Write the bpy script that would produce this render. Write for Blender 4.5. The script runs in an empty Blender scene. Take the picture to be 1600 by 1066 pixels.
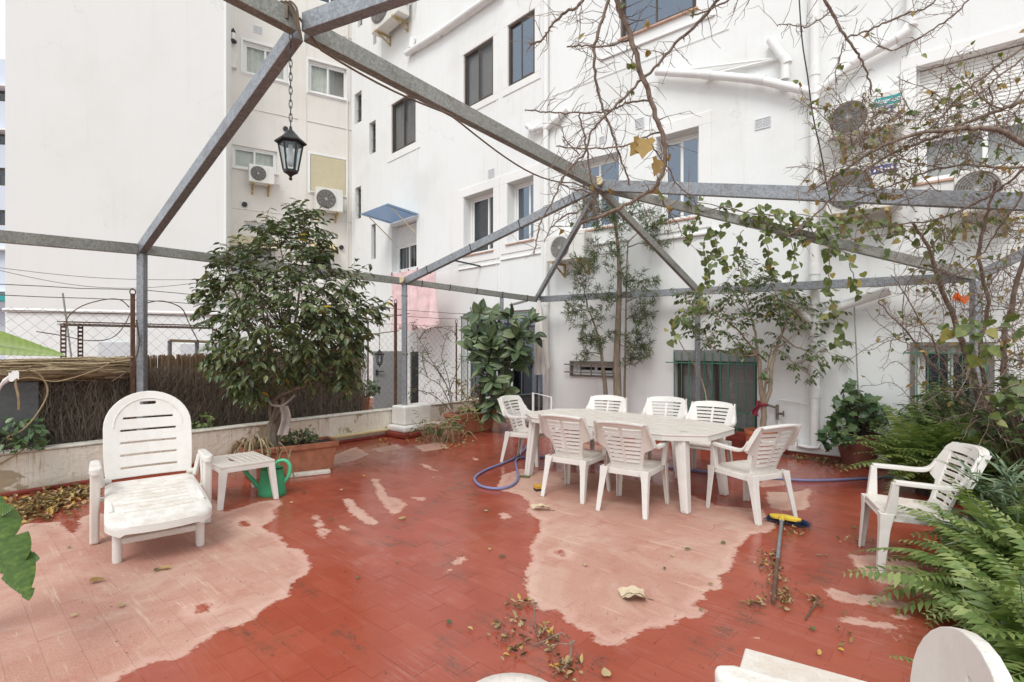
import bpy, bmesh, math, random
import numpy as np
from mathutils import Vector, Matrix

random.seed(7)
rng = np.random.default_rng(7)
SC = bpy.context.scene
COL = SC.collection

# ------------------------------------------------------------------ camera, sky, sun, exposure
F, HY, H = 820.0, 540.0, 1.55            # focal length in photo pixels, horizon row, eye height
cam_data = bpy.data.cameras.new('camera')
cam = bpy.data.objects.new('camera', cam_data)
COL.objects.link(cam)
cam.location = (0, 0, H)
cam.rotation_euler = (math.radians(90), 0, 0)
cam_data.sensor_width = 36.0
cam_data.lens = F / 1600 * 36
cam_data.shift_y = (HY - 533) / 1600
cam_data.clip_start = 0.05
cam_data.clip_end = 2000
SC.camera = cam

world = bpy.data.worlds.new('World')
SC.world = world
world.use_nodes = True
wn = world.node_tree
for n in list(wn.nodes):
    wn.nodes.remove(n)
w_out = wn.nodes.new('ShaderNodeOutputWorld')
w_bg = wn.nodes.new('ShaderNodeBackground')
w_sky = wn.nodes.new('ShaderNodeTexSky')
w_sky.sky_type = 'NISHITA'
w_sky.sun_disc = False
SUN_EL, SUN_AZ = math.radians(52), math.radians(197)
w_sky.sun_elevation = SUN_EL
w_sky.sun_rotation = SUN_AZ
w_mix = wn.nodes.new('ShaderNodeMix')
w_mix.data_type = 'RGBA'
w_mix.inputs['Factor'].default_value = 0.88
w_mix.inputs['B'].default_value = (8.60, 9.05, 9.25, 1)       # the even cloud cover
wn.links.new(w_sky.outputs['Color'], w_mix.inputs['A'])
wn.links.new(w_mix.outputs['Result'], w_bg.inputs['Color'])
w_bg.inputs['Strength'].default_value = 0.119
wn.links.new(w_bg.outputs['Background'], w_out.inputs['Surface'])

sun_data = bpy.data.lights.new('sun', 'SUN')
sun_data.energy = 1.5
sun_data.angle = math.radians(24)
sun_data.color = (1.0, 0.985, 0.965)
sun = bpy.data.objects.new('sun', sun_data)
COL.objects.link(sun)
_sd = Vector((math.sin(SUN_AZ) * math.cos(SUN_EL), math.cos(SUN_AZ) * math.cos(SUN_EL), math.sin(SUN_EL)))
sun.rotation_euler = _sd.to_track_quat('Z', 'Y').to_euler()
sun.location = _sd * 30

SC.view_settings.view_transform = 'Standard'
SC.view_settings.look = 'None'
SC.view_settings.exposure = 0.34
SC.view_settings.gamma = 1.0
SC.view_settings.use_curve_mapping = False

# ------------------------------------------------------------------ geometry of the place
def P(u, v, Y):
    return Vector(((u - 800) / F * Y, Y, H - (v - HY) / F * Y))
def G(u, v, z=0.0):
    Y = (H - z) * F / (v - HY)
    return Vector(((u - 800) / F * Y, Y, z))

class Plane:
    """A vertical wall: o = origin on the ground, r = direction to the viewer's right."""
    def __init__(s, o, r):
        s.o = Vector((o[0], o[1])); s.r = Vector(r).normalized()
        s.ang = math.atan2(s.r.y, s.r.x)
        s.m = Vector((-s.r.y, s.r.x))            # into the wall
    def xz(s, u, v):
        a = (u - 800) / F
        t = (a * s.o.y - s.o.x) / (s.r.x - a * s.r.y)
        Y = s.o.y + t * s.r.y
        return t, H - (v - HY) / F * Y
    def w(s, x, y, z):
        q = s.o + s.r * x + s.m * y
        return Vector((q.x, q.y, z))
    def W(s, u, v, y=0.0):
        x, z = s.xz(u, v)
        return s.w(x, y, z)

PR = Plane((0.757, 10.31), (0.766, -0.643))       # right part of the long facade
PL = Plane((0.757, 10.31), (0.689, -0.7245))      # its left part, bending away
PB = Plane((-4.98, 16.34), (0.8547, 0.519))       # house across the gap
D1 = Vector((0.643, 0.766, 0))                     # along the parapet, away
D2 = Vector((0.766, -0.643, 0))                    # along the wall, to the right
PW = Plane((-4.74, 5.91), (0.643, 0.766))          # inner face of the parapet (x runs away from us)

# ------------------------------------------------------------------ mesh builder
class MB:
    def __init__(s):
        s.V = []; s.F = []; s.T = []; s.t = 0.5
    def add(s, V, Fc, t=None):
        b = len(s.V)
        s.V.extend([tuple(v) for v in V])
        s.F.extend([tuple(i + b for i in f) for f in Fc])
        s.T.extend([s.t if t is None else t] * len(V))
    def addnp(s, V, Fc, T):
        b = len(s.V)
        s.V.extend(map(tuple, V.tolist()))
        s.F.extend(map(tuple, (Fc + b).tolist()))
        s.T.extend(T.tolist())
    def box(s, a, b):
        x0, y0, z0 = a; x1, y1, z1 = b
        s.add([(x0, y0, z0), (x1, y0, z0), (x1, y1, z0), (x0, y1, z0), (x0, y0, z1), (x1, y0, z1), (x1, y1, z1), (x0, y1, z1)],
              [(0, 3, 2, 1), (4, 5, 6, 7), (0, 1, 5, 4), (1, 2, 6, 5), (2, 3, 7, 6), (3, 0, 4, 7)])
    def hexa(s, q):          # eight corners: bottom four, top four (counter-clockwise from above)
        s.add(q, [(0, 3, 2, 1), (4, 5, 6, 7), (0, 1, 5, 4), (1, 2, 6, 5), (2, 3, 7, 6), (3, 0, 4, 7)])
    def bar(s, p, q, w, h, up=(0, 0, 1), w2=None, h2=None):
        p = Vector(p); q = Vector(q); d = (q - p).normalized(); up = Vector(up)
        if abs(d.dot(up)) > 0.98: up = Vector((1, 0, 0))
        x = d.cross(up).normalized(); z = x.cross(d).normalized()
        w2 = w if w2 is None else w2; h2 = h if h2 is None else h2
        c = [p - x * w / 2 - z * h / 2, p + x * w / 2 - z * h / 2, q + x * w2 / 2 - z * h2 / 2, q - x * w2 / 2 - z * h2 / 2,
             p - x * w / 2 + z * h / 2, p + x * w / 2 + z * h / 2, q + x * w2 / 2 + z * h2 / 2, q - x * w2 / 2 + z * h2 / 2]
        s.hexa(c)
    def tube(s, pts, r, n=6, cap=True, t=None):
        pts = [Vector(p) for p in pts]
        k = len(pts)
        if not hasattr(r, '__len__'): r = [r] * k
        d = (pts[1] - pts[0]).normalized()
        ref = Vector((0, 0, 1)) if abs(d.z) < 0.9 else Vector((1, 0, 0))
        x = d.cross(ref).normalized()
        V = []; Fc = []
        for i in range(k):
            if i == 0: d = pts[1] - pts[0]
            elif i == k - 1: d = pts[i] - pts[i - 1]
            else: d = pts[i + 1] - pts[i - 1]
            if d.length < 1e-9: d = Vector((0, 0, 1))
            d.normalize()
            x = x - d * x.dot(d)
            if x.length < 1e-6: x = d.orthogonal()
            x.normalize(); y = d.cross(x)
            for j in range(n):
                a = 2 * math.pi * j / n
                V.append(pts[i] + (x * math.cos(a) + y * math.sin(a)) * r[i])
        for i in range(k - 1):
            for j in range(n):
                j2 = (j + 1) % n
                Fc.append((i * n + j, i * n + j2, (i + 1) * n + j2, (i + 1) * n + j))
        if cap:
            Fc.append(tuple(range(n - 1, -1, -1))); Fc.append(tuple((k - 1) * n + j for j in range(n)))
        s.add(V, Fc, t)
    def lathe(s, prof, n=24, c=(0, 0, 0), sx=1.0, sy=1.0, cap=True):
        V = []; Fc = []
        for (r, z) in prof:
            for j in range(n):
                a = 2 * math.pi * j / n
                V.append((c[0] + r * sx * math.cos(a), c[1] + r * sy * math.sin(a), c[2] + z))
        for i in range(len(prof) - 1):
            for j in range(n):
                j2 = (j + 1) % n
                Fc.append((i * n + j, i * n + j2, (i + 1) * n + j2, (i + 1) * n + j))
        if cap:
            Fc.append(tuple(range(n - 1, -1, -1))); Fc.append(tuple((len(prof) - 1) * n + j for j in range(n)))
        s.add(V, Fc)
    def patch(s, fn, nu, nv, th):
        """Closed curved sheet: fn(a,b) -> point, a,b in 0..1; th = thickness vector or length along the normal."""
        top = [[Vector(fn(i / nu, j / nv)) for j in range(nv + 1)] for i in range(nu + 1)]
        if isinstance(th, (int, float)):
            c = (top[nu][0] - top[0][0]).cross(top[0][nv] - top[0][0])
            c.normalize(); th = c * th
        V = []; Fc = []
        W = nv + 1; B = (nu + 1) * W
        for i in range(nu + 1):
            for j in range(W): V.append(top[i][j])
        for i in range(nu + 1):
            for j in range(W): V.append(top[i][j] - Vector(th))
        for i in range(nu):
            for j in range(nv):
                a, b, c, d = i * W + j, (i + 1) * W + j, (i + 1) * W + j + 1, i * W + j + 1
                Fc.append((a, b, c, d)); Fc.append((B + d, B + c, B + b, B + a))
        for i in range(nu):
            a, b = i * W, (i + 1) * W
            Fc.append((b, a, B + a, B + b))
            a, b = i * W + nv, (i + 1) * W + nv
            Fc.append((a, b, B + b, B + a))
        for j in range(nv):
            a, b = j, j + 1
            Fc.append((a, b, B + b, B + a))
            a, b = nu * W + j, nu * W + j + 1
            Fc.append((b, a, B + a, B + b))
        s.add(V, Fc)
    def plate(s, loops, fn, th):
        """Flat outline with holes (2-D loops) given thickness; fn maps (x, y, h) to 3-D."""
        bm = bmesh.new(); ed = []
        for lp in loops:
            vs = [bm.verts.new((x, y, 0)) for x, y in lp]
            for i in range(len(vs)): ed.append(bm.edges.new((vs[i], vs[(i + 1) % len(vs)])))
        bmesh.ops.triangle_fill(bm, edges=ed, use_beauty=True, use_dissolve=False, normal=(0, 0, 1))
        bm.verts.index_update()
        pts = [v.co.copy() for v in bm.verts]; n = len(pts)
        fs = [[v.index for v in f.verts] for f in bm.faces]
        fs = [f if (pts[f[1]] - pts[f[0]]).cross(pts[f[2]] - pts[f[0]]).z > 0 else f[::-1] for f in fs]
        bm.free()
        V = [fn(p.x, p.y, 0) for p in pts] + [fn(p.x, p.y, -th) for p in pts]
        Fc = [tuple(f) for f in fs] + [tuple(i + n for i in f[::-1]) for f in fs]
        k = 0
        for li, lp in enumerate(loops):
            m = len(lp)
            area = sum(lp[i][0] * lp[(i + 1) % m][1] - lp[(i + 1) % m][0] * lp[i][1] for i in range(m))
            flip = (area > 0) == (li == 0)
            for i in range(m):
                a, b = k + i, k + (i + 1) % m
                Fc.append((a, a + n, b + n, b) if flip else (b, b + n, a + n, a))
            k += m
        s.add(V, Fc)
    def build(s, name, mat, parent=None, smooth=None, bevel=0.0, seg=1, origin=None, kind=None, label=None, keep=False):
        me = bpy.data.meshes.new(name)
        V = np.array(s.V, dtype=np.float64).reshape(-1, 3)
        if origin is None:
            o = np.zeros(3) if keep or len(V) == 0 else np.array([(V[:, 0].min() + V[:, 0].max()) / 2, (V[:, 1].min() + V[:, 1].max()) / 2, V[:, 2].min()])
        else: o = np.array(origin, dtype=float)
        me.from_pydata((V - o).tolist(), [], s.F)
        if s.T:
            at = me.attributes.new('tint', 'FLOAT', 'POINT')
            at.data.foreach_set('value', np.array(s.T, dtype=np.float32))
        me.materials.append(mat)
        if smooth is not None:
            me.polygons.foreach_set('use_smooth', [True] * len(me.polygons))
            if smooth < 180: me.set_sharp_from_angle(angle=math.radians(smooth))
        me.update()
        ob = bpy.data.objects.new(name, me)
        COL.objects.link(ob)
        ob.location = tuple(o)
        if parent is not None: ob.parent = parent
        if bevel > 0:
            b = ob.modifiers.new('edge', 'BEVEL'); b.width = bevel; b.segments = seg; b.limit_method = 'ANGLE'; b.angle_limit = math.radians(40)
        if kind: ob['kind'] = kind
        if label: ob['label'] = label
        return ob

def thing(name, label, cat, loc=(0, 0, 0), rz=0.0, group=None):
    o = bpy.data.objects.new(name, None)
    COL.objects.link(o)
    o.empty_display_size = 0.1
    o.location = loc; o.rotation_euler = (0, 0, rz)
    o['label'] = label; o['category'] = cat
    if group: o['group'] = group
    return o
def tag(o, label, cat, group=None, kind=None):
    o['label'] = label; o['category'] = cat
    if group: o['group'] = group
    if kind: o['kind'] = kind
    return o
def sub(name, parent, loc=(0, 0, 0)):
    o = bpy.data.objects.new(name, None)
    COL.objects.link(o); o.empty_display_size = 0.05
    o.parent = parent; o.location = loc
    return o
def dup(root, loc, rz, label=None, group=None):
    kids = {}
    for o in bpy.data.objects:
        if o.parent: kids.setdefault(o.parent.name, []).append(o)
    def rec(o, par):
        c = o.copy(); COL.objects.link(c)
        if par: c.parent = par
        for ch in kids.get(o.name, []): rec(ch, c)
        return c
    r = rec(root, None)
    r.location = loc; r.rotation_euler = (0, 0, rz)
    if label: r['label'] = label
    if group: r['group'] = group
    return r
def bez(p0, p1, p2, n=6):
    p0, p1, p2 = Vector(p0), Vector(p1), Vector(p2)
    return [p0 * (1 - t) ** 2 + p1 * 2 * t * (1 - t) + p2 * t * t for t in [i / n for i in range(n + 1)]]
def smooth_path(pts, k=4):
    pts = [Vector(p) for p in pts]; out = []
    for i in range(len(pts) - 1):
        p0 = pts[max(i - 1, 0)]; p1 = pts[i]; p2 = pts[i + 1]; p3 = pts[min(i + 2, len(pts) - 1)]
        for j in range(k):
            t = j / k
            out.append(0.5 * ((2 * p1) + (p2 - p0) * t + (2 * p0 - 5 * p1 + 4 * p2 - p3) * t * t + (3 * p1 - p0 - 3 * p2 + p3) * t ** 3))
    out.append(pts[-1]); return out
def rv(s=1.0):
    return Vector((random.uniform(-s, s), random.uniform(-s, s), random.uniform(-s, s)))
def lerp(a, b, t): return a + (b - a) * t

# ------------------------------------------------------------------ materials
class NT:
    def __init__(s, name):
        s.m = bpy.data.materials.new(name); s.m.use_nodes = True
        s.t = s.m.node_tree; s.n = s.t.nodes
        s.b = s.n['Principled BSDF']; s.o = s.n['Material Output']
    def new(s, kind, **kw):
        nd = s.n.new(kind)
        for k, v in kw.items(): setattr(nd, k, v)
        return nd
    def link(s, a, b): s.t.links.new(a, b)
    def val(s, sock, v):
        if isinstance(v, bpy.types.NodeSocket): s.link(v, sock)
        else: sock.default_value = v
    def coord(s, kind='Object'):
        if kind == 'World': return s.new('ShaderNodeNewGeometry').outputs['Position']
        return s.new('ShaderNodeTexCoord').outputs[kind]
    def noise(s, vec, scale, detail=4.0, rough=0.55, out='Fac', dist=0.0):
        nd = s.new('ShaderNodeTexNoise')
        s.link(vec, nd.inputs['Vector'])
        nd.inputs['Scale'].default_value = scale; nd.inputs['Detail'].default_value = detail
        nd.inputs['Roughness'].default_value = rough; nd.inputs['Distortion'].default_value = dist
        return nd.outputs[out]
    def scale(s, vec, sc, rot=(0, 0, 0)):
        nd = s.new('ShaderNodeMapping'); s.link(vec, nd.inputs['Vector'])
        nd.inputs['Scale'].default_value = sc; nd.inputs['Rotation'].default_value = rot
        return nd.outputs['Vector']
    def ramp(s, fac, stops, interp='LINEAR'):
        nd = s.new('ShaderNodeValToRGB'); nd.color_ramp.interpolation = interp
        el = nd.color_ramp.elements
        while len(el) < len(stops): el.new(0.5)
        for e, (p, c) in zip(el, stops):
            e.position = p; e.color = (*c, 1) if len(c) == 3 else c
        s.link(fac, nd.inputs['Fac']); return nd.outputs['Color']
    def mix(s, fac, a, b, mode='MIX'):
        nd = s.new('ShaderNodeMix', data_type='RGBA', blend_type=mode)
        s.val(nd.inputs['Factor'], fac)
        for sock, v in ((nd.inputs['A'], a), (nd.inputs['B'], b)):
            if isinstance(v, bpy.types.NodeSocket): s.link(v, sock)
            else: sock.default_value = (*v, 1)
        return nd.outputs['Result']
    def math(s, op, a, b=0.0, c=None, clamp=False):
        nd = s.new('ShaderNodeMath', operation=op); nd.use_clamp = clamp
        s.val(nd.inputs[0], a); s.val(nd.inputs[1], b)
        if c is not None: s.val(nd.inputs[2], c)
        return nd.outputs[0]
    def rng(s, v, a, b, c=0.0, d=1.0, smooth=True):
        nd = s.new('ShaderNodeMapRange'); nd.interpolation_type = 'SMOOTHSTEP' if smooth else 'LINEAR'
        s.link(v, nd.inputs['Value'])
        for k, x in (('From Min', a), ('From Max', b), ('To Min', c), ('To Max', d)): nd.inputs[k].default_value = x
        return nd.outputs['Result']
    def attr(s, name):
        return s.new('ShaderNodeAttribute', attribute_name=name).outputs['Fac']
    def bump(s, h, strength=0.3, dist=0.01):
        nd = s.new('ShaderNodeBump'); s.link(h, nd.inputs['Height'])
        nd.inputs['Strength'].default_value = strength; nd.inputs['Distance'].default_value = dist
        s.link(nd.outputs['Normal'], s.b.inputs['Normal'])
    def fin(s, col=None, rough=None, metal=None, spec=None):
        if col is not None: s.val(s.b.inputs['Base Color'], col if isinstance(col, bpy.types.NodeSocket) else (*col, 1))
        if rough is not None: s.val(s.b.inputs['Roughness'], rough)
        if metal is not None: s.b.inputs['Metallic'].default_value = metal
        if spec is not None: s.b.inputs['Specular IOR Level'].default_value = spec
        return s.m

def m_plain(name, col, rough=0.6, var=0.12, scale=9.0, metal=0.0, bump=0.0, spec=None):
    t = NT(name); v = t.coord('Object')
    n = t.noise(v, scale, 5)
    a = tuple(max(0, c * (1 - var)) for c in col); b = tuple(min(1, c * (1 + var)) for c in col)
    c = t.ramp(n, [(0.3, a), (0.7, b)])
    if bump: t.bump(t.noise(v, scale * 6, 4), bump, 0.004)
    return t.fin(c, rough, metal, spec)

def m_plaster(name, col, stain, grime=0.35, bump=0.25, low=None):
    t = NT(name); v = t.coord('World')
    n1 = t.noise(v, 0.55, 5, 0.6); n2 = t.noise(t.scale(v, (7, 7, 0.5)), 1.0, 4, 0.6); n3 = t.noise(v, 26, 4)
    c = t.mix(t.math('MULTIPLY', t.rng(n1, 0.45, 0.75), grime), col, stain)
    c = t.mix(t.math('MULTIPLY', t.rng(n2, 0.52, 0.78), grime * 0.7), c, stain)
    c = t.mix(t.math('MULTIPLY', t.rng(n3, 0.55, 0.75), 0.10), c, tuple(x * 0.8 for x in stain))
    n4 = t.noise(t.scale(v, (19, 19, 0.32)), 1.0, 5, 0.65)
    c = t.mix(t.math('MULTIPLY', t.math('MULTIPLY', t.rng(n4, 0.60, 0.74), t.rng(n1, 0.44, 0.60)), grime * 0.9), c, tuple(x * 0.86 for x in stain))
    vc = t.new('ShaderNodeTexVoronoi', feature='DISTANCE_TO_EDGE'); vc.inputs['Scale'].default_value = 0.42
    wv_ = t.new('ShaderNodeVectorMath', operation='ADD'); t.link(v, wv_.inputs[0]); t.link(t.noise(v, 1.6, 5, 0.7, out='Color'), wv_.inputs[1]); t.link(wv_.outputs[0], vc.inputs['Vector'])
    ck = t.math('MULTIPLY', t.rng(vc.outputs['Distance'], 0.0045, 0.0008), t.rng(t.noise(v, 0.8, 3), 0.52, 0.66))
    c = t.mix(t.math('MULTIPLY', ck, 0.45), c, tuple(x * 0.55 for x in stain))
    if low is not None:
        z = t.new('ShaderNodeSeparateXYZ'); t.link(v, z.inputs[0])
        zz = t.math('ADD', z.outputs['Z'], t.math('MULTIPLY', t.math('SUBTRACT', n1, 0.5), 0.8))
        c = t.mix(t.math('MULTIPLY', t.rng(zz, low[0], 0.05), low[1]), c, low[2])
    h = t.math('ADD', t.math('MULTIPLY', t.noise(v, 3.2, 4), 0.8), t.math('MULTIPLY', n3, 0.25))
    t.bump(h, bump, 0.02)
    return t.fin(c, 0.85, spec=0.25)

def m_leaf(name, stops, rough=0.42, trans=0.22, tcol=(0.20, 0.28, 0.05), spec=0.5):
    t = NT(name)
    c = t.ramp(t.attr('tint'), stops)
    v = t.coord('Object')
    c = t.mix(t.math('MULTIPLY', t.rng(t.noise(v, 34, 3), 0.4, 0.8), 0.25), c, tuple(x * 1.5 for x in stops[-1][1]))
    t.fin(c, rough, spec=spec)
    tr = t.new('ShaderNodeBsdfTranslucent')
    t.link(t.mix(0.55, c, tcol), tr.inputs['Color'])
    mx = t.new('ShaderNodeMixShader'); mx.inputs[0].default_value = trans
    t.link(t.b.outputs[0], mx.inputs[1]); t.link(tr.outputs[0], mx.inputs[2]); t.link(mx.outputs[0], t.o.inputs[0])
    return t.m

def m_bark(name, a, b, scale=14):
    t = NT(name); v = t.coord('Object')
    n = t.noise(t.scale(v, (1, 1, 0.3)), scale, 6, 0.65)
    c = t.ramp(n, [(0.3, a), (0.68, b)])
    t.bump(t.noise(t.scale(v, (1, 1, 0.25)), scale * 3, 5), 0.6, 0.01)
    return t.fin(c, 0.85, spec=0.2)

def m_galv(name, base=(0.315, 0.33, 0.35), rust=0.12):
    t = NT(name); v = t.coord('World')
    vo = t.new('ShaderNodeTexVoronoi'); vo.inputs['Scale'].default_value = 55; t.link(v, vo.inputs['Vector'])
    sp = t.new('ShaderNodeSeparateColor'); t.link(vo.outputs['Color'], sp.inputs[0])
    c = t.ramp(sp.outputs[0], [(0.0, tuple(x * 0.78 for x in base)), (1.0, tuple(x * 1.18 for x in base))])
    n = t.noise(v, 3.0, 6, 0.7)
    c = t.mix(t.math('MULTIPLY', t.rng(n, 0.5, 0.72), 0.55), c, (0.20, 0.195, 0.165))
    n2 = t.noise(v, 8.0, 6, 0.7)
    c = t.mix(t.math('MULTIPLY', t.rng(n2, 0.62, 0.75), rust * 4), c, (0.20, 0.10, 0.05))
    return t.fin(c, t.rng(n, 0.3, 0.7, 0.42, 0.62), 0.55)

M = {}
M['wall_white'] = m_plaster('plaster_white', (0.815, 0.82, 0.805), (0.66, 0.645, 0.605), 0.45, 0.26, (0.9, 0.25, (0.66, 0.66, 0.69)))
M['wall_cream'] = m_plaster('plaster_cream', (0.79, 0.752, 0.695), (0.66, 0.61, 0.54), 0.40, 0.25)
M['wall_grey'] = m_plaster('plaster_plain', (0.755, 0.742, 0.718), (0.665, 0.65, 0.62), 0.35, 0.24)
M['wall_blue'] = m_plaster('plaster_cool', (0.62, 0.66, 0.74), (0.55, 0.58, 0.64), 0.3, 0.15)
M['trim_white'] = m_plaster('trim_white', (0.83, 0.82, 0.80), (0.68, 0.66, 0.62), 0.3, 0.1)
M['pvc'] = m_plain('white_pvc', (0.80, 0.79, 0.77), 0.42, 0.04, 3)
M['brown_alu'] = m_plain('brown_aluminium', (0.085, 0.065, 0.052), 0.4, 0.2, 8, 0.3)
M['sill'] = m_plain('clay_sill', (0.55, 0.36, 0.28), 0.8, 0.15, 10)
M['dark_room'] = m_plain('dim_interior', (0.06, 0.065, 0.07), 0.9, 0.3, 2)
M['blind'] = m_plain('grey_blind', (0.50, 0.475, 0.44), 0.6, 0.05, 4)
M['shutter'] = m_plain('white_shutter', (0.77, 0.755, 0.72), 0.5, 0.05, 4)
M['curtain'] = m_plain('pale_curtain', (0.74, 0.73, 0.64), 0.9, 0.12, 5)
M['beige_blind'] = m_plain('beige_canvas', (0.56, 0.49, 0.33), 0.85, 0.05, 6)
M['iron_grey'] = m_plain('grey_iron', (0.20, 0.18, 0.155), 0.6, 0.2, 12)
M['iron_green'] = m_plain('green_iron', (0.065, 0.22, 0.145), 0.5, 0.25, 12)
M['rust'] = m_plain('rusty_iron', (0.14, 0.075, 0.05), 0.85, 0.4, 18, 0.2)
M['galv'] = m_galv('galvanised_steel')
M['galv_dull'] = m_galv('weathered_steel', (0.30, 0.295, 0.265), 0.2)
M['black_metal'] = m_plain('black_lantern_metal', (0.022, 0.021, 0.020), 0.45, 0.3, 20, 0.2)
M['dark'] = m_plain('dark_plastic', (0.025, 0.025, 0.027), 0.5, 0.2, 20)
M['ac_body'] = m_plain('cream_enamel', (0.72, 0.70, 0.65), 0.4, 0.05, 5)
M['ac_fan'] = m_plain('fan_grille', (0.24, 0.225, 0.21), 0.6, 0.2, 20)
M['ac_hole'] = m_plain('fan_shadow', (0.17, 0.155, 0.14), 0.7, 0.2, 9)
M['ac_fan_pale'] = m_plain('pale_fan_grille', (0.40, 0.385, 0.36), 0.6, 0.15, 20)
M['ochre_bracket'] = m_plain('ochre_bracket', (0.45, 0.33, 0.15), 0.7, 0.3, 14)
M['teal'] = m_plain('teal_print', (0.03, 0.33, 0.33), 0.5, 0.05)
M['navy'] = m_plain('navy_print', (0.06, 0.09, 0.35), 0.5, 0.1)
M['print_white'] = m_plain('white_print', (0.8, 0.8, 0.8), 0.5, 0.02)
M['blue_sheet'] = m_plain('blue_polycarbonate', (0.16, 0.30, 0.55), 0.25, 0.1, 4)
M['pink_cloth'] = m_plain('pink_sheet', (0.78, 0.56, 0.555), 0.9, 0.2, 4)
M['parasol'] = m_plain('white_canvas', (0.72, 0.68, 0.63), 0.9, 0.07, 5)
M['terracotta'] = m_plain('terracotta', (0.40, 0.155, 0.085), 0.75, 0.25, 9, 0, 0.2)
M['terracotta_dark'] = m_plain('brown_plastic_pot', (0.20, 0.075, 0.052), 0.55, 0.22, 6, 0, 0.1)
M['orange_pot'] = m_plain('orange_pot', (0.50, 0.16, 0.075), 0.6, 0.12, 9)
M['soil'] = m_plain('soil', (0.045, 0.032, 0.024), 0.95, 0.5, 25, 0, 0.8)
M['green_plastic'] = m_plain('green_plastic', (0.045, 0.31, 0.14), 0.42, 0.12, 6)
M['green_handle'] = m_plain('pale_green_plastic', (0.10, 0.48, 0.25), 0.42, 0.08, 6)
M['yellow'] = m_plain('yellow_plastic', (0.70, 0.50, 0.05), 0.45, 0.1, 9)
M['blue_bristle'] = m_plain('blue_bristle', (0.02, 0.06, 0.16), 0.8, 0.4, 30)
M['hose'] = m_plain('violet_hose', (0.20, 0.20, 0.36), 0.45, 0.1, 9)
M['sponge'] = m_plain('ochre_sponge', (0.55, 0.30, 0.04), 0.95, 0.2, 30, 0, 0.6)
M['wire'] = m_plain('fence_wire', (0.10, 0.085, 0.07), 0.6, 0.3, 20, 0.3)
M['cable'] = m_plain('brown_cable', (0.16, 0.12, 0.085), 0.6, 0.3, 9)
M['reed'] = None
M['grey_paint'] = m_plain('grey_paint', (0.24, 0.245, 0.24), 0.55, 0.08, 5)
M['grey_board'] = m_plain('grey_board', (0.115, 0.12, 0.12), 0.85, 0.15, 20)
M['pale_grey'] = m_plain('pale_grey_board', (0.62, 0.63, 0.645), 0.7, 0.05, 3)
M['white_paint'] = m_plain('white_timber', (0.62, 0.58, 0.50), 0.8, 0.2, 9)
M['rag'] = m_plain('grey_rag', (0.42, 0.36, 0.32), 0.95, 0.2, 12)
M['red_rag'] = m_plain('red_rag', (0.30, 0.045, 0.07), 0.95, 0.2, 12)
M['white_tie'] = m_plain('white_plastic_bag', (0.75, 0.74, 0.72), 0.5, 0.05)
M['brass'] = m_plain('old_brass', (0.24, 0.21, 0.17), 0.5, 0.3, 20, 0.6)
M['bulb'] = m_plain('opal_bulb', (0.80, 0.79, 0.74), 0.3, 0.02)
M['cap_wood'] = m_plain('cream_end_cap', (0.66, 0.55, 0.34), 0.7, 0.1, 12)

def m_glass(name, tint=(0.85, 0.9, 0.95), refl=(0.62, 0.70, 0.85), k=0.30):
    t = NT(name)
    tr = t.new('ShaderNodeBsdfTransparent'); tr.inputs[0].default_value = (*tint, 1)
    gl = t.new('ShaderNodeBsdfGlossy'); gl.inputs['Color'].default_value = (*refl, 1); gl.inputs['Roughness'].default_value = 0.03
    lw = t.new('ShaderNodeLayerWeight'); lw.inputs['Blend'].default_value = 0.5
    f = t.math('ADD', t.math('MULTIPLY', t.math('POWER', lw.outputs['Facing'], 4.0), 0.5), k, clamp=True)
    mx = t.new('ShaderNodeMixShader'); t.link(f, mx.inputs[0]); t.link(tr.outputs[0], mx.inputs[1]); t.link(gl.outputs[0], mx.inputs[2])
    t.link(mx.outputs[0], t.o.inputs[0]); return t.m
M['glass'] = m_glass('window_glass', (0.88, 0.89, 0.90), (0.46, 0.48, 0.51), 0.10)
M['glass_blue'] = m_glass('bluish_glass', (0.58, 0.63, 0.70), (0.335, 0.375, 0.435), 0.50)
M['glass_clear'] = m_glass('thin_glass', (0.93, 0.94, 0.93), (0.5, 0.55, 0.62), 0.06)
M['glass_lamp'] = m_glass('lantern_glass', (0.92, 0.94, 0.95), (0.6, 0.64, 0.68), 0.06)

def m_plastic(name, base, dirt, amt):
    t = NT(name); v = t.coord('Object'); w = t.coord('World')
    n = t.noise(w, 9, 6, 0.65); n2 = t.noise(w, 70, 3, 0.6)
    nz = t.new('ShaderNodeNewGeometry'); z = t.new('ShaderNodeSeparateXYZ'); t.link(nz.outputs['Normal'], z.inputs[0])
    up = t.rng(z.outputs['Z'], 0.25, 0.95)
    d = t.math('MULTIPLY', t.rng(n, 0.36, 0.68), t.math('ADD', t.math('MULTIPLY', up, 0.75), 0.30))
    d = t.math('MULTIPLY', d, amt)
    c = t.mix(d, base, dirt)
    c = t.mix(t.math('MULTIPLY', t.rng(n2, 0.54, 0.70), t.math('MULTIPLY', t.math('ADD', up, 0.45), 0.42 * amt)), c, tuple(x * 0.72 for x in dirt))
    t.bump(n2, 0.06, 0.003)
    return t.fin(c, t.rng(d, 0, 0.6, 0.38, 0.65), spec=0.45)
M['plastic'] = m_plastic('white_resin', (0.745, 0.715, 0.67), (0.54, 0.455, 0.375), 0.62)
M['plastic_top'] = m_plastic('dusty_resin', (0.70, 0.645, 0.585), (0.54, 0.455, 0.375), 0.72)

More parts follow.
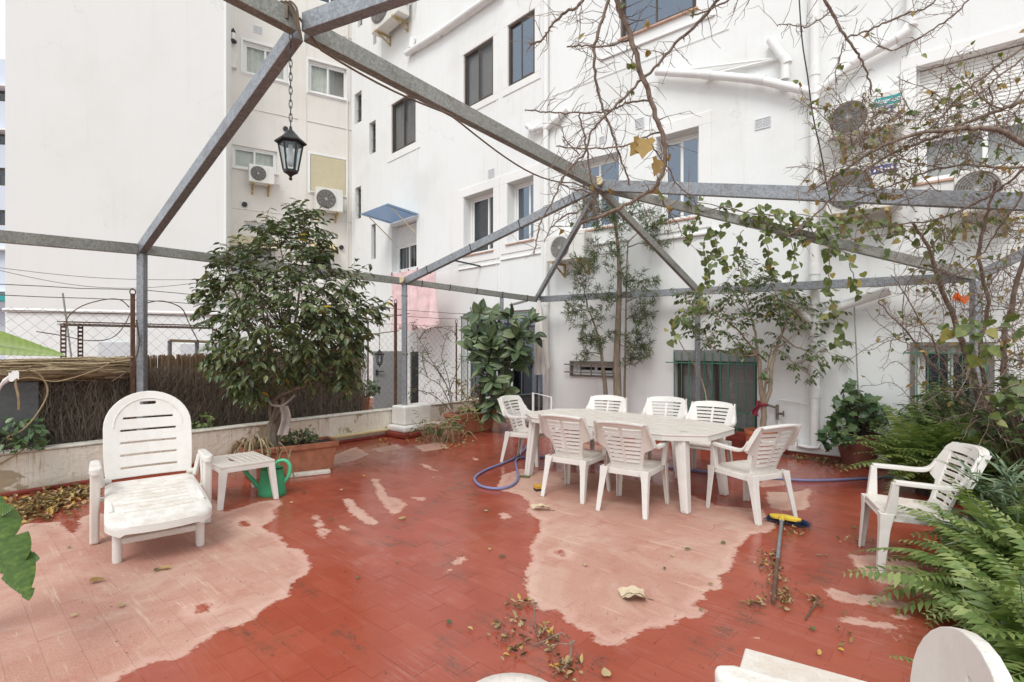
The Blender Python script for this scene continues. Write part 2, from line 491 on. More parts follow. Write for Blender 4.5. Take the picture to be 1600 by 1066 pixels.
# leaves
M['leaf_ficus'] = m_leaf('ficus_leaf', [(0.0, (0.020, 0.050, 0.024)), (0.5, (0.062, 0.112, 0.050)), (0.95, (0.18, 0.235, 0.115)), (1.0, (0.50, 0.30, 0.02))], 0.33, 0.14, (0.16, 0.26, 0.05), 0.6)
M['leaf_ficus_pale'] = m_leaf('weeping_fig_leaf', [(0.0, (0.03, 0.065, 0.028)), (0.6, (0.065, 0.12, 0.048)), (0.97, (0.13, 0.19, 0.075)), (1.0, (0.45, 0.33, 0.05))], 0.38, 0.2)
M['leaf_rubber'] = m_leaf('rubber_plant_leaf', [(0.0, (0.034, 0.058, 0.024)), (0.5, (0.078, 0.120, 0.050)), (1.0, (0.20, 0.25, 0.12))], 0.33, 0.08, (0.2, 0.28, 0.08), 0.6)
M['leaf_podo'] = m_leaf('podocarpus_leaf', [(0.0, (0.035, 0.062, 0.028)), (0.6, (0.080, 0.120, 0.050)), (1.0, (0.17, 0.21, 0.08))], 0.42, 0.22)
M['leaf_ivy'] = m_leaf('ivy_leaf', [(0.0, (0.025, 0.055, 0.025)), (0.6, (0.060, 0.112, 0.045)), (1.0, (0.14, 0.20, 0.075))], 0.36, 0.14)
M['leaf_vine'] = m_leaf('vine_leaf', [(0.0, (0.055, 0.095, 0.028)), (0.6, (0.11, 0.165, 0.048)), (0.92, (0.21, 0.25, 0.07)), (1.0, (0.42, 0.30, 0.08))], 0.42, 0.3)
M['leaf_fern'] = m_leaf('fern_frond', [(0.0, (0.065, 0.120, 0.026)), (0.5, (0.150, 0.228, 0.058)), (1.0, (0.32, 0.38, 0.13))], 0.40, 0.34, (0.22, 0.33, 0.04))
M['leaf_oleander'] = m_leaf('oleander_leaf', [(0.0, (0.055, 0.10, 0.055)), (0.6, (0.12, 0.18, 0.095)), (1.0, (0.24, 0.29, 0.17))], 0.35, 0.18)
M['leaf_shrub'] = m_leaf('shrub_leaf', [(0.0, (0.03, 0.058, 0.022)), (0.6, (0.062, 0.10, 0.035)), (1.0, (0.12, 0.16, 0.05))], 0.42, 0.2)
M['leaf_banana'] = m_leaf('banana_leaf', [(0.0, (0.040, 0.088, 0.016)), (0.5, (0.085, 0.155, 0.026)), (1.0, (0.24, 0.32, 0.055))], 0.38, 0.22, (0.25, 0.36, 0.04))
M['leaf_dry'] = m_leaf('dry_leaf', [(0.0, (0.085, 0.055, 0.03)), (0.4, (0.24, 0.165, 0.085)), (0.8, (0.46, 0.36, 0.21)), (1.0, (0.55, 0.34, 0.06))], 0.8, 0.15, (0.4, 0.28, 0.1), 0.2)
M['leaf_brown'] = m_leaf('brown_vine_leaf', [(0.0, (0.17, 0.095, 0.03)), (0.6, (0.36, 0.23, 0.075)), (1.0, (0.50, 0.37, 0.15))], 0.6, 0.3, (0.5, 0.35, 0.1), 0.3)
M['bark_grey'] = m_bark('grey_bark', (0.13, 0.10, 0.075), (0.33, 0.265, 0.20))
M['bark_pale'] = m_bark('pale_bark', (0.26, 0.195, 0.14), (0.47, 0.375, 0.28))
M['bark_brown'] = m_bark('brown_bark', (0.075, 0.052, 0.036), (0.19, 0.14, 0.10), 20)
M['bark_twig'] = m_bark('twig_bark', (0.12, 0.085, 0.066), (0.32, 0.25, 0.20), 30)
M['straw'] = m_leaf('straw', [(0.0, (0.16, 0.11, 0.06)), (0.6, (0.36, 0.27, 0.16)), (1.0, (0.55, 0.44, 0.28))], 0.85, 0.1, (0.4, 0.3, 0.15), 0.2)
M['reed'] = m_leaf('reed_stalk', [(0.0, (0.09, 0.058, 0.036)), (0.5, (0.26, 0.18, 0.11)), (1.0, (0.50, 0.38, 0.25))], 0.85, 0.0, spec=0.2)
M['brush'] = m_leaf('brushwood', [(0.0, (0.07, 0.054, 0.042)), (0.5, (0.16, 0.125, 0.095)), (1.0, (0.30, 0.245, 0.19))], 0.9, 0.0, spec=0.15)
# ------------------------------------------------------------------ ground and terrace floor
def m_floor():
    t = NT('painted_terrace_tiles'); w = t.coord('World')
    sdf = t.attr('dry'); tint = t.attr('tint')
    nA = t.noise(w, 7, 4, 0.6); nB = t.noise(w, 34, 3, 0.6); nC = t.noise(w, 130, 3, 0.6); nL = t.noise(w, 0.9, 4, 0.6)
    e = t.math('ADD', sdf, t.math('MULTIPLY', t.math('SUBTRACT', nA, 0.5), 0.13))
    e = t.math('ADD', e, t.math('MULTIPLY', t.math('SUBTRACT', nB, 0.5), 0.075))
    dry = t.math('MULTIPLY', t.rng(e, -0.010, 0.012), t.rng(t.math('ADD', t.noise(w, 6.0, 6, 0.7), t.math('MULTIPLY', sdf, 0.9)), 0.335, 0.42))
    ring = t.math('MULTIPLY', t.rng(e, 0.0, 0.02), t.rng(e, 0.10, 0.03))
    ang = math.atan2(-0.667, 0.745)
    rot = t.new('ShaderNodeVectorRotate', rotation_type='Z_AXIS'); rot.inputs['Angle'].default_value = -ang
    t.link(w, rot.inputs['Vector'])
    st = t.noise(t.scale(rot.outputs[0], (2.2, 26, 1)), 1.0, 4, 0.6)
    st2 = t.noise(t.scale(rot.outputs[0], (3.5, 42, 1)), 1.0, 3, 0.6)
    wet_c = t.ramp(t.math('ADD', t.math('MULTIPLY', tint, 0.16), t.math('MULTIPLY', nL, 0.84)),
                   [(0.22, (0.255, 0.050, 0.028)), (0.5, (0.325, 0.068, 0.038)), (0.8, (0.385, 0.098, 0.058))])
    wet_c = t.mix(t.math('MULTIPLY', t.rng(nC, 0.5, 0.75), 0.25), wet_c, (0.24, 0.075, 0.05))
    wet_c = t.mix(t.math('MULTIPLY', t.rng(st, 0.56, 0.72), 0.35), wet_c, (0.36, 0.13, 0.095))
    dry_c = t.ramp(t.math('ADD', t.math('MULTIPLY', tint, 0.13), t.math('MULTIPLY', nL, 0.87)),
                   [(0.2, (0.355, 0.150, 0.108)), (0.5, (0.42, 0.205, 0.150)), (0.8, (0.475, 0.285, 0.218))])
    dry_c = t.mix(t.math('MULTIPLY', t.rng(nC, 0.42, 0.7), 0.45), dry_c, (0.60, 0.39, 0.32))
    dry_c = t.mix(t.math('MULTIPLY', t.rng(nB, 0.55, 0.8), 0.30), dry_c, (0.43, 0.15, 0.115))
    big = t.noise(w, 1.35, 6, 0.68, dist=0.7); big2 = t.noise(t.scale(w, (1, 1, 1), (0, 0, 0)), 3.1, 6, 0.7, dist=0.4)
    dry_c = t.mix(t.math('MULTIPLY', t.rng(big, 0.42, 0.66), 0.5), dry_c, (0.57, 0.41, 0.32))
    dry_c = t.mix(t.math('MULTIPLY', t.rng(big2, 0.53, 0.70), 0.55), dry_c, (0.37, 0.135, 0.095))
    dry_c = t.mix(t.math('MULTIPLY', t.rng(t.noise(t.scale(rot.outputs[0], (1.0, 16, 1)), 1.0, 5, 0.65), 0.58, 0.72), 0.5), dry_c, (0.64, 0.48, 0.36))
    dry_c = t.mix(t.math('MULTIPLY', t.rng(st2, 0.60, 0.68), t.math('MULTIPLY', t.rng(big2, 0.45, 0.6), 0.45)), dry_c, (0.66, 0.50, 0.38))
    dry_c = t.mix(t.math('MULTIPLY', ring, 0.35), dry_c, (0.64, 0.42, 0.35))
    scr = t.math('MULTIPLY', t.rng(t.noise(t.scale(rot.outputs[0], (1.6, 95, 1)), 1.0, 2, 0.5), 0.69, 0.73), t.rng(t.noise(w, 1.7, 3, 0.6), 0.50, 0.62))
    wet_c = t.mix(t.math('MULTIPLY', scr, 0.6), wet_c, (0.62, 0.40, 0.34))
    film = t.math('MULTIPLY', t.rng(t.noise(w, 1.6, 5, 0.65, dist=0.6), 0.50, 0.68), t.rng(st2, 0.40, 0.62))
    wet_c = t.mix(t.math('MULTIPLY', film, 0.38), wet_c, (0.42, 0.19, 0.15))  # pinkish sheen of the wet tiles painted into their colour
    mud = t.rng(t.noise(w, 2.3, 6, 0.7, dist=0.5), 0.56, 0.72)
    wet_c = t.mix(t.math('MULTIPLY', mud, 0.34), wet_c, (0.17, 0.075, 0.045))
    c = t.mix(dry, wet_c, dry_c)
    gr = t.attr('grime')
    g1 = t.noise(w, 5.5, 6, 0.7); g2 = t.noise(t.scale(rot.outputs[0], (4.5, 17, 1)), 1.0, 5, 0.65)
    gg = t.math('MULTIPLY', t.rng(t.math('ADD', g1, t.math('MULTIPLY', gr, 0.28)), 0.60, 0.80), t.rng(g2, 0.40, 0.66))
    gg = t.math('MULTIPLY', gg, t.rng(t.noise(w, 60, 4, 0.75), 0.36, 0.60))
    gg = t.math('MULTIPLY', gg, t.math('ADD', t.math('MULTIPLY', dry, -0.55), 0.85))
    c = t.mix(gg, c, (0.085, 0.06, 0.04))
    t.fin(c, None, spec=0.45)
    wr = t.rng(t.noise(w, 4.0, 4, 0.6), 0.35, 0.65, 0.07, 0.26)
    t.link(t.math('ADD', t.math('MULTIPLY', t.math('SUBTRACT', 1.0, dry), wr), t.math('MULTIPLY', dry, 0.85)), t.b.inputs['Roughness'])
    hb = t.math('ADD', t.math('MULTIPLY', nC, 0.35), t.math('MULTIPLY', t.noise(w, 14, 3), 1.0))
    hb = t.math('ADD', hb, t.math('MULTIPLY', st, 1.2))
    t.bump(hb, 0.17, 0.008)
    return t.m
M['floor'] = m_floor()
t = NT('painted_joint'); w = t.coord('World'); c = t.mix(t.rng(t.noise(w, 2.2, 5, 0.65), 0.42, 0.62), (0.15, 0.07, 0.05), (0.36, 0.15, 0.115)); t.fin(c, 0.8); M['joint'] = t.m
M['red_paint'] = m_plain('red_floor_paint', (0.235, 0.042, 0.027), 0.5, 0.25, 7, 0, 0.3)
M['ground'] = m_plain('street_ground', (0.20, 0.19, 0.18), 0.9, 0.2, 0.5)

mb = MB(); mb.box((-400, -400, -0.30), (400, 400, -0.10))
g = mb.build('ground', M['ground'], keep=True); g['kind'] = 'structure'
mb = MB(); mb.box((-30, -8, -0.095), (14, 34, -0.0045))
floor = mb.build('terrace_floor', M['joint'], keep=True); floor['kind'] = 'structure'

DRY = [
 [(-160, 900), (-60, 850), (0, 838), (40, 818), (92, 815), (105, 828), (116, 836), (122, 822), (126, 808), (150, 800), (205, 808), (300, 800), (330, 775), (352, 800), (400, 785), (440, 780), (441, 787), (428, 797), (430, 812), (410, 822), (440, 840), (450, 855), (475, 860), (486, 878), (482, 896), (455, 913), (450, 930), (405, 955), (395, 967), (345, 985), (300, 1015), (285, 1027), (230, 1037), (205, 1050), (175, 1068), (150, 1095), (-160, 1150)],
 [(775, 765), (812, 772), (830, 788), (822, 800), (843, 812), (842, 830), (826, 855), (832, 870), (822, 895), (822, 925), (838, 952), (872, 955), (890, 975), (915, 985), (930, 1000), (946, 1009), (972, 1006), (1000, 992), (998, 988), (1018, 981), (1060, 975), (1063, 968), (1092, 965), (1102, 955), (1080, 945), (1107, 935), (1097, 925), (1128, 920), (1127, 900), (1147, 880), (1145, 865), (1162, 848), (1167, 836), (1205, 831), (1215, 822), (1190, 795), (1120, 790), (1060, 765), (960, 742), (880, 738), (815, 733), (785, 742)],
 [(1196, 768), (1235, 770), (1262, 763), (1270, 767), (1262, 780), (1266, 789), (1258, 797), (1222, 798), (1200, 790)],
 [(580, 746), (592, 750), (600, 765), (605, 775), (622, 778), (634, 789), (625, 800), (612, 805), (605, 795), (590, 776)],
 [(535, 780), (548, 779), (560, 793), (570, 800), (591, 815), (588, 820), (570, 818), (556, 808), (547, 800)],
 [(487, 803), (498, 805), (505, 818), (513, 830), (508, 841), (498, 838), (494, 825)],
 [(527, 821), (538, 822), (546, 828), (536, 830)],
 [(690, 897), (700, 889), (705, 884), (712, 872), (731, 868), (722, 879), (704, 893), (694, 900)],
 [(1279, 917), (1300, 917), (1330, 929), (1380, 932), (1425, 945), (1425, 953), (1370, 948), (1320, 942), (1295, 931)],
 [(1307, 965), (1345, 962), (1350, 969), (1427, 979), (1427, 984), (1370, 981), (1310, 972)],
 [(1323, 868), (1370, 866), (1432, 880), (1432, 919), (1390, 915), (1350, 900)],
 [(515, 715), (555, 698), (577, 710), (555, 719), (522, 726)],
 [(580, 702), (620, 694), (630, 700), (596, 707)], [(648, 697), (690, 690), (702, 700), (660, 706)],
 [(654, 723), (668, 727), (684, 736), (668, 733)], [(779, 802), (796, 801), (798, 809), (786, 813)],
 [(1385, 962), (1425, 960), (1425, 967), (1390, 967)], [(1384, 990), (1402, 992), (1406, 998), (1392, 996)],
 [(645, 776), (664, 778), (662, 783), (650, 781)], [(735, 714), (748, 717), (745, 720)],
 [(1160, 990), (1190, 994), (1200, 1000), (1172, 998)], [(1185, 762), (1190, 745), (1225, 748), (1232, 758)],
 [(880, 690), (960, 700), (1050, 720), (1040, 728), (940, 716), (880, 702)],
]
WET = [[(302, 946), (318, 943), (331, 946), (326, 957), (308, 958)], [(868, 862), (880, 860), (884, 869), (872, 868)], [(375, 812), (388, 813), (390, 822), (376, 823)]]
GRIME = [((600, 845), (735, 742), .22), ((735, 742), (800, 695), .25), ((450, 900), (490, 925), .16), ((615, 840), (645, 852), .12), ((735, 760), (745, 815), .25), ((690, 850), (715, 900), .18),
         ((380, 985), (440, 1000), .2), ((1100, 1010), (1180, 960), .2), ((1180, 960), (1330, 870), .25), ((1200, 880), (1220, 950), .22), ((800, 960), (900, 1060), .35), ((0, 790), (150, 765), .3), ((1225, 850), (1290, 790), .25), ((1300, 720), (1330, 700), .4), ((700, 1000), (720, 1060), .2), ((530, 985), (560, 1010), .15), ((640, 700), (700, 690), .3), ((560, 830), (600, 850), .2)]
def ground_xy(u, v):
    q = G(u, v); return (q.x, q.y)
def sdf_poly(pts, poly):
    a = np.array(poly); b = np.roll(a, -1, 0)
    d = np.full(len(pts), 1e9); ins = np.zeros(len(pts), bool)
    for (x0, y0), (x1, y1) in zip(a, b):
        e = np.array([x1 - x0, y1 - y0]); w_ = pts - np.array([x0, y0])
        tt = np.clip((w_ @ e) / max(e @ e, 1e-12), 0, 1)
        dd = np.linalg.norm(w_ - tt[:, None] * e, axis=1); d = np.minimum(d, dd)
        c = ((y0 > pts[:, 1]) != (y1 > pts[:, 1]))
        if abs(y1 - y0) > 1e-12:
            ins ^= c & (pts[:, 0] < (x1 - x0) * (pts[:, 1] - y0) / (y1 - y0) + x0)
    return np.where(ins, d, -d)
def dryness(pts):
    r = np.full(len(pts), -1.0)
    for pl in DRY: r = np.maximum(r, sdf_poly(pts, [ground_xy(*q) for q in pl]))
    for pl in WET: r = np.minimum(r, -sdf_poly(pts, [ground_xy(*q) for q in pl]))
    return np.clip(r, -0.5, 0.5)
def grimeness(pts):
    r = np.zeros(len(pts))
    for p, q, w_ in GRIME:
        a = np.array(ground_xy(*p)); b = np.array(ground_xy(*q)); e = b - a
        tt = np.clip(((pts - a) @ e) / (e @ e), 0, 1)
        d = np.linalg.norm(pts - a - tt[:, None] * e, axis=1)
        r = np.maximum(r, np.clip(1 - d / w_, 0, 1))
    return r

TA = Vector((0.745, -0.667, 0)).normalized(); TB = Vector((0.667, 0.745, 0)).normalized()
TL, TWD, GAP = 0.284, 0.142, 0.0009
NU, NV = 6, 3
cand = []
for j in range(-20, 110):
    for i in range(-60, 60):
        c = TA * ((i + 0.5 * (j % 2)) * TL) + TB * (j * TWD) + Vector((0.03, 0.02, 0))
        if c.y < 1.9: continue
        u = 800 + c.x / c.y * F
        if u < -110 or u > 1720: continue
        if (c.x - PW.o.x) * D2.x + (c.y - PW.o.y) * D2.y < -0.1: continue
        if (c.x - PR.o.x) * (-PR.m.x) + (c.y - PR.o.y) * (-PR.m.y) < -0.1: continue
        if (c.x - PL.o.x) * (-PL.m.x) + (c.y - PL.o.y) * (-PL.m.y) < -0.1: continue
        v = HY + H * F / c.y
        cand.append((0 if (-15 < u < 1450 and v < 1082) else 1, c.y, c))
cand.sort(key=lambda k: (k[0], k[1]))
gu = (np.arange(NU + 1) / NU - 0.5) * (TL - GAP); gv = (np.arange(NV + 1) / NV - 0.5) * (TWD - GAP)
uu, vv = np.meshgrid(gu, gv, indexing='ij')
loc0 = np.stack([uu.ravel(), vv.ravel()], 1)
W1 = NV + 1
topF = [(a * W1 + b, (a + 1) * W1 + b, (a + 1) * W1 + b + 1, a * W1 + b + 1) for a in range(NU) for b in range(NV)]
rim = [a * W1 for a in range(NU + 1)] + [NU * W1 + b for b in range(1, W1)] + [a * W1 + NV for a in range(NU - 1, -1, -1)] + [b for b in range(NV - 1, 0, -1)]
nT = len(loc0)
sideF = [(nT + k, nT + (k + 1) % len(rim), rim[(k + 1) % len(rim)], rim[k]) for k in range(len(rim))]
def tile_geo(c, rnd):
    x = loc0[:, 0]; y = loc0[:, 1]
    pts = np.stack([c.x + TA.x * x + TB.x * y, c.y + TA.y * x + TB.y * y], 1)
    z = rnd[0] * 0.0006 + x * rnd[1] * 0.0035 + y * rnd[2] * 0.006 - 0.0010
    top = np.concatenate([pts, z[:, None]], 1)
    low = top[rim].copy(); low[:, 2] = -0.008
    return np.concatenate([top, low], 0), pts
def tile_mesh(name, Vs, Fs, dry, gri, tint):
    me = bpy.data.meshes.new(name); me.from_pydata(Vs, [], Fs)
    for nm, arr in (('dry', dry), ('grime', gri), ('tint', tint)):
        me.attributes.new(nm, 'FLOAT', 'POINT').data.foreach_set('value', np.asarray(arr, dtype=np.float32))
    me.materials.append(M['floor']); me.update(); return me
allV = []; allP = []
for _, _, c in cand:
    Vt, pt = tile_geo(c, rng.uniform(-1, 1, 3)); allV.append(Vt); allP.append(Vt[:, :2])
flat = np.concatenate(allP, 0)
dryA = dryness(flat); griA = grimeness(flat)
nv_ = len(allV[0]); tints = rng.random(len(cand))
Fcs = topF + sideF
for k in range(min(300, len(cand))):
    o = np.array([cand[k][2].x, cand[k][2].y, 0])
    me = tile_mesh('tile', (allV[k] - o).tolist(), Fcs, dryA[k * nv_:(k + 1) * nv_], griA[k * nv_:(k + 1) * nv_], np.full(nv_, tints[k]))
    ob = bpy.data.objects.new('tile', me); COL.objects.link(ob); ob.location = o; ob.parent = floor
rest = range(300, len(cand))
Vr = np.concatenate([allV[k] for k in rest], 0)
Fr = (np.array(Fcs)[None, :, :] + (np.arange(len(rest)) * nv_)[:, None, None]).reshape(-1, 4)
me = tile_mesh('tiles', Vr.tolist(), Fr.tolist(), dryA[300 * nv_:], griA[300 * nv_:], np.repeat(tints[300:], nv_))
ob = bpy.data.objects.new('tiles', me); COL.objects.link(ob); ob.parent = floor; ob['kind'] = 'stuff'

# ------------------------------------------------------------------ facades
def wall_holes(mb, x0, x1, z0, z1, holes, th):
    xs = sorted({x0, x1, *[h[0] for h in holes], *[h[1] for h in holes]})
    zs = sorted({z0, z1, *[h[2] for h in holes], *[h[3] for h in holes]})
    def solid(i, j):
        if i < 0 or j < 0 or i >= len(xs) - 1 or j >= len(zs) - 1: return False
        cx = (xs[i] + xs[i + 1]) / 2; cz = (zs[j] + zs[j + 1]) / 2
        return not any(h[0] < cx < h[1] and h[2] < cz < h[3] for h in holes)
    V = []; Fc = []
    def q(a, b, c, d):
        k = len(V); V.extend([a, b, c, d]); Fc.append((k, k + 1, k + 2, k + 3))
    for i in range(len(xs) - 1):
        for j in range(len(zs) - 1):
            if not solid(i, j): continue
            a, b, c, d = xs[i], xs[i + 1], zs[j], zs[j + 1]
            q((a, 0, c), (b, 0, c), (b, 0, d), (a, 0, d))
            q((b, th, c), (a, th, c), (a, th, d), (b, th, d))
            if not solid(i - 1, j): q((a, th, c), (a, 0, c), (a, 0, d), (a, th, d))
            if not solid(i + 1, j): q((b, 0, c), (b, th, c), (b, th, d), (b, 0, d))
            if not solid(i, j - 1): q((a, th, c), (b, th, c), (b, 0, c), (a, 0, c))
            if not solid(i, j + 1): q((a, 0, d), (b, 0, d), (b, th, d), (a, th, d))
    mb.add(V, Fc)

def rect(pl, u0, u1, ut, vt, ub, vb):
    x0 = pl.xz(u0, HY)[0]; x1 = pl.xz(u1, HY)[0]
    return (x0, x1, pl.xz(ub, vb)[1], pl.xz(ut, vt)[1])

def slats(mb, x0, x1, z0, z1, y, step, tilt=0.012):
    n = max(2, int((z1 - z0) / step)); s = (z1 - z0) / n
    for k in range(n):
        a = z0 + k * s
        mb.hexa([(x0, y, a), (x1, y, a), (x1, y + 0.006, a), (x0, y + 0.006, a),
                 (x0, y + tilt, a + s * 0.93), (x1, y + tilt, a + s * 0.93), (x1, y + tilt + 0.006, a + s * 0.93), (x0, y + tilt + 0.006, a + s * 0.93)])
def ring(mb, x0, x1, z0, z1, y0, y1, w):
    mb.box((x0, y0, z0), (x1, y1, z0 + w)); mb.box((x0, y0, z1 - w), (x1, y1, z1))
    mb.box((x0, y0, z0 + w), (x0 + w, y1, z1 - w)); mb.box((x1 - w, y0, z0 + w), (x1, y1, z1 - w))

def window(par, R, style, inset, sill=None, blind=None, backing='dark_room', glass='glass', shutter=0.0, bars=0, split=0.5, th=0.3):
    x0, x1, z0, z1 = R
    fm = M['brown_alu'] if style == 'brown' else M['pvc'] if style == 'white' else M['trim_white'] if style == 'cream' else M['iron_grey']
    fw = 0.045 if style != 'slit' else 0.03
    zt = z1 - (z1 - z0) * shutter
    e = 0.002
    mb = MB(); ring(mb, x0 + e, x1 - e, z0 + e, zt - e, inset, inset + 0.07, fw)
    wd = mb.build('window', fm, par, bevel=0.004)
    o = Vector(wd.location)
    def ch(name, mb2, mat, **k):
        ob = mb2.build(name, mat, None, **k); ob.parent = wd; ob.location = Vector(ob.location) - o; return ob
    xm = lerp(x0, x1, split)
    if style in ('brown', 'white', 'cream'):
        for a, b, yo in ((x0 + fw, xm + 0.03, 0.022), (xm - 0.03, x1 - fw, 0.0)):
            mb = MB(); ring(mb, a + e, b - e, z0 + fw + e, zt - fw - e, inset + 0.008 + yo, inset + 0.034 + yo, 0.05 if style != 'brown' else 0.032)
            ch('sash', mb, fm, bevel=0.003)
            mb = MB(); k = 0.045 if style != 'brown' else 0.028
            mb.box((a + k, inset + 0.018 + yo, z0 + fw + k), (b - k, inset + 0.024 + yo, zt - fw - k)); ch('pane', mb, M[glass])
    else:
        mb = MB(); mb.box((x0 + fw, inset + 0.03, z0 + fw), (x1 - fw, inset + 0.036, zt - fw)); ch('pane', mb, M[glass])
    if blind == 'slats':
        mb = MB(); slats(mb, x0 + fw + .01, x1 - fw - .01, z0 + fw + .01, zt - fw - .01, inset + 0.09, 0.035); ch('blind', mb, M['blind'], kind='stuff')
    elif blind == 'curtain':
        mb = MB(); n = 26
        def fn(a, b):
            x = lerp(x0 + fw, x1 - fw, a); return (x, inset + 0.14 + 0.015 * math.sin(a * 40 + x0 * 7), lerp(z0 + .03, zt - .03, b))
        mb.patch(fn, n, 1, (0, -0.004, 0)); ch('curtain', mb, M['curtain'], smooth=60)
    elif blind == 'halfcurtain':
        mb = MB(); n = 20
        def fn(a, b):
            x = lerp(x0 + fw, xm + .1, a); return (x, inset + 0.14 + 0.015 * math.sin(a * 36), lerp(z0 + .03, zt - .03, b))
        mb.patch(fn, n, 1, (0, -0.004, 0)); ch('curtain', mb, M['curtain'], smooth=60)
    mb = MB(); mb.box((x0, th - 0.01, z0), (x1, th + 0.02, z1)); ch('backing', mb, M[backing])
    if shutter > 0:
        mb = MB(); slats(mb, x0 + .03, x1 - .03, zt, z1 - 0.012, inset - 0.01, 0.045, 0.006); ch('shutter', mb, M['shutter'], kind='stuff')
        mb = MB(); mb.box((x0 + .002, inset - .03, zt), (x0 + .03, inset + .04, z1 - .002)); mb.box((x1 - .03, inset - .03, zt), (x1 - .002, inset + .04, z1 - .002)); ch('shutter_guide', mb, M['pvc'])
    if sill:
        mb = MB(); mb.box((x0 - .03, -0.05, z0 - .035), (x1 + .03, inset - 0.003, z0 - 0.001)); ch('sill', mb, M[sill], bevel=0.006)
    for k in range(bars):
        xx = lerp(x0, x1, (k + 0.5) / bars)
        mb = MB(); mb.box((xx - .007, inset - .05, z0), (xx + .007, inset - .036, zt)); ch('bar', mb, M['iron_grey'])
    if bars:
        nb = max(1, int((zt - z0) / 0.28))
        for k in range(nb):
            zz = lerp(z0, zt, (k + 0.5) / nb)
            mb = MB(); mb.box((x0, inset - .036, zz - .006), (x1, inset - .024, zz + .006)); ch('bar', mb, M['iron_grey'])
    return wd

def ledge(par, x0, x1, z, w=0.03, d=0.035, name='moulding', mat='trim_white'):
    mb = MB(); mb.box((x0, -d, z - w), (x1, -0.002, z + w * 0.3)); return mb.build(name, M[mat], par, bevel=0.008)
def frame_band(par, R, w=0.14, d=0.022):
    x0, x1, z0, z1 = R
    mb = MB(); ring(mb, x0 - w, x1 + w, z0 - w, z1 + w, -d, 0.004, w - 0.004)
    return mb.build('window_surround', M['trim_white'], par, bevel=0.005)

TOP = 14.0
bld = thing('apartment_building', 'white facade right of the corner downpipe, green barred windows at terrace level', 'building', (PR.o.x, PR.o.y, 0), PR.ang)
# --- right part: local x to the right
RH = {
 'top': rect(PR, 969, 1088, 1030, -95, 1027, 38), 'white2': rect(PR, 1026, 1092, 1092, 198, 1092, 338), 'white1': rect(PR, 893, 967, 967, 236, 945, 355),
 'shut': rect(PR, 1432, 1665, 1432, 106, 1440, 286), 'green1': rect(PR, 1054, 1183, 1100, 549, 1120, 676), 'small': rect(PR, 893, 962, 925, 566, 925, 587),
 'green2': rect(PR, 1430, 1545, 1440, 541, 1440, 660)}
mb = MB(); wall_holes(mb, 0.0, 9.5, 0, TOP, list(RH.values()), 0.3)
mb.build('wall', M['wall_white'], bld, keep=True)
window(bld, RH['top'], 'brown', 0.03, 'sill', None, 'dark_room', 'glass_blue')
window(bld, RH['white2'], 'white', 0.2, 'sill', None, 'dark_room', 'glass_blue'); frame_band(bld, RH['white2'], 0.2)
window(bld, RH['white1'], 'white', 0.2, 'sill', None, 'dark_room', 'glass_blue')
window(bld, RH['shut'], 'white', 0.14, 'sill', None, 'curtain', 'glass', 0.56); frame_band(bld, RH['shut'], 0.16)
window(bld, RH['green1'], 'brown', 0.12, None, 'slats', 'dark_room', 'glass')
window(bld, RH['green2'], 'cream', 0.12, None, None, 'dark_room', 'glass')
window(bld, RH['small'], 'cream', 0.1, None, None, 'dark_room', 'glass')
def grille(R, mat, nv, hz, drop=0.0, out=0.06, bw=0.012):
    x0, x1, z0, z1 = R
    z0 -= drop
    gr = sub('grille', bld, ((x0 + x1) / 2, -out, z0))
    def one(a, b):
        mb = MB(); mb.box(a, b); ob = mb.build('bar', mat); ob.parent = gr; ob.location = Vector(ob.location) - gr.location
    for k in range(nv):
        xx = lerp(x0 + .02, x1 - .02, k / (nv - 1)); one((xx - bw / 2, -out - bw, z0), (xx + bw / 2, -out, z1 - .02))
    for hh in hz:
        zz = lerp(z0, z1, hh); one((x0 - .12, -out - bw * 1.9, zz - bw * .7), (x1 + .03, -out - bw - .001, zz + bw * .7))
grille(RH['green1'], M['iron_green'], 11, (0.30, 0.86), 0.05)
grille(RH['green2'], M['iron_green'], 7, (0.28, 0.93), 0.25)
grille(RH['small'], M['iron_grey'], 5, (0.22, 0.80), 0.0, 0.05, 0.016)
# grey lintel band over the big green grille, ledges, expansion lines
x0, x1, z0, z1 = RH['green1']; mb = MB(); mb.box((x0 - .01, -0.03, z1 - .16), (x1 + .01, 0.10, z1 + .02)); mb.build('lintel', M['grey_paint'], bld, bevel=.006)
x0, x1, z0, z1 = RH['green1']; mb = MB(); mb.box((x0 - .03, -0.10, 0.0), (x1 + .05, -0.002, 0.24)); mb.build('step', M['red_paint'], bld, bevel=.01)
x0, x1, z0, z1 = RH['green2']; mb = MB(); ring(mb, x0 - .05, x1 + .05, z0 - .05, z1 + .05, -.03, .05, .048); mb.build('window_surround', M['iron_grey'], bld)
x0, x1, z0, z1 = RH['small']; mb = MB(); ring(mb, x0 - .02, x1 + .02, z0 - .02, z1 + .02, -.035, .04, .03); mb.build('window_surround', M['iron_grey'], bld)
x0, x1, z0, z1 = RH['top']; ledge(bld, x0 - .4, x1 + .3, z0 - .22)
x0, x1, z0, z1 = RH['white2']; ledge(bld, x0 - .25, x1 + .32, z0 - .28, 0.035, 0.05)
x0, x1, z0, z1 = RH['white1']; ledge(bld, x0 - .15, x1 + .2, z0 - .28, 0.03, 0.04)
zl = PR.xz(862, 151)[1]; mb = MB(); mb.tube([(0.03, -0.012, zl), (3.4, -0.012, zl + 0.02)], 0.006, 5); mb.build('wall_cable', M['trim_white'], bld)
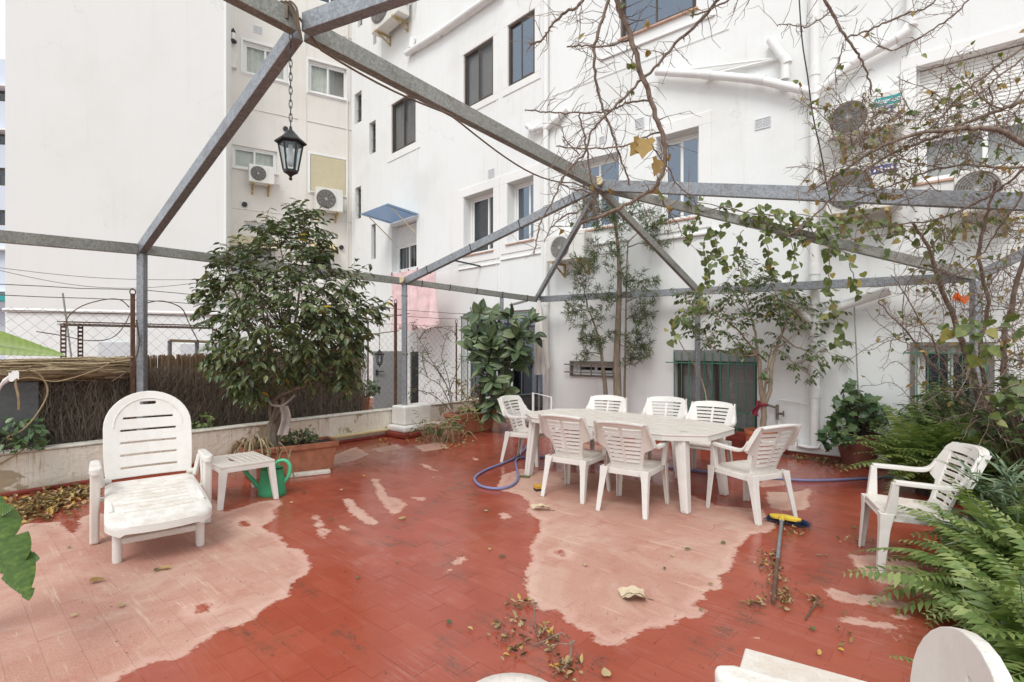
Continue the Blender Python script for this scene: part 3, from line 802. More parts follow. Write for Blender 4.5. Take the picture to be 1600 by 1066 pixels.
# white kerb and red skirting at the foot of the wall
xk = PR.xz(1235, 700)[0]
mb = MB(); mb.box((xk, -0.20, 0.06), (8.0, -0.003, 0.15)); mb.build('kerb', M['trim_white'], bld, bevel=0.012)
mb = MB(); mb.box((0.0, -0.10, 0.0), (xk - 0.004, -0.003, 0.16)); mb.build('skirting', M['red_paint'], bld, bevel=0.02, seg=2)
mb = MB(); mb.box((xk, -0.16, 0.0), (8.0, -0.003, 0.058)); mb.build('skirting', M['red_paint'], bld)
def vent(pl, par, u, v, w=0.22, h=0.16, two=True):
    x, z = pl.xz(u, v); off = 0.0
    mb = MB(); ring(mb, x - w / 2, x + w / 2, z - h / 2, z + h / 2, -0.012, -0.001, 0.012)
    if two: mb.box((x - .006, -.012, z - h / 2 + .012), (x + .006, -.001, z + h / 2 - .012))
    for k in range(6): mb.box((x - w / 2 + .012, -.008, lerp(z - h / 2 + .014, z + h / 2 - .014, k / 6)), (x + w / 2 - .012, -.0015, lerp(z - h / 2 + .014, z + h / 2 - .014, (k + .6) / 6)))
    return mb.build('vent_grille', M['pale_grey'], par)
vent(PR, bld, 1192, 193); vent(PR, bld, 1000, 193, 0.16, 0.18, False); vent(PR, bld, 941, 219, 0.12, 0.13, False)
# --- left part of the same block
wing = thing('apartment_building', 'white facade left of the corner downpipe, with brown windows and blue canopy', 'building', (PL.o.x, PL.o.y, 0), PL.ang)
LH = {
 'b1': rect(PL, 725, 771, 748, 72, 748, 160), 'b2': rect(PL, 794, 836, 794, 41, 812, 127), 'b3': rect(PL, 612, 650, 613, 164, 612, 241),
 'w1': rect(PL, 725, 771, 725, 309, 770, 391), 'w2': rect(PL, 793, 834, 793, 287, 832, 374), 'can': rect(PL, 612, 652, 640, 346, 640, 421),
 's1': rect(PL, 554, 565, 560, 144, 560, 192), 's2': rect(PL, 577, 587, 582, 190, 582, 240), 's3': rect(PL, 583, 588, 585, 22, 585, 70), 's4': rect(PL, 559, 566, 562, 10, 562, 42),
 's5': rect(PL, 555, 564, 560, 292, 560, 342), 's6': rect(PL, 580, 587, 584, 350, 584, 405), 'door': rect(PL, 723, 848, 780, 487, 780, 646), 'up': rect(PL, 637, 650, 640, -75, 640, 4)}
mb = MB(); wall_holes(mb, -8.6, 0.0, 0, TOP, list(LH.values()), 0.3)
mb.build('wall', M['wall_white'], wing, keep=True)
def win_l(key, *a, **k): return window(wing, LH[key], *a, **k)
for k in ('b1', 'b2', 'b3'):
    win_l(k, 'brown', 0.02, None, 'slats', 'dark_room', 'glass_blue' if k == 'b2' else 'glass')
    x0, x1, z0, z1 = LH[k]; frame_band(wing, LH[k], 0.16 if k != 'b3' else 0.2, 0.018)
win_l('w1', 'white', 0.2, 'sill', 'curtain', 'dark_room', 'glass', split=0.62); frame_band(wing, LH['w1'], 0.2, 0.018)
win_l('w2', 'white', 0.2, 'sill', None, 'dark_room', 'glass_blue', split=0.6); frame_band(wing, LH['w2'], 0.2, 0.018)
win_l('can', 'white', 0.16, None, 'curtain', 'dark_room', 'glass', 0.40)
for k in ('s1', 's2', 's3', 's4', 's5', 's6', 'up'): win_l(k, 'slit', 0.12, None, None, 'blind', 'glass', bars=2)
win_l('door', 'white', 0.12, None, None, 'dark_room', 'glass_blue', split=0.6)
for k in ('w1', 'w2'): ledge(wing, LH[k][0] - .2, LH[k][1] + .2, LH[k][2] - .3, 0.025, 0.03)
vent(PL, wing, 768, 271, 0.2, 0.18); 
# narrow rendered strips and cables on the left wing
for u in (652, 777, 587 + 10):
    x, _ = PL.xz(u, HY); mb = MB(); mb.box((x - .012, -0.014, 0.3), (x + .012, -.001, 11.5)); mb.build('surface_conduit', M['trim_white'], wing)
x0, x1, z0, z1 = LH['door']
gr = sub('grille', wing, ((x0 + x1) / 2, -0.05, z0))
def wing_bar(a, b, mat=M['iron_green']):
    mb = MB(); mb.box(a, b); ob = mb.build('bar', mat); ob.parent = gr; ob.location = Vector(ob.location) - gr.location
for k in range(6):
    xx = lerp(x0 + .02, lerp(x0, x1, .45), k / 5); wing_bar((xx - .009, -.06, z0), (xx + .009, -.045, z1 - .05))
for zz in (lerp(z0, z1, .55), lerp(z0, z1, .97)): wing_bar((x0 - .02, -.078, zz - .008), (x1, -.061, zz + .008))

# ------------------------------------------------------------------ house across the gap
back = thing('apartment_building', 'cream house with sliding windows in the gap beside the blank gable', 'building', (PB.o.x, PB.o.y, 0), PB.ang)
BH = {'a': rect(PB, 380, 449, 380, 63, 380, 113), 'b': rect(PB, 482, 543, 482, 93, 482, 143), 'c': rect(PB, 362, 433, 362, 225, 362, 261), 'd': rect(PB, 485, 540, 485, 241, 485, 299),
      'e': rect(PB, 382, 421, 400, 347, 400, 361), 'f': rect(PB, 496, 521, 508, 361, 508, 374), 'g': rect(PB, 362, 430, 380, 369, 380, 430), 'h': rect(PB, 486, 522, 500, 386, 500, 440), 'i': rect(PB, 492, 540, 510, -60, 510, 6)}
mb = MB(); wall_holes(mb, -6.5, 0.3, 0, TOP, list(BH.values()), 0.3); mb.build('wall', M['wall_cream'], back, keep=True)
def win_b(key, *a, **k): return window(back, BH[key], *a, **k)
win_b('a', 'cream', 0.06, 'trim_white', 'curtain', 'dark_room', 'glass_clear'); frame_band(back, BH['a'], .07)
win_b('b', 'cream', 0.06, 'trim_white', 'halfcurtain', 'blind', 'glass_clear'); frame_band(back, BH['b'], .07)
win_b('c', 'cream', 0.06, 'trim_white', 'curtain', 'dark_room', 'glass_clear'); win_b('i', 'cream', 0.06, None, None)
wdd = win_b('d', 'cream', 0.06, 'trim_white', None, 'dark_room', 'glass'); frame_band(back, BH['d'], .07)
x0, x1, z0, z1 = BH['d']; mb = MB(); mb.box((x0 + .01, -.02, z0 + .01), (x1 - .01, .015, z1 - .01)); mb.build('canvas_blind', M['beige_blind'], back)
win_b('e', 'cream', 0.08, None, 'slats'); win_b('f', 'cream', 0.08, None, 'slats')
win_b('g', 'cream', 0.06, None, 'curtain'); win_b('h', 'cream', 0.06, None, None)
x0, x1, z0, z1 = BH['g']; mb = MB(); mb.hexa([(x0 - .05, -.45, z1 - .35), (x1 + .05, -.45, z1 - .35), (x1 + .05, -.44, z1 - .34), (x0 - .05, -.44, z1 - .34), (x0 - .05, -.01, z1), (x1 + .05, -.01, z1), (x1 + .05, 0, z1 + .01), (x0 - .05, 0, z1 + .01)]); mb.build('awning', M['beige_blind'], back)
x0, x1, z0, z1 = BH['h']; mb = MB(); mb.hexa([(x0 - .05, -.4, z1 - .1), (x1 + .05, -.4, z1 - .1), (x1 + .05, -.39, z1 - .08), (x0 - .05, -.39, z1 - .08), (x0 - .05, -.01, z1 + .1), (x1 + .05, -.01, z1 + .1), (x1 + .05, 0, z1 + .12), (x0 - .05, 0, z1 + .12)]); mb.build('awning', M['cap_wood'], back)
for u, v in ((515, 196), (515, 343), (515, 50)):
    z = PB.xz(u, v)[1]; ledge(back, -6.4, 0.25, z, 0.018, 0.02, 'floor_band', 'wall_cream')
x, _ = PB.xz(472, HY); mb = MB(); mb.box((x - .12, -.02, 0), (x + .12, -.001, TOP - .5)); mb.build('pilaster', M['wall_cream'], back)
for u in (548, 556):
    x, _ = PB.xz(u - 6, HY); mb = MB(); mb.tube([(x, -.04, .2), (x, -.04, 12)], .02, 6); mb.build('surface_conduit', M['trim_white'], back)
vent(PB, back, 403, 47, .22, .2)
for u, v in ((382, 320), (446, 202), (533, 387)):
    x, z = PB.xz(u, v); mb = MB(); mb.tube([(x, -.06, z), (x, 0.0, z)], .07, 10); mb.build('flue_mouth', M['dark'], back)
# cowl and small box on the left edge
x, z = PB.xz(364, 58); mb = MB(); mb.tube([(x, -.12, z - .12), (x, -.12, z + .05)], .05, 8); mb.build('flue_pipe', M['pvc'], back, smooth=40)
mb = MB(); mb.lathe([(.09, -.04), (.09, .0), (.05, .03)], 10, (x, -.12, z - .16)); mb.lathe([(.05, 0), (.06, .05), (.03, .1), (.01, .14)], 10, (x, -.12, z + .05)); mb.build('flue_cowl', M['dark'], back)
x, z = PB.xz(361, 95); mb = MB(); mb.box((x - .08, -.12, z - .22), (x + .14, -.002, z + .18)); mb.build('meter_box', M['ac_body'], back, bevel=.01)

# ------------------------------------------------------------------ plain gable, far-left house, white annex
pe = P(352, HY, 13.6)
PP = Plane((pe.x, pe.y), (0.94, 0.34))
gab = thing('plain_building', 'tall blank gable wall without windows filling the upper left', 'building', (pe.x, pe.y, 0), PP.ang)
xl = PP.xz(8, HY)[0]
mb = MB(); mb.box((xl, 0, 0), (0, 6.0, TOP)); mb.build('wall', M['wall_grey'], gab, keep=True)
mb = MB(); mb.box((-.03, -.02, 0), (.02, .06, TOP)); mb.build('corner_strip', M['trim_white'], gab)
pf = P(-2, HY, 24)
far = thing('apartment_building', 'bluish white balcony block glimpsed at the far left edge behind the gable', 'building', (pf.x, pf.y, 0), 0.15)
zt = H + (540 - 92) / F * 24
mb = MB(); wall_holes(mb, -6, 2.5, 0, zt, [(-.55, .55, H + (540 - b) / F * 24, H + (540 - a) / F * 24) for a, b in ((141, 158), (209, 226), (262, 290), (328, 352))], .3); mb.build('wall', M['wall_blue'], far, keep=True)
for a, b in ((141, 158), (209, 226), (262, 290), (328, 352)):
    window(far, (-.55, .55, H + (540 - b) / F * 24, H + (540 - a) / F * 24), 'brown', .05, None, None)
for v in (137, 205, 390, 455):
    z = H + (540 - v) / F * 24; ledge(far, -5, 2.4, z, .06, .35, 'balcony_slab', 'trim_white')
z = H + (540 - 468) / F * 24; mb = MB(); mb.box((-4, -.9, z - .12), (2.3, -.36, z + .1)); mb.build('awning', M['teal'], far)

Pan = Plane((P(8, HY, 9.6).x, 9.6), (0.94, 0.34))
ann = thing('white_annex', 'low white lean-to wall with a rounded coping below the blank gable', 'wall', (Pan.o.x, Pan.o.y, 0), Pan.ang)
xa = Pan.xz(575, HY)[0]; za = Pan.xz(100, 489)[1]
mb = MB(); mb.box((0, 0, 0), (xa, .22, za)); mb.build('wall', M['wall_white'], ann, bevel=.03, seg=2)
mb = MB(); mb.box((-.04, -.05, za + .002), (xa + .04, .27, za + .07)); mb.build('coping', M['trim_white'], ann, bevel=.03, seg=2)
def board(u0, u1, vt, vb, name, label, mat, cat, out=.05, th=.04):
    x0, _ = Pan.xz(u0, HY); x1, _ = Pan.xz(u1, HY); zt_ = Pan.xz((u0 + u1) / 2, vt)[1]
    mb = MB(); w = (x1 - x0)
    mb.box((-w / 2, -th, 0), (w / 2, 0, zt_))
    ob = mb.build(name, M[mat], None, bevel=.01, keep=True); q = Pan.w((x0 + x1) / 2, -out, 0); ob.location = q; ob.rotation_euler = (0, 0, Pan.ang)
    return tag(ob, label, cat)
board(156, 212, 534, 580, 'storage_panel', 'pale grey panel leaning on the white annex, left of the steel post', 'pale_grey', 'panel')
board(283, 345, 537, 580, 'storage_panel', 'pale grey panel leaning on the white annex behind the fig tree', 'pale_grey', 'panel')
board(577, 622, 548, 640, 'metal_door', 'grey metal door standing behind the chain-link fence', 'grey_paint', 'door', .9, .05)
dr = bpy.data.objects['metal_door']
q = Pan.w(Pan.xz(580, HY)[0], -.98, 1.0)
mb = MB(); mb.box((-.9, -.075, .98), (-.86, -.05, 1.1)); mb.box((-.88, -.12, 1.05), (-.74, -.10, 1.07)); mb.box((-.88, -.11, 1.05), (-.865, -.05, 1.07))
hd = mb.build('handle', M['dark'], None, keep=True); hd.parent = dr; bb = [v.co.x for v in dr.data.vertices]; hd.location = (min(bb) + .95, 0, -.05)
board(633, 643, 549, 640, 'black_panel', 'narrow black panel beside the steel post, right of the grey door', 'dark', 'panel', .75, .2)

# slotted-angle rack and pipe frame on the neighbour's side
def along(pl, u, v, y): 
    x, z = pl.xz(u, v); return pl.w(x, y, z)
Ps = Plane(tuple((PW.o + PW.m * 1.5)), PW.r)
rack = thing('slotted_steel_rack', 'rusty slotted-angle rack frame behind the fence on the left', 'rack', Ps.w(1.2, 0, 0))
ro = rack.location.copy()
def rk(name, p, q, w=.045, mat='rust', holes=True):
    mb = MB(); p = Vector(p) - ro; q = Vector(q) - ro; L = (q - p).length; d = (q - p).normalized()
    n = max(2, int(L / .055))
    for k in range(n):
        a = p + d * (L * k / n); b = p + d * (L * (k + .55) / n); mb.bar(a, b, w, .004)
    mb.bar(p + Vector((0, 0, w / 2)), q + Vector((0, 0, w / 2)), .006, .012); mb.bar(p - Vector((0, 0, w / 2)), q - Vector((0, 0, w / 2)), .006, .012)
    if abs(d.z) > .7:
        mb = MB()
        x = Vector((.7, .7, 0))
        for k in range(n): mb.bar(p + d * (L * k / n), p + d * (L * (k + .55) / n), .05, .004, up=(0.7, -.7, 0))
        mb.bar(p + x * .025, q + x * .025, .012, .01); mb.bar(p - x * .025, q - x * .025, .012, .01)
    return mb.build(name, M[mat], rack)
za = Ps.xz(100, 506)[1]
xs_ = [Ps.xz(u, HY)[0] for u in (99, 145, 225, 335)]
rk('shelf_beam', Ps.w(xs_[0], 0, za), Ps.w(xs_[3], 0, za)); rk('shelf_beam', Ps.w(xs_[0], .4, za + .02), Ps.w(xs_[3], .4, za + .02))
for x, y in ((xs_[0], 0), (xs_[0] + .25, .4), (xs_[3], 0)): rk('upright', Ps.w(x, y, .02), Ps.w(x, y, za))
mb = MB(); mb.hexa([Ps.w(xs_[0], .02, za - .01) - ro, Ps.w(xs_[3], .02, za - .01) - ro, Ps.w(xs_[3], .4, za - .01) - ro, Ps.w(xs_[0], .4, za - .01) - ro] + [Ps.w(xs_[0], .02, za + .005) - ro, Ps.w(xs_[3], .02, za + .005) - ro, Ps.w(xs_[3], .4, za + .005) - ro, Ps.w(xs_[0], .4, za + .005) - ro]); mb.build('shelf', M['galv_dull'], rack)
x0, z0_ = Ps.xz(276, 532); x1, _ = Ps.xz(345, 532)
pf_ = thing('pipe_rack', 'grey pipe frame with an orange rail behind the fig tree', 'frame', Ps.w(x0, .3, 0)); po = pf_.location.copy()
for x in (x0, x0 + .38):
    mb = MB(); mb.tube([Ps.w(x, .3, 0) - po, Ps.w(x, .3, z0_) - po], .03, 10); mb.build('upright', M['galv'], pf_, smooth=40)
mb = MB(); mb.tube([Ps.w(x0, .3, z0_) - po, Ps.w(x1, .3, z0_ - .02) - po], .022, 8); mb.build('rail', M['cap_wood'], pf_, smooth=40)
q = P(98, 458, 9.0); q2 = P(128, 575, 9.0); q2.z = 0.0
mb = MB(); mb.tube([q - Vector((q2.x, q2.y, 0)), Vector((0, 0, 0))], .014, 6); st = mb.build('leaning_rod', M['galv_dull'], None, keep=True); st.location = (q2.x, q2.y, 0); tag(st, 'thin grey rod leaning beside the slotted rack', 'rod')

# ------------------------------------------------------------------ parapet, pier
def m_parapet():
    t = NT('weathered_parapet'); w = t.coord('World')
    n1 = t.noise(w, 1.3, 5, 0.65); n2 = t.noise(t.scale(w, (34, 34, 1.6)), 1.0, 6, 0.7, dist=0.8); n3 = t.noise(w, 22, 4)
    c = t.ramp(n1, [(0.35, (0.70, 0.63, 0.50)), (0.6, (0.80, 0.76, 0.66))])
    c = t.mix(t.math('MULTIPLY', t.rng(n2, 0.50, 0.72), t.rng(t.noise(w, 2.6, 4, 0.6), 0.40, 0.60, 0.15, 0.95)), c, (0.42, 0.28, 0.13))
    c = t.mix(t.math('MULTIPLY', t.rng(n3, 0.55, 0.75), 0.35), c, (0.32, 0.26, 0.18))
    big = t.noise(w, 1.9, 5, 0.7, dist=0.4)
    sp = t.new('ShaderNodeSeparateXYZ'); t.link(w, sp.inputs[0])
    left = t.rng(sp.outputs['Y'], 5.7, 5.2)
    c = t.mix(t.math('MULTIPLY', t.rng(t.math('ADD', big, t.math('MULTIPLY', left, 0.12)), 0.56, 0.60), 0.85), c, (0.36, 0.29, 0.18))
    c = t.mix(t.math('MULTIPLY', t.rng(sp.outputs['Z'], 0.16, 0.02), 0.5), c, (0.30, 0.22, 0.12))
    t.bump(t.math('ADD', n3, t.math('MULTIPLY', big, 2)), 0.4, 0.02)
    return t.fin(c, 0.9, spec=0.2)
M['parapet'] = m_parapet()
par = thing('parapet_wall', 'low weathered parapet wall with rust streaks along the left side of the terrace', 'wall', (PW.o.x, PW.o.y, 0), PW.ang)
XEND = 6.95
mb = MB(); mb.box((-3.2, 0, 0.0), (XEND, .17, .425)); mb.build('wall', M['parapet'], par, bevel=.015, seg=2, keep=True)
mb = MB(); mb.box((-3.2, -.012, .4255), (XEND, .185, .455)); mb.build('coping', M['white_paint'], par, bevel=.012, seg=2)
mb = MB(); mb.box((-3.2, -.035, 0.0), (XEND, -.002, .05)); mb.build('skirting', M['red_paint'], par, bevel=.015, seg=2)
xp = PW.xz(632, HY)[0]
lx0 = PW.xz(517, HY)[0]
M['ledge'] = m_plaster('yellowed_ledge', (0.66, 0.54, 0.30), (0.32, 0.20, 0.08), 0.95, 0.5)
mb = MB(); mb.box((lx0, -.055, .09), (xp - .3, -.002, .135)); mb.build('ledge', M['ledge'], par, bevel=.015, seg=2)
M['pier'] = m_plaster('chipped_whitewash', (0.78, 0.75, 0.70), (0.42, 0.34, 0.22), 0.9, 0.5)
pier = thing('masonry_pier', 'square chipped white pier with a stepped base under the second steel post', 'pier', PW.w(xp, -.12, 0), PW.ang)
mb = MB(); mb.box((-.30, -.26, .20), (.30, .10, .52)); mb.build('block', M['pier'], pier, bevel=.03, seg=3)
mb = MB(); mb.box((-.40, -.38, .10), (.42, .10, .198)); mb.build('base', M['pier'], pier, bevel=.03, seg=2)
mb = MB(); mb.box((-.42, -.40, .0), (.44, .10, .098)); mb.build('plinth', M['red_paint'], pier, bevel=.03, seg=2)

# ------------------------------------------------------------------ chain-link fence on the parapet
fen = thing('chain_link_fence', 'rusty chain-link fence standing on the low parapet', 'fence', (PW.o.x, PW.o.y, 0), PW.ang)
def fz(x): return lerp(1.98, 2.02, x / 7)
mb = MB(); s = 0.062; zb = .46; x = -2.6; ph_ = 0
while x < XEND - .05:
    zt_ = fz(x); n = int((zt_ - zb) / s); pts = []
    for k in range(n + 1): pts.append((x + (s / 2 if (k + ph_) % 2 else -s / 2), .08 + (.004 if k % 2 else -.004), zb + k * s * 1.0))
    mb.tube(pts, .0017, 3, cap=False)
    x += s; ph_ = 1 - ph_
mb.build('mesh', M['wire'], fen, kind='stuff')
mb = MB()
for zz, sag in ((1.93, .01), (2.10, .03), (2.22, .04)):
    pts = [(lerp(-2.6, XEND - .1, k / 30), .08, zz - sag * math.sin(math.pi * ((k / 30 * 3) % 1)) + random.uniform(-.006, .006)) for k in range(31)]
    mb.tube(pts, .003 if zz < 2 else .0042, 4)
mb.build('strand_wire', M['wire'], fen)
for u, zt_ in ((211, 2.17), (623, 2.30), (718, 2.0)):
    xx = PW.xz(u, HY)[0]
    mb = MB(); mb.bar((xx, .09, .44), (xx, .09, zt_), .04 if u < 700 else .022, .04 if u < 700 else .022); mb.build('post', M['rust'], fen)
    mb = MB(); mb.tube([(xx + .03 * math.cos(a), .09, zt_ + .02 + .04 * math.sin(a)) for a in [k / 8 * 6.28 for k in range(9)]], .007, 5); mb.build('ring', M['rust'], fen)

# ------------------------------------------------------------------ reed screen and brushwood behind the fence
scr = thing('reed_screen', 'brown split-reed screen with matted brushwood behind the chain-link fence', 'screen', (PW.o.x, PW.o.y, 0), PW.ang)
def screen_top(x): return lerp(1.36, 1.50, (x + .6) / 5)
xa_, xb_ = PW.xz(62, HY)[0] - .2, PW.xz(575, HY)[0] + .25
def reeds(x0, x1, y, n, zt, r, jit, tint, lean):
    mb = MB()
    for k in range(n):
        xx = random.uniform(x0, x1); yy = y + random.uniform(-.03, .03); t_ = min(1, max(0, random.gauss(tint, .2)))
        z1 = zt(xx) + random.uniform(-jit, jit * .6); dx = random.uniform(-lean, lean)
        rr = r * random.uniform(.6, 1.3)
        V = []
        for z_, o_ in ((0.0, 0), (z1, dx)):
            for a in range(3): V.append((xx + o_ + rr * math.cos(a * 2.1), yy + rr * math.sin(a * 2.1), z_))
        mb.add(V, [(0, 1, 4, 3), (1, 2, 5, 4), (2, 0, 3, 5), (3, 4, 5)], t_)
    return mb
reeds(xa_, xb_, .62, 1900, screen_top, .008, .05, .55, .05).build('reeds', M['reed'], scr, kind='stuff')
mb = MB()
for k in range(7600):
    xx = random.uniform(xa_ + .1, xb_); yy = .45 + random.uniform(-.08, .10)
    zz = random.uniform(.0, 1.0) * (screen_top(xx) - .28 + .09 * math.sin(xx * 3)); L = random.uniform(.12, .42); a = random.gauss(math.pi / 2, .42)
    d = Vector((math.cos(a) * .8, random.uniform(-.2, .2), math.sin(a))) * L
    mb.tube([(xx, yy, max(.01, zz)), (xx + d.x, yy + d.y, max(.02, min(zz + d.z, screen_top(xx) - .12)))], [.0028, .0015], 3, cap=False, t=random.random())
mb.build('brushwood', M['brush'], scr, kind='stuff')
for zz in (.5, 1.0):
    mb = MB(); mb.tube([(lerp(xa_, xb_, k / 20), .585 + random.uniform(-.01, .01), zz) for k in range(21)], .006, 4); mb.build('binding_wire', M['wire'], scr)
mb = MB(); mb.box((xa_, .66, 0.0), (xb_, .68, 1.25)); mb.build('backing_mat', M['brush'], scr)

# rolled dry thatch lying on the screen at the left, and the dark grey board below it
th = thing('thatch_roll', 'long bundle of dry bark and straw along the fence top on the left', 'thatch', PW.w(0.0, .5, 0), PW.ang)
x0 = PW.xz(-25, HY)[0]; x1 = PW.xz(213, HY)[0]; zc = PW.xz(100, 583)[1]
mb = MB()
for k in range(520):
    a = random.uniform(x0, x1 - .3); L = random.uniform(.4, 1.4); an = random.uniform(0, 6.28); rr = random.uniform(.03, .15); e = min(a + L, x1 + .1)
    zz = zc + .03 + rr * .8 * math.sin(an); yy = -.1 + rr * 1.2 * math.cos(an)
    mb.tube([(a, yy, zz), ((a + e) / 2, yy + random.uniform(-.03, .03), zz + random.uniform(-.025, .02)), (e, yy + random.uniform(-.05, .05), zz + random.uniform(-.05, .03))], [.007, .010, .003], 4, t=random.random())
mb.build('straw', M['straw'], th, kind='stuff')
mb = MB()
for k in range(3): mb.tube([(lerp(x0, x1, j / 7), -.1 + random.uniform(-.03, .03) + (k - 1) * .08, zc + random.uniform(-.02, .02) + (.05 if k == 1 else 0)) for j in range(8)], [.07, .08, .075, .085, .08, .07, .06, .03], 8, t=.5)
mb.build('core', M['straw'], th, smooth=60)
mb = MB(); mb.bar((x1 - .5, .1, 0), (x1 - .5, .1, zc), .05, .05); mb.build('prop', M['bark_brown'], th)
mb = MB(); mb.bar((x0 + .3, .1, 0), (x0 + .3, .1, zc), .05, .05); mb.build('prop', M['bark_brown'], th)
xg0, xg1 = PW.xz(-60, HY)[0], PW.xz(70, HY)[0]
mb = MB(); mb.box((xg0, 0, 0), (xg1, .05, zc - .1)); gb = mb.build('grey_board', M['grey_board'], None, keep=True, bevel=.006); gb.location = PW.w(0, .34, 0); gb.rotation_euler = (0, 0, PW.ang)
tag(gb, 'dark grey speckled board standing behind the fence at the far left', 'board')
# ------------------------------------------------------------------ steel pergola (one welded frame)
pg = thing('pergola', 'galvanised steel pergola frame with a hipped roof of bare beams over the terrace', 'pergola', (0, 0, 0))
def pole_at(u, v, x): 
    Y = PW.w(x, .08, 0); return P(u, v, Y.y)
L0 = P(-60, 364, 5.05); Lp1 = P(222, 390, 6.34); Lp2 = P(632, 440, 9.06); Cor = P(838, 468, 10.05)
R1 = P(1090, 455, 8.22); R2 = P(1525, 433, 6.05)
A = P(470, 42, 3.95); B = P(936, 290, 7.2)
def beam(name, p, q, w, h, mat='galv', bevel=.004):
    mb = MB(); mb.bar(p, q, w, h); return mb.build(name, M[mat], pg, bevel=bevel)
dL = (Lp1 - L0).normalized()
beam('rail', L0 - dL * 1.2, Lp1 - dL * .05, .06, .125, 'galv_dull')
d_ = (Lp2 - Lp1).normalized(); beam('rail', Lp1 + d_ * .05, Lp2 - d_ * .04, .06, .115, 'galv_dull')
d_ = (Cor - Lp2).normalized(); beam('rail', Lp2 + d_ * .04, Cor, .06, .10, 'galv_dull')
beam('rail', Cor, R1, .06, .11); d_ = (R2 - R1).normalized(); beam('rail', R1 + d_ * .003, R2, .06, .115)
beam('brace', R2, P(1640, 376, 5.6), .06, .11)
beam('rafter', Lp1 + Vector((0, 0, .01)), A - (A - Lp1).normalized() * .06, .085, .13)
dAB = (B - A).normalized()
beam('ridge_beam', A + dAB * .05, B, .09, .15, 'galv_dull')
beam('ridge_beam', A - dAB * 2.2, A - dAB * .05, .09, .15, 'galv_dull')
cx = P(600, -4, 3.60); dc = (cx - A).normalized(); beam('cross_beam', A + dc * .055, A + dc * 4.0, .09, .14)
beam('rafter', Lp2, B - (B - Lp2).normalized() * .05, .08, .12)
beam('rafter', Cor + Vector((0, 0, .01)), B + Vector((0, 0, -.03)), .06, .09)
beam('rafter', R1 + Vector((0, 0, .01)), B + Vector((0, 0, -.03)), .06, .10, 'galv_dull')
beam('rafter', R2 + Vector((0, 0, .01)), B + Vector((0, 0, -.02)), .07, .115, 'galv_dull')
e1 = P(1600, 316, 4.49); dn = (e1 - B).normalized(); eN = B + dn * ((e1 - B).length + .9)
beam('rafter', B + dn * .05, eN, .08, .145)
for q, zf, w, m in ((Lp1, .43, .085, 'galv'), (Lp2, .50, .085, 'galv'), (R1, 0.0, .07, 'galv'), (R2, 0.0, .09, 'galv'), (eN, 0.0, .09, 'galv')):
    mb = MB(); mb.box((q.x - w / 2, q.y - w / 2, zf), (q.x + w / 2, q.y + w / 2, q.z - .05)); mb.build('post', M[m], pg, bevel=.006)
q = P(784, 465, 10.6); mb = MB(); mb.box((q.x - .04, q.y - .04, .43), (q.x + .04, q.y + .04, q.z)); mb.build('post', M['galv'], pg)
mb = MB(); mb.bar(P(797, 477, 10.5), P(824, 470, 10.1), .03, .04); mb.build('brace', M['galv_dull'], pg)
for q, v in ((Lp2, 1.4), (Lp2, 2.4)):
    mb = MB(); mb.box((q.x - .05, q.y - .05, v), (q.x + .05, q.y + .05, v + .018)); mb.build('clamp', M['galv_dull'], pg)
# cable ties on the rails
for p, q, n in ((Lp2, Cor, 5), (Lp2, B, 4)):
    for k in range(n):
        c = p.lerp(q, (k + .6) / n); d = (q - p).normalized()
        mb = MB(); mb.bar(c - d * .007, c + d * .007, .072 if p is Lp2 and q is Cor else .09, .112 if q is Cor else .13); mb.build('cable_tie', M['dark'], pg)
# round end caps
for q, off in ((Lp2, Vector((-.05, -.06, .02))), (B, Vector((-.03, -.08, .03)))):
    c = q + off; mb = MB(); mb.tube([c + Vector((0, -.05, 0)), c + Vector((0, .02, 0))], .062, 14); mb.build('end_cap', M['cap_wood'], pg, smooth=40, bevel=.01)

# cable that runs along the ridge, and thin washing line wires
mb = MB()
pts = [A + Vector((.02, -.08, .02))] + [A.lerp(B, t) + Vector((.02, -.05, -.11 - .05 * math.sin(t * 9) - (.22 * math.sin(math.pi * min(1, max(0, (t - .35) / .5)))))) for t in [k / 26 for k in range(1, 26)]] + [B + Vector((-.05, -.05, -.1))]
mb.tube(pts, .0085, 6); ob = mb.build('power_cable', M['cable'], None, smooth=60); tag(ob, 'brown cable sagging along the underside of the ridge beam', 'cable')
for (u0, v0, u1, v1, sg) in ((-20, 416, 310, 437, .06), (-20, 418, 318, 441, .16)):
    a = P(u0, v0, 6.4); b = P(u1, v1, 7.2); mb = MB()
    mb.tube([a.lerp(b, k / 14) - Vector((0, 0, sg * math.sin(math.pi * k / 14))) for k in range(15)], .0035, 4)
    ob = mb.build('line_wire', M['cable'], None); tag(ob, 'thin wire strung below the left pergola rail' + (', the tauter of two' if sg < .1 else ', the slacker of two'), 'wire')
a = P(655, 0, 4.2); 
mb = MB(); pts = [P(1247, -30, 4.6), P(1253, 60, 4.6), P(1262, 120, 4.6), P(1270, 180, 4.7), P(1283, 240, 4.8), P(1290, 280, 4.9), P(1297, 312, 5.2)]
mb.tube(smooth_path(pts, 4), .006, 5); ob = mb.build('hanging_cable', M['dark'], None); tag(ob, 'thin dark cable dropping past the white downpipe onto the right beam', 'cable')

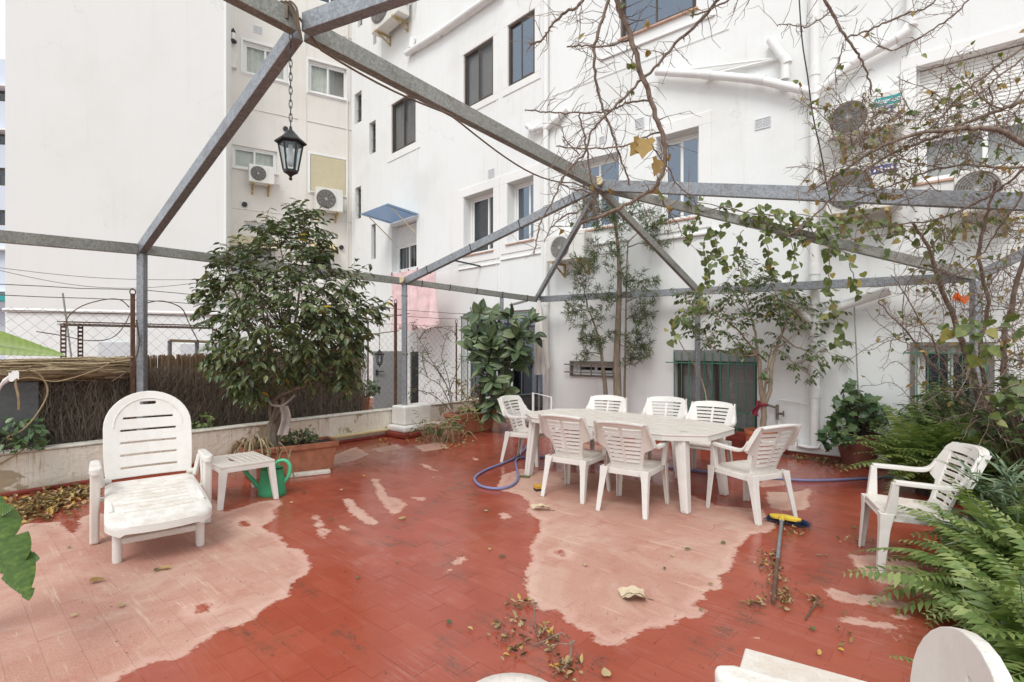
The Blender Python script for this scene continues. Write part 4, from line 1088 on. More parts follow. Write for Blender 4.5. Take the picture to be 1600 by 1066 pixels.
# ------------------------------------------------------------------ lanterns
def lantern(name, label, top, s, chain, group):
    r = thing(name, label, 'lantern', top, 0.35, group)
    zt = -chain
    mb = MB(); n = int(chain / (.048 * s))
    for k in range(n):
        z = -(k + .5) * chain / n; a = (k % 2) * 1.57; h = chain / n * .72; w = .011 * s
        pts = [(w * math.cos(b) * math.cos(a), w * math.cos(b) * math.sin(a), z + h * math.sin(b)) for b in [j / 8 * 6.283 for j in range(9)]]
        mb.tube(pts, .0032 * s, 5, cap=False)
    mb.build('chain', M['black_metal'], r, smooth=60)
    def hexp(rad, z, k): 
        a = k * math.pi / 3; return Vector((rad * s * math.cos(a), rad * s * math.sin(a), zt + z * s))
    def frus(mb, prof):
        for i in range(len(prof) - 1):
            (ra, za_), (rb, zb_) = prof[i], prof[i + 1]
            V = [hexp(ra, za_, k) for k in range(6)] + [hexp(rb, zb_, k) for k in range(6)]
            mb.add(V, [(k, (k + 1) % 6, 6 + (k + 1) % 6, 6 + k) for k in range(6)] + [tuple(range(5, -1, -1)), tuple(range(6, 12))])
    mb = MB(); frus(mb, [(.108, -.115), (.112, -.105), (.055, -.058), (.05, -.052), (.03, -.03), (.012, -.012), (.008, .01)]); mb.build('roof', M['black_metal'], r)
    mb = MB(); frus(mb, [(.088, -.123), (.088, -.1155)]); mb.build('top_ring', M['black_metal'], r)
    mb = MB(); frus(mb, [(.006, -.385), (.014, -.375), (.008, -.360), (.022, -.345), (.05, -.33), (.052, -.312)]); mb.build('base', M['black_metal'], r)
    for k in range(6):
        mb = MB(); mb.bar(hexp(.083, -.123, k), hexp(.050, -.312, k), .012 * s, .012 * s); mb.build('bar', M['black_metal'], r)
        q = [hexp(.079, -.124, k), hexp(.079, -.124, (k + 1) % 6), hexp(.047, -.311, (k + 1) % 6), hexp(.047, -.311, k)]
        c = Vector((0, 0, zt - .2 * s)); inn = [p + (Vector((0, 0, p.z)) - p) * .05 for p in q]
        mb = MB(); mb.hexa([q[3], q[2], inn[2], inn[3], q[0], q[1], inn[1], inn[0]]); mb.build('pane', M['glass_lamp'], r)
    mb = MB(); mb.lathe([(.004, -.285), (.022, -.275), (.028, -.25), (.026, -.22), (.018, -.185), (.014, -.15)], 14, (0, 0, zt), s, s); 
    mb.V = [(x, y, zt + (z - zt) * s) for x, y, z in mb.V]; mb.build('bulb', M['bulb'], r, smooth=60)
    mb = MB(); mb.lathe([(.016, -.15), (.016, -.125)], 10, (0, 0, zt), s, s); mb.V = [(x, y, zt + (z - zt) * s) for x, y, z in mb.V]; mb.build('lamp_holder', M['pvc'], r)
    return r
tp = A + Vector((-.03, -.11, -.11))
sL = ((285 - 203) / F * 3.84) / .385
lantern('lantern', 'big black six-sided lantern hanging by a chain from the pergola apex', tp, sL, (tp.z - (H + (540 - 200) / F * tp.y)), 'hanging lanterns')
q2 = P(593, 500, 9.6); s2 = ((572 - 544) / F * 9.6) / .385
lantern('lantern', 'small black lantern hanging in front of the grey door', q2, s2, q2.z - P(593, 546, 9.6).z, 'hanging lanterns')
mb = MB(); mb.tube([P(584, 497, 9.6), P(604, 502, 9.6)], .006, 5); mb.tube([P(575, 500, 9.62), P(640, 490, 9.4)], .008, 5)
mb.tube([P(575, 500, 9.62), Vector((P(575, 500, 9.62).x, 9.62, 0))], .015, 6); mb.tube([P(570, 524, 9.6), P(623, 517, 9.4)], .008, 5)
ob = mb.build('wire_frame', M['rust'], None); tag(ob, 'rusty thin frame behind the fence that carries the small lantern', 'frame')
mb = MB()
for k in range(3):
    mb.tube(smooth_path([A + Vector((-.06 + .03 * k, -.10, .02)), A + Vector((-.09 + .03 * k, -.14, .10)), A + Vector((-.02 + .02 * k, -.13, .06)), A + Vector((.01 + .01 * k, -.11, -.05)), A + Vector((.04, -.09, -.14))], 4), .008, 5)
mb.box((A.x - .12, A.y - .14, A.z - .02), (A.x - .04, A.y - .08, A.z + .1)); ob = mb.build('cable_knot', M['cable'], None); tag(ob, 'knot of old cable and a black clip at the pergola apex', 'cable')

# ------------------------------------------------------------------ air conditioners
def ac(pl, label, u0, u1, ut, vt, vb, fan='ac_fan', fx=.36, logo=None, brk=True, depth=.30, off=.12, fr=None):
    x0, x1 = pl.xz(u0, HY)[0], pl.xz(u1, HY)[0]; zt = pl.xz(ut, vt)[1]; zb = pl.xz(ut, vb)[1]
    w, h = x1 - x0, zt - zb
    q = pl.w((x0 + x1) / 2, -off, zb)
    r = thing('air_conditioner', label, 'air conditioner', q, pl.ang, 'outdoor air conditioner units')
    mb = MB(); mb.box((-w / 2, -depth, 0), (w / 2, 0, h)); mb.build('casing', M['ac_body'], r, bevel=.015, seg=2)
    cx = -w / 2 + w * fx; rad = (fr or .42) * h; cz = h * .5
    mb = MB(); mb.tube([(cx, -depth + .004, cz), (cx, -depth - .004, cz)], rad, 24); mb.build('fan_opening', M['ac_hole'], r)
    mb = MB(); mb.tube([(cx, -depth - .010, cz), (cx, -depth - .018, cz)], rad * .2, 14)
    for k in range(10):
        a = k * .6283; c, s_ = math.cos(a), math.sin(a); b = .25
        mb.add([(cx + rad * .15 * c, -depth - .006, cz + rad * .15 * s_), (cx + rad * .9 * math.cos(a - b), -depth - .012, cz + rad * .9 * math.sin(a - b)), (cx + rad * .9 * math.cos(a + b), -depth - .005, cz + rad * .9 * math.sin(a + b))], [(0, 1, 2), (2, 1, 0)])
    mb.build('fan', M['ac_fan_pale'], r)
    mb = MB()
    for j in range(1, 9):
        rr = rad * j / 8; mb.tube([(cx + rr * math.cos(a), -depth - .02, cz + rr * math.sin(a)) for a in [k / 20 * 6.283 for k in range(21)]], .0035, 4, cap=False)
    for k in range(12):
        a = k * .5236; mb.bar((cx + rad * .15 * math.cos(a), -depth - .022, cz + rad * .15 * math.sin(a)), (cx + rad * 1.02 * math.cos(a), -depth - .022, cz + rad * 1.02 * math.sin(a)), .004, .004, up=(0, 1, 0))
    mb.build('fan_grille', M[fan], r)
    mb = MB(); mb.box((w / 2 - w * .27, -depth - .004, h * .08), (w / 2 - w * .265, -depth + .002, h * .94)); mb.build('panel_seam', M['ac_fan_pale'], r)
    mb = MB()
    for k in range(7): mb.box((w / 2 - .001, -depth * .75, h * (.2 + .09 * k)), (w / 2 + .006, -depth * .2, h * (.23 + .09 * k)))
    mb.build('side_louvre', M['ac_fan_pale'], r)
    if brk:
        for x in (-w * .32, w * .32):
            mb = MB(); mb.box((x - .02, -depth - .04, -.045), (x + .02, off - .001, -.002)); mb.box((x - .02, off - .03, -.26), (x + .02, off - .001, -.046)); mb.bar((x, -depth * .8, -.05), (x, off - .02, -.24), .025, .025); mb.build('bracket', M['ochre_bracket'], r)
    mb = MB(); mb.tube(smooth_path([(w / 2, -.1, h * .25), (w / 2 + .1, -.08, h * .18), (w / 2 + .16, off - .02, h * .3)], 4), .018, 6); mb.build('refrigerant_pipe', M['trim_white'], r, smooth=60)
    return r, w, h, depth
ac(PB, 'cream air conditioner under the left window of the cream house', 387, 426, 400, 264, 291, fr=.40)
ac(PB, 'cream air conditioner under the beige blind of the cream house', 490, 531, 510, 300, 334)
ac(PL, 'old cream air conditioner high on the left facade at the top edge', 603, 646, 610, -12, 58, depth=.34)
def seg_text(parent, x, z, y, h, txt, mat, wf=.62, shear=.15):
    G_ = {'H': [((0, 0), (0, 1)), ((1, 0), (1, 1)), ((0, .5), (1, .5))], 'i': [((.5, 0), (.5, .62)), ((.5, .85), (.5, 1))], 's': [((0, 0), (1, 0)), ((1, 0), (1, .33)), ((0, .33), (1, .33)), ((0, .33), (0, .66)), ((0, .66), (1, .66))],
          'e': [((1, 0), (0, 0)), ((0, 0), (0, .66)), ((0, .66), (1, .66)), ((1, .66), (1, .33)), ((0, .33), (1, .33))], 'n': [((0, 0), (0, .66)), ((0, .66), (1, .66)), ((1, .66), (1, 0))]}
    cx = x
    for chh in txt:
        w = h * wf * (.45 if chh == 'i' else 1)
        mb = MB()
        for (a, b), (c, d) in G_[chh]:
            mb.bar((cx + a * w * .8 + b * h * shear, y, z + b * h), (cx + c * w * .8 + d * h * shear, y, z + d * h), .16 * h, .003, up=(0, 1, 0))
        mb.build('letter', M[mat], parent); cx += w * 1.08
r, w, h, dp = ac(PR, 'cream air conditioner with a teal maker label, upper of the pair right of the downpipe', 1301, 1415, 1301, 182, 232, fx=.30, fr=.46)
mb = MB(); mb.box((w * .14, -dp - .006, h * .60), (w * .47, -dp - .001, h * .83)); pl_ = mb.build('maker_label', M['teal'], r)
pl_o = Vector(pl_.location)
seg_text(pl_, w * .155 - pl_o.x, h * .655 - pl_o.z, -dp - .009 - pl_o.y, h * .12, 'Hisense', 'print_white', .70)
mb = MB(); mb.box((w * .24, -dp - .005, h * .36), (w * .38, -dp - .001, h * .56)); em = mb.build('emblem_label', M['navy'], r); eo = Vector(em.location)
mb = MB(); c0 = (w * .31 - eo.x, -dp - .008 - eo.y, h * .46 - eo.z)
for rr in (.055, .03): mb.tube([(c0[0] + rr * h * 1.3 * math.cos(a), c0[1], c0[2] + rr * h * 1.1 * math.sin(a)) for a in [k / 14 * 6.283 for k in range(15)]], .007, 4, cap=False)
mb.build('emblem', M['print_white'], em)
r, w, h, dp = ac(PR, 'cream air conditioner with a blue label, lower of the pair right of the downpipe', 1299, 1412, 1299, 278, 346, fx=.32, fr=.43)
mb = MB(); mb.box((w * .12, -dp - .006, h * .72), (w * .44, -dp - .001, h * .88)); lb = mb.build('maker_label', M['navy'], r); lo = Vector(lb.location)
mb = MB()
for k in range(6): mb.box((w * (.15 + .045 * k) - lo.x, -dp - .009 - lo.y, h * .76 - lo.z), (w * (.18 + .045 * k) - lo.x, -dp - .0065 - lo.y, h * (.81 + .02 * (k % 3)) - lo.z))
mb.build('worn_print', M['print_white'], lb)
ac(PR, 'white air conditioner at the right under the rolled shutter, behind branches', 1490, 1590, 1490, 282, 345, fx=.36, fan='ac_fan_pale')
ac(PR, 'pale air conditioner with a rusty bracket behind the narrow-leaved tree', 873, 932, 890, 373, 412, fx=.38, fan='ac_fan_pale')

# ------------------------------------------------------------------ white drainpipes
def pipe(label, runs, r, name='drainpipe', col=True):
    ob = thing(name, label, 'pipe', (0, 0, 0)); ob.location = runs[0][0]; o = ob.location.copy()
    for pts in runs:
        mb = MB(); mb.tube([Vector(p) - o for p in pts], r, 14); mb.build('pipe', M['pvc'], ob, smooth=50)
        if col:
            for i, p in enumerate(pts):
                if 0 < i < len(pts) - 1 or col == 2:
                    d = (Vector(pts[min(i + 1, len(pts) - 1)]) - Vector(pts[max(i - 1, 0)])).normalized()
                    mb = MB(); mb.tube([Vector(p) - o - d * .07, Vector(p) - o + d * .07], r * 1.14, 14); mb.build('collar', M['pvc'], ob, smooth=50)
    return ob
W = PR.W
def wv(u, v, y=-.13): return PR.W(u, v, y)
x_, _ = PR.xz(1276, HY)
def vp(z, x=x_, y=-.13): return PR.w(x, y, z)
z1 = PR.xz(1276, 145)[1]; z2 = PR.xz(1276, 497)[1]
pipe('thick white soil pipe running down the facade to the kerb, with branch pipes', [
    [vp(.16), vp(.9), vp(z2 - .15), vp(z2 + .1), vp(2.6), vp(z1), vp(z1 + .25), vp(TOP - .5)],
    [vp(z1 - .08), wv(1342, 100), wv(1412, 62), wv(1426, 40), wv(1427, -60)],
    [vp(z1 - .05), wv(1190, 130), wv(1110, 122), wv(1031, 117)],
    [wv(1230, 130), wv(1231, 100), wv(1206, 66, -.08)],
    [vp(z2 - .1), wv(1310, 482), wv(1392, 455)], [vp(z2 - .1), wv(1240, 470, -.10), wv(1222, 440, -.03)]], .062)
mb = MB(); a, b, c = wv(1228, 92, -.05), wv(1072, 111, -.05), wv(1108, 119, -.05); mb.tube([a, b], .016, 6); mb.tube([a, c], .018, 6); ob = mb.build('thin_pipe', M['pvc'], None); tag(ob, 'two thin white tubes in a narrow V above the sloping soil pipe', 'pipe')
xx, _ = PR.xz(858, HY)
def vq(z): return PL.w(-.06, -.07, z)
pipe('white downpipe in the bend between the two facades', [[vq(.2), vq(2.4), vq(PL.xz(853, 200)[1]), vq(TOP - 1)], [vq(PL.xz(853, 200)[1]), PL.W(838, 205, -.1), PL.W(829, 199, -.1)], [vq(PL.xz(853, 205)[1]), PR.W(872, 190, -.09), PR.W(888, 172, -.05)]], .055)
pipe('sloping white pipe across the top of the left facade', [[PL.W(640, 86, -.1), PL.W(690, 55, -.1), PL.W(790, -15, -.1)], [PL.W(648, 78, -.1), PL.W(648, 62, -.06)]], .075)
mb = MB(); mb.box((xx - .17, -.10, .2), (xx - .04, -.003, 2.45)); 
# tap with small pipes on the wall
tp_ = thing('garden_tap', 'old brass garden tap on the white wall behind the orange pot', 'tap', wv(1216, 640, -.06)); to = tp_.location.copy()
mb = MB(); mb.tube([wv(1216, 632, -.06) - to, wv(1216, 655, -.06) - to], .022, 8); mb.tube([wv(1200, 632, -.05) - to, wv(1216, 637, -.06) - to], .016, 8); mb.tube([wv(1216, 645, -.06) - to, wv(1226, 646, -.1) - to], .018, 8); mb.build('valve', M['brass'], tp_, smooth=50)
mb = MB(); mb.tube([wv(1227, 641, -.11) - to, wv(1227, 650, -.11) - to], .012, 6); mb.build('handle', M['brass'], tp_)
mb = MB(); mb.tube([wv(1218, 624, -.04) - to, wv(1240, 627, -.04) - to, wv(1262, 632, -.04) - to], .008, 6); mb.tube([wv(1218, 655, -.05) - to, wv(1218, 690, -.05) - to], .012, 6); mb.build('feed_pipe', M['trim_white'], tp_)
mb = MB(); mb.tube([wv(1252, 683, -.2), wv(1253, 693, -.22), wv(1270, 696, -.23), wv(1284, 696, -.23), wv(1286, 690, -.2)], .022, 8); mb.tube([wv(1232, 686, -.12), wv(1252, 686, -.16)], .012, 6); mb.tube([wv(1290, 690, -.12), wv(1320, 694, -.12)], .018, 6)
ob = mb.build('floor_pipe', M['pvc'], None, smooth=50); tag(ob, 'small white pipe loop lying on the kerb at the foot of the soil pipe', 'pipe')
mb = MB(); q = wv(1336, 470, -.1); q0 = wv(1348, 660, -.3); mb.tube([q, q0], .008, 6); ob = mb.build('bamboo_cane', M['galv_dull'], None); tag(ob, 'thin cane leaning on the wall above the round pot', 'cane')

# ------------------------------------------------------------------ canopy, washing line, folded parasol
x0, z_ = PL.xz(607, 350); x1, zt = PL.xz(657, 333)
zt = PL.xz(640, 340)[1]
can = thing('window_canopy', 'small blue translucent canopy on two stays over the washing line window', 'canopy', PL.w(LH['can'][0], 0, zt), PL.ang)
w = LH['can'][1] - LH['can'][0]
mb = MB(); mb.hexa([(-.08, -.92, .10), (w + .1, -.92, .10), (w + .1, -.02, .0), (-.08, -.02, .0), (-.08, -.92, .115), (w + .1, -.92, .115), (w + .1, -.02, .015), (-.08, -.02, .015)])
t = NT('blue_translucent'); t.fin((0.36, 0.47, 0.62), 0.3); tr = t.new('ShaderNodeBsdfTranslucent'); tr.inputs[0].default_value = (.48, .60, .74, 1); mx = t.new('ShaderNodeMixShader'); mx.inputs[0].default_value = .55
t.link(t.b.outputs[0], mx.inputs[1]); t.link(tr.outputs[0], mx.inputs[2]); t.link(mx.outputs[0], t.o.inputs[0]); M['blue_trans'] = t.m
mb.build('sheet', M['blue_trans'], can)
for x in (.05, w - .03):
    mb = MB(); mb.bar((x, -.78, .09), (x, -.003, -.5), .018, .018); mb.build('stay', M['cap_wood'], can)
    mb = MB(); mb.bar((x, -.90, .093), (x, -.02, -.008), .02, .012); mb.build('rib', M['galv'], can)
PLo = Plane(tuple(PL.o - PL.m * .72), PL.r)
xa_, za_ = PLo.xz(590, 432); xe_, _ = PLo.xz(712, 414)
za_ = (za_ + PLo.xz(690, 417)[1]) / 2
lin = thing('washing_line', 'clothes line of thin wires between two wall arms below the canopy', 'clothes line', PL.w(xa_, 0, za_), PL.ang)
Lw = xe_ - xa_
for x in (0, Lw):
    mb = MB(); mb.bar((x, -.002, 0), (x, -.80, .05), .03, .03); mb.build('arm', M['dark'], lin)
for k in range(5):
    y = -.15 - k * .14; mb = MB(); mb.tube([(0, y, .03), (Lw / 2, y, .01), (Lw, y, .03)], .004, 4); mb.build('wire', M['pale_grey'], lin)
xs0, xs1 = PLo.xz(611, HY)[0] - xa_, PLo.xz(683, HY)[0] - xa_
for k in range(6):
    mb = MB(); x = lerp(xs0 + .03, xs1 - .03, k / 5); mb.box((x - .006, -.73, -.02), (x + .006, -.70, .06)); mb.build('peg', M['red_rag'], lin)
sh = thing('bed_sheet', 'pink bed sheet hanging from the washing line', 'sheet', PL.w(xa_, 0, za_), PL.ang)
zb_s = PLo.xz(650, 514)[1] - za_
mb = MB()
def fn(a, b): return (lerp(xs0, xs1, a) + .02 * math.sin(b * 5 + a * 9), -.72 + .085 * math.sin(a * 24 + b * 1.5 + math.sin(a * 7)) * (.25 + .75 * b) + .02 * math.sin(a * 61), .018 - (.018 - zb_s) * b - .03 * math.sin(a * 17) * b)
mb.patch(fn, 60, 10, (0, .006, 0)); mb.build('cloth', M['pink_cloth'], sh, smooth=80)
mb = MB(); mb.patch(lambda a, b: (xs0 - .16 + .11 * a, -.6 + .02 * math.sin(a * 9), .02 - .16 * b), 6, 4, (0, .006, 0)); ob = mb.build('sock', M['dark'], None, keep=True); ob.location = PL.w(xa_, 0, za_); ob.rotation_euler = (0, 0, PL.ang); tag(ob, 'small dark garment pegged left of the pink sheet', 'garment')

um = thing('folded_parasol', 'folded white canvas parasol standing in the far corner by the downpipe', 'parasol', Vector((P(842, 470, 9.85).x, 9.85, 0)))
o = um.location
zt, zb = P(838, 470, 9.85).z, P(838, 578, 9.85).z
mb = MB()
def fn(a, b):
    an = a * 6.283; r_ = lerp(.025, .13, b ** .7) * (1 + .28 * math.sin(an * 5 + b * 2)); return (r_ * math.cos(an) + .05 * b, r_ * math.sin(an), lerp(zt, zb, b) + .09 * math.sin(an + .6) * b)
V = [fn(i / 40, j / 10) for j in range(11) for i in range(40)]
mb.add(V, [(j * 40 + i, j * 40 + (i + 1) % 40, (j + 1) * 40 + (i + 1) % 40, (j + 1) * 40 + i) for j in range(10) for i in range(40)] + [tuple(range(39, -1, -1)), tuple(range(400, 440))]); mb.build('canopy', M['parasol'], um, smooth=70)
mb = MB(); mb.tube([(0, 0, 0), (0, 0, zt + .05)], .02, 10); mb.build('pole', M['galv'], um, smooth=50)
mb = MB(); mb.lathe([(.22, 0), (.22, .05), (.05, .08), (.04, .2)], 20); mb.build('foot', M['dark'], um, smooth=40)
ptr = thing('pipe_trestle', 'white bent pipe stand beside the folded parasol', 'stand', Vector((P(850, 600, 8.9).x, 8.9, 0))); o = ptr.location
mb = MB(); a = P(833, 614, 8.9) - o; b = P(861, 621, 8.9) - o; mb.tube([(a.x, 0, 0), a, b, (b.x, b.y, 0)], .022, 8); mb.build('pipe', M['pvc'], ptr, smooth=50)
# ------------------------------------------------------------------ resin furniture
PLM, PLT = M['plastic'], M['plastic_top']
def smoothstep(a, b, x):
    t = min(1, max(0, (x - a) / (b - a))); return t * t * (3 - 2 * t)
def back_pt(x, z):
    """Surface of the chair back at half-width x and height z (reclined and slightly dished)."""
    t = (z - .42) / .44
    return Vector((x, -.185 - .155 * t - .03 * t * t + .055 * (x / .27) ** 2, z))
def inner_w(z): return lerp(.125, .195, (z - .44) / .36)
def outer_w(z):
    lo = inner_w(z) + .032
    hi = lerp(.285, .248, smoothstep(.60, .86, z))
    return lerp(lo, hi, smoothstep(.565, .625, z))
def make_chair(label, group):
    r = thing('garden_chair', label, 'chair', group=group)
    mb = MB()
    def seat(a, b):
        y = lerp(-.215, .235, b); w = lerp(.195, .235, b) - (.03 * max(0, (b - .85) / .15) ** 2)
        x = (a * 2 - 1) * w; z = .405 + .02 * b - .018 * math.sin(math.pi * a) * math.sin(math.pi * min(1, b * 1.1)) - .03 * max(0, b - .86) ** 1 * 2
        return (x, y, z)
    mb.patch(seat, 10, 10, (0, 0, .022)); mb.build('seat', PLT, r, smooth=50)
    mb = MB()
    for s in (-1, 1): mb.hexa([(s * .21 - .012, -.21, .345), (s * .21 + .012, -.21, .345), (s * .235 + .012, .22, .355), (s * .235 - .012, .22, .355), (s * .205 - .012, -.21, .392), (s * .205 + .012, -.21, .392), (s * .232 + .012, .22, .408), (s * .232 - .012, .22, .408)])
    mb.hexa([(-.2, .216, .36), (.2, .216, .36), (.2, .238, .36), (-.2, .238, .36), (-.2, .212, .385), (.2, .212, .385), (.2, .234, .385), (-.2, .234, .385)])
    mb.hexa([(-.2, -.225, .345), (.2, -.225, .345), (.2, -.205, .345), (-.2, -.205, .345), (-.19, -.222, .395), (.19, -.222, .395), (.19, -.205, .395), (-.19, -.205, .395)])
    mb.build('apron', PLM, r, bevel=.006, seg=2)
    bk = MB()
    n = 14
    for s in (-1, 1):
        def st(a, b, s=s):
            z = lerp(.44, .815, b); x = lerp(inner_w(z), outer_w(z), a) * s; return back_pt(x, z)
        bk.patch(st, 4, n, Vector((0, -.020, 0)) if s < 0 else Vector((0, -.020, 0)))
    def top(a, b):
        z = lerp(.795, .862 - .012 * (a * 2 - 1) ** 2 * 1.5, b); w = outer_w(z) - .028 * b ** 3
        return back_pt((a * 2 - 1) * w, z)
    bk.patch(top, 12, 4, Vector((0, -.022, 0)))
    def lip(a, b):
        z = .857 - .018 * (a * 2 - 1) ** 2; p = back_pt((a * 2 - 1) * .222, z); return p + Vector((0, -.034 * b, -.004 - .006 * b))
    bk.patch(lip, 12, 1, Vector((0, 0, -.012)))
    for s in (-1, 1):
        def sl(a, b, s=s):
            z = lerp(.63, .845, b); p = back_pt(s * (outer_w(z) - .004), z); return p + Vector((s * .002, -.038 * a, 0))
        bk.patch(sl, 1, 8, Vector((-s * .012, 0, 0)))
    def bot(a, b):
        z = lerp(.40, .452, b); return back_pt((a * 2 - 1) * (inner_w(.45) + .03), z)
    bk.patch(bot, 8, 2, Vector((0, -.022, 0)))
    bo = bk.build('backrest', PLM, r, smooth=55)
    bl = Vector(bo.location)
    for k in range(8):
        z0 = .468 + k * .0405; h = .0265 if k < 7 else .026
        for s in (-1, 1):
            mb = MB()
            mb.patch(lambda a, b: back_pt(s * lerp(.012, inner_w(z0) + .004, a), z0 + h * b) + Vector((0, -.006 + .008 * b, 0)), 4, 1, Vector((0, -.013, 0)))
            ob = mb.build('slat', PLM, None, smooth=50); ob.parent = bo; ob.location = Vector(ob.location) - bl
    mb = MB(); mb.patch(lambda a, b: back_pt(lerp(-.013, .013, a), lerp(.448, .80, b)) + Vector((0, -.004, 0)), 1, 8, Vector((0, -.014, 0)))
    ob = mb.build('spine', PLM, None); ob.parent = bo; ob.location = Vector(ob.location) - bl
    for s in (-1, 1):
        mb = MB()
        p0 = back_pt(s * .268, .66)
        path = [p0 + Vector((0, .0, .05)), p0 + Vector((s * .004, .035, -.01)), Vector((s * .277, -.13, .628)), Vector((s * .280, .02, .632)), Vector((s * .272, .17, .637))]
        pp = smooth_path(path, 4)
        V = []; Fc = []
        wd = [lerp(.030, .050, min(1, i / 6)) for i in range(len(pp))]
        for i, p in enumerate(pp):
            hw = wd[i] / 2
            V += [p + Vector((-hw, 0, .008)), p + Vector((hw, 0, .008)), p + Vector((hw + .002, 0, -.022)), p + Vector((-hw - .002, 0, -.022))]
        for i in range(len(pp) - 1):
            for j in range(4): Fc.append((i * 4 + j, i * 4 + (j + 1) % 4, i * 4 + 4 + (j + 1) % 4, i * 4 + 4 + j))
        k = (len(pp) - 1) * 4; Fc += [(3, 2, 1, 0), (k, k + 1, k + 2, k + 3)]
        mb.add(V, Fc)
        mb.hexa([(s * .238 - .022, .15, .395), (s * .238 + .022, .15, .395), (s * .238 + .022, .218, .395), (s * .238 - .022, .218, .395),
                 (s * .272 - .024, .145, .628), (s * .272 + .024, .145, .628), (s * .272 + .024, .182, .628), (s * .272 - .024, .182, .628)])
        mb.build('armrest', PLM, r, bevel=.007, seg=2)
    for s in (-1, 1):
        for (x0, y0, x1, y1) in ((.222, .205, .248, .245), (.195, -.205, .228, -.300)):
            mb = MB(); sy = 1 if y0 > 0 else -1
            def sec(x, y, z, w, d, tk):          # L-shaped section, open to the inside
                return [(s * (x + w * .5), y + sy * d * .5, z), (s * (x - w * .5), y + sy * d * .5, z), (s * (x - w * .5), y + sy * (d * .5 - tk), z), (s * (x + w * .5 - tk), y + sy * (d * .5 - tk), z), (s * (x + w * .5 - tk), y - sy * d * .5, z), (s * (x + w * .5), y - sy * d * .5, z)]
            ss = [sec(x0, y0, .41, .085, .085, .014), sec(lerp(x0, x1, .3), lerp(y0, y1, .3), .30, .06, .062, .012), sec(x1, y1, 0.0, .042, .042, .010)]
            V = sum(ss, []); Fc = []
            for i in range(2):
                for j in range(6): Fc.append((i * 6 + j, i * 6 + (j + 1) % 6, i * 6 + 6 + (j + 1) % 6, i * 6 + 6 + j))
            Fc += [(5, 4, 3, 2, 1, 0), (12, 13, 14, 15, 16, 17)]
            if s * sy > 0: Fc = [f[::-1] for f in Fc]
            mb.add(V, Fc); mb.build('leg', PLM, r, bevel=.003)
    return r

def yaw(fx, fy): return math.atan2(-fx, fy)
GRP = 'white resin armchairs on the terrace'
CH = [((.68, 5.52), (.575, .818), 'left of the two white armchairs with their backs to us at the table'),
      ((1.17, 5.06), (.56, .83), 'right of the two white armchairs with their backs to us at the table'),
      ((2.21, 4.90), (-.42, .907), 'white slatted armchair at the right end of the table, its leg beside the broom'),
      ((2.83, 3.72), (-.93, .37), 'white slatted armchair alone at the right, half covered by fern fronds'),
      ((.24, 7.02), (.86, -.51), 'white slatted armchair at the far left end of the table by the rubber plant'),
      ((1.16, 6.95), (-.52, -.85), 'white slatted armchair across the table in front of the narrow-leaved tree trunks'),
      ((1.92, 6.78), (-.50, -.866), 'white slatted armchair across the table, middle of the three facing us'),
      ((2.28, 6.20), (-.60, -.80), 'white slatted armchair across the table right in front of the green window bars')]
ch0 = make_chair(CH[0][2], GRP)
ch0.location = (*CH[0][0], 0); ch0.rotation_euler = (0, 0, yaw(*CH[0][1]))
bpy.context.view_layer.update()
for (x, y), f, lab in CH[1:]:
    c = dup(ch0, (x, y, 0), yaw(*f), lab)

# dining table
tb = thing('dining_table', 'long eight-cornered white resin dining table with a dusty speckled top', 'table', (1.20, 5.86, 0), math.atan2(-1.60, 1.60))
Lh, Wh = 1.16, .55
def oct_(l, w, c, cy=0.17):
    pts = []
    for sx, sy in ((1, -1), (1, 1), (-1, 1), (-1, -1)):
        a = (sx * l, sy * (w - c * 1.15)); b = (sx * (l - c * 1.5), sy * w)
        if sx * sy < 0: pts += [b, a]
        else: pts += [a, b]
    out = []
    for i in range(len(pts)):
        p, q = Vector((*pts[i], 0)), Vector((*pts[(i + 1) % len(pts)], 0)); nn = 8 if (q - p).length > 1 else 3
        for k in range(nn):
            v = p.lerp(q, k / nn); bulge = 4 * (k / nn) * (1 - k / nn) * (.035 if nn == 8 else .008); d = (q - p).normalized(); nrm = Vector((d.y, -d.x, 0))
            out.append((v.x + nrm.x * bulge, v.y + nrm.y * bulge))
    return out
circ = [(.92 + .035 * math.cos(-a), -.30 + .035 * math.sin(-a)) for a in [k / 12 * 6.283 for k in range(12)]]
mb = MB(); mb.plate([oct_(Lh, Wh, .22), circ], lambda x, y, h: (x, y, .725 + h), .018); mb.build('table_top', PLT, tb, bevel=.006, seg=2)
mb = MB(); o_ = oct_(Lh - .004, Wh - .004, .22); i_ = oct_(Lh - .018, Wh - .018, .215)
n = len(o_); V = [(x, y, .706) for x, y in o_] + [(x, y, .665) for x, y in o_] + [(x, y, .706) for x, y in i_] + [(x, y, .665) for x, y in i_]
mb.add(V, [(k, n + k, n + (k + 1) % n, (k + 1) % n) for k in range(n)] + [(2 * n + k, 2 * n + (k + 1) % n, 3 * n + (k + 1) % n, 3 * n + k) for k in range(n)] + [(n + k, 3 * n + k, 3 * n + (k + 1) % n, n + (k + 1) % n) for k in range(n)]); mb.build('rim', PLM, tb)
mb = MB(); mb.lathe([(.045, .7262), (.045, .7285), (.036, .7285), (.036, .7262)], 20, (.92, -.30, 0), cap=False); mb.build('parasol_ring', PLM, tb)
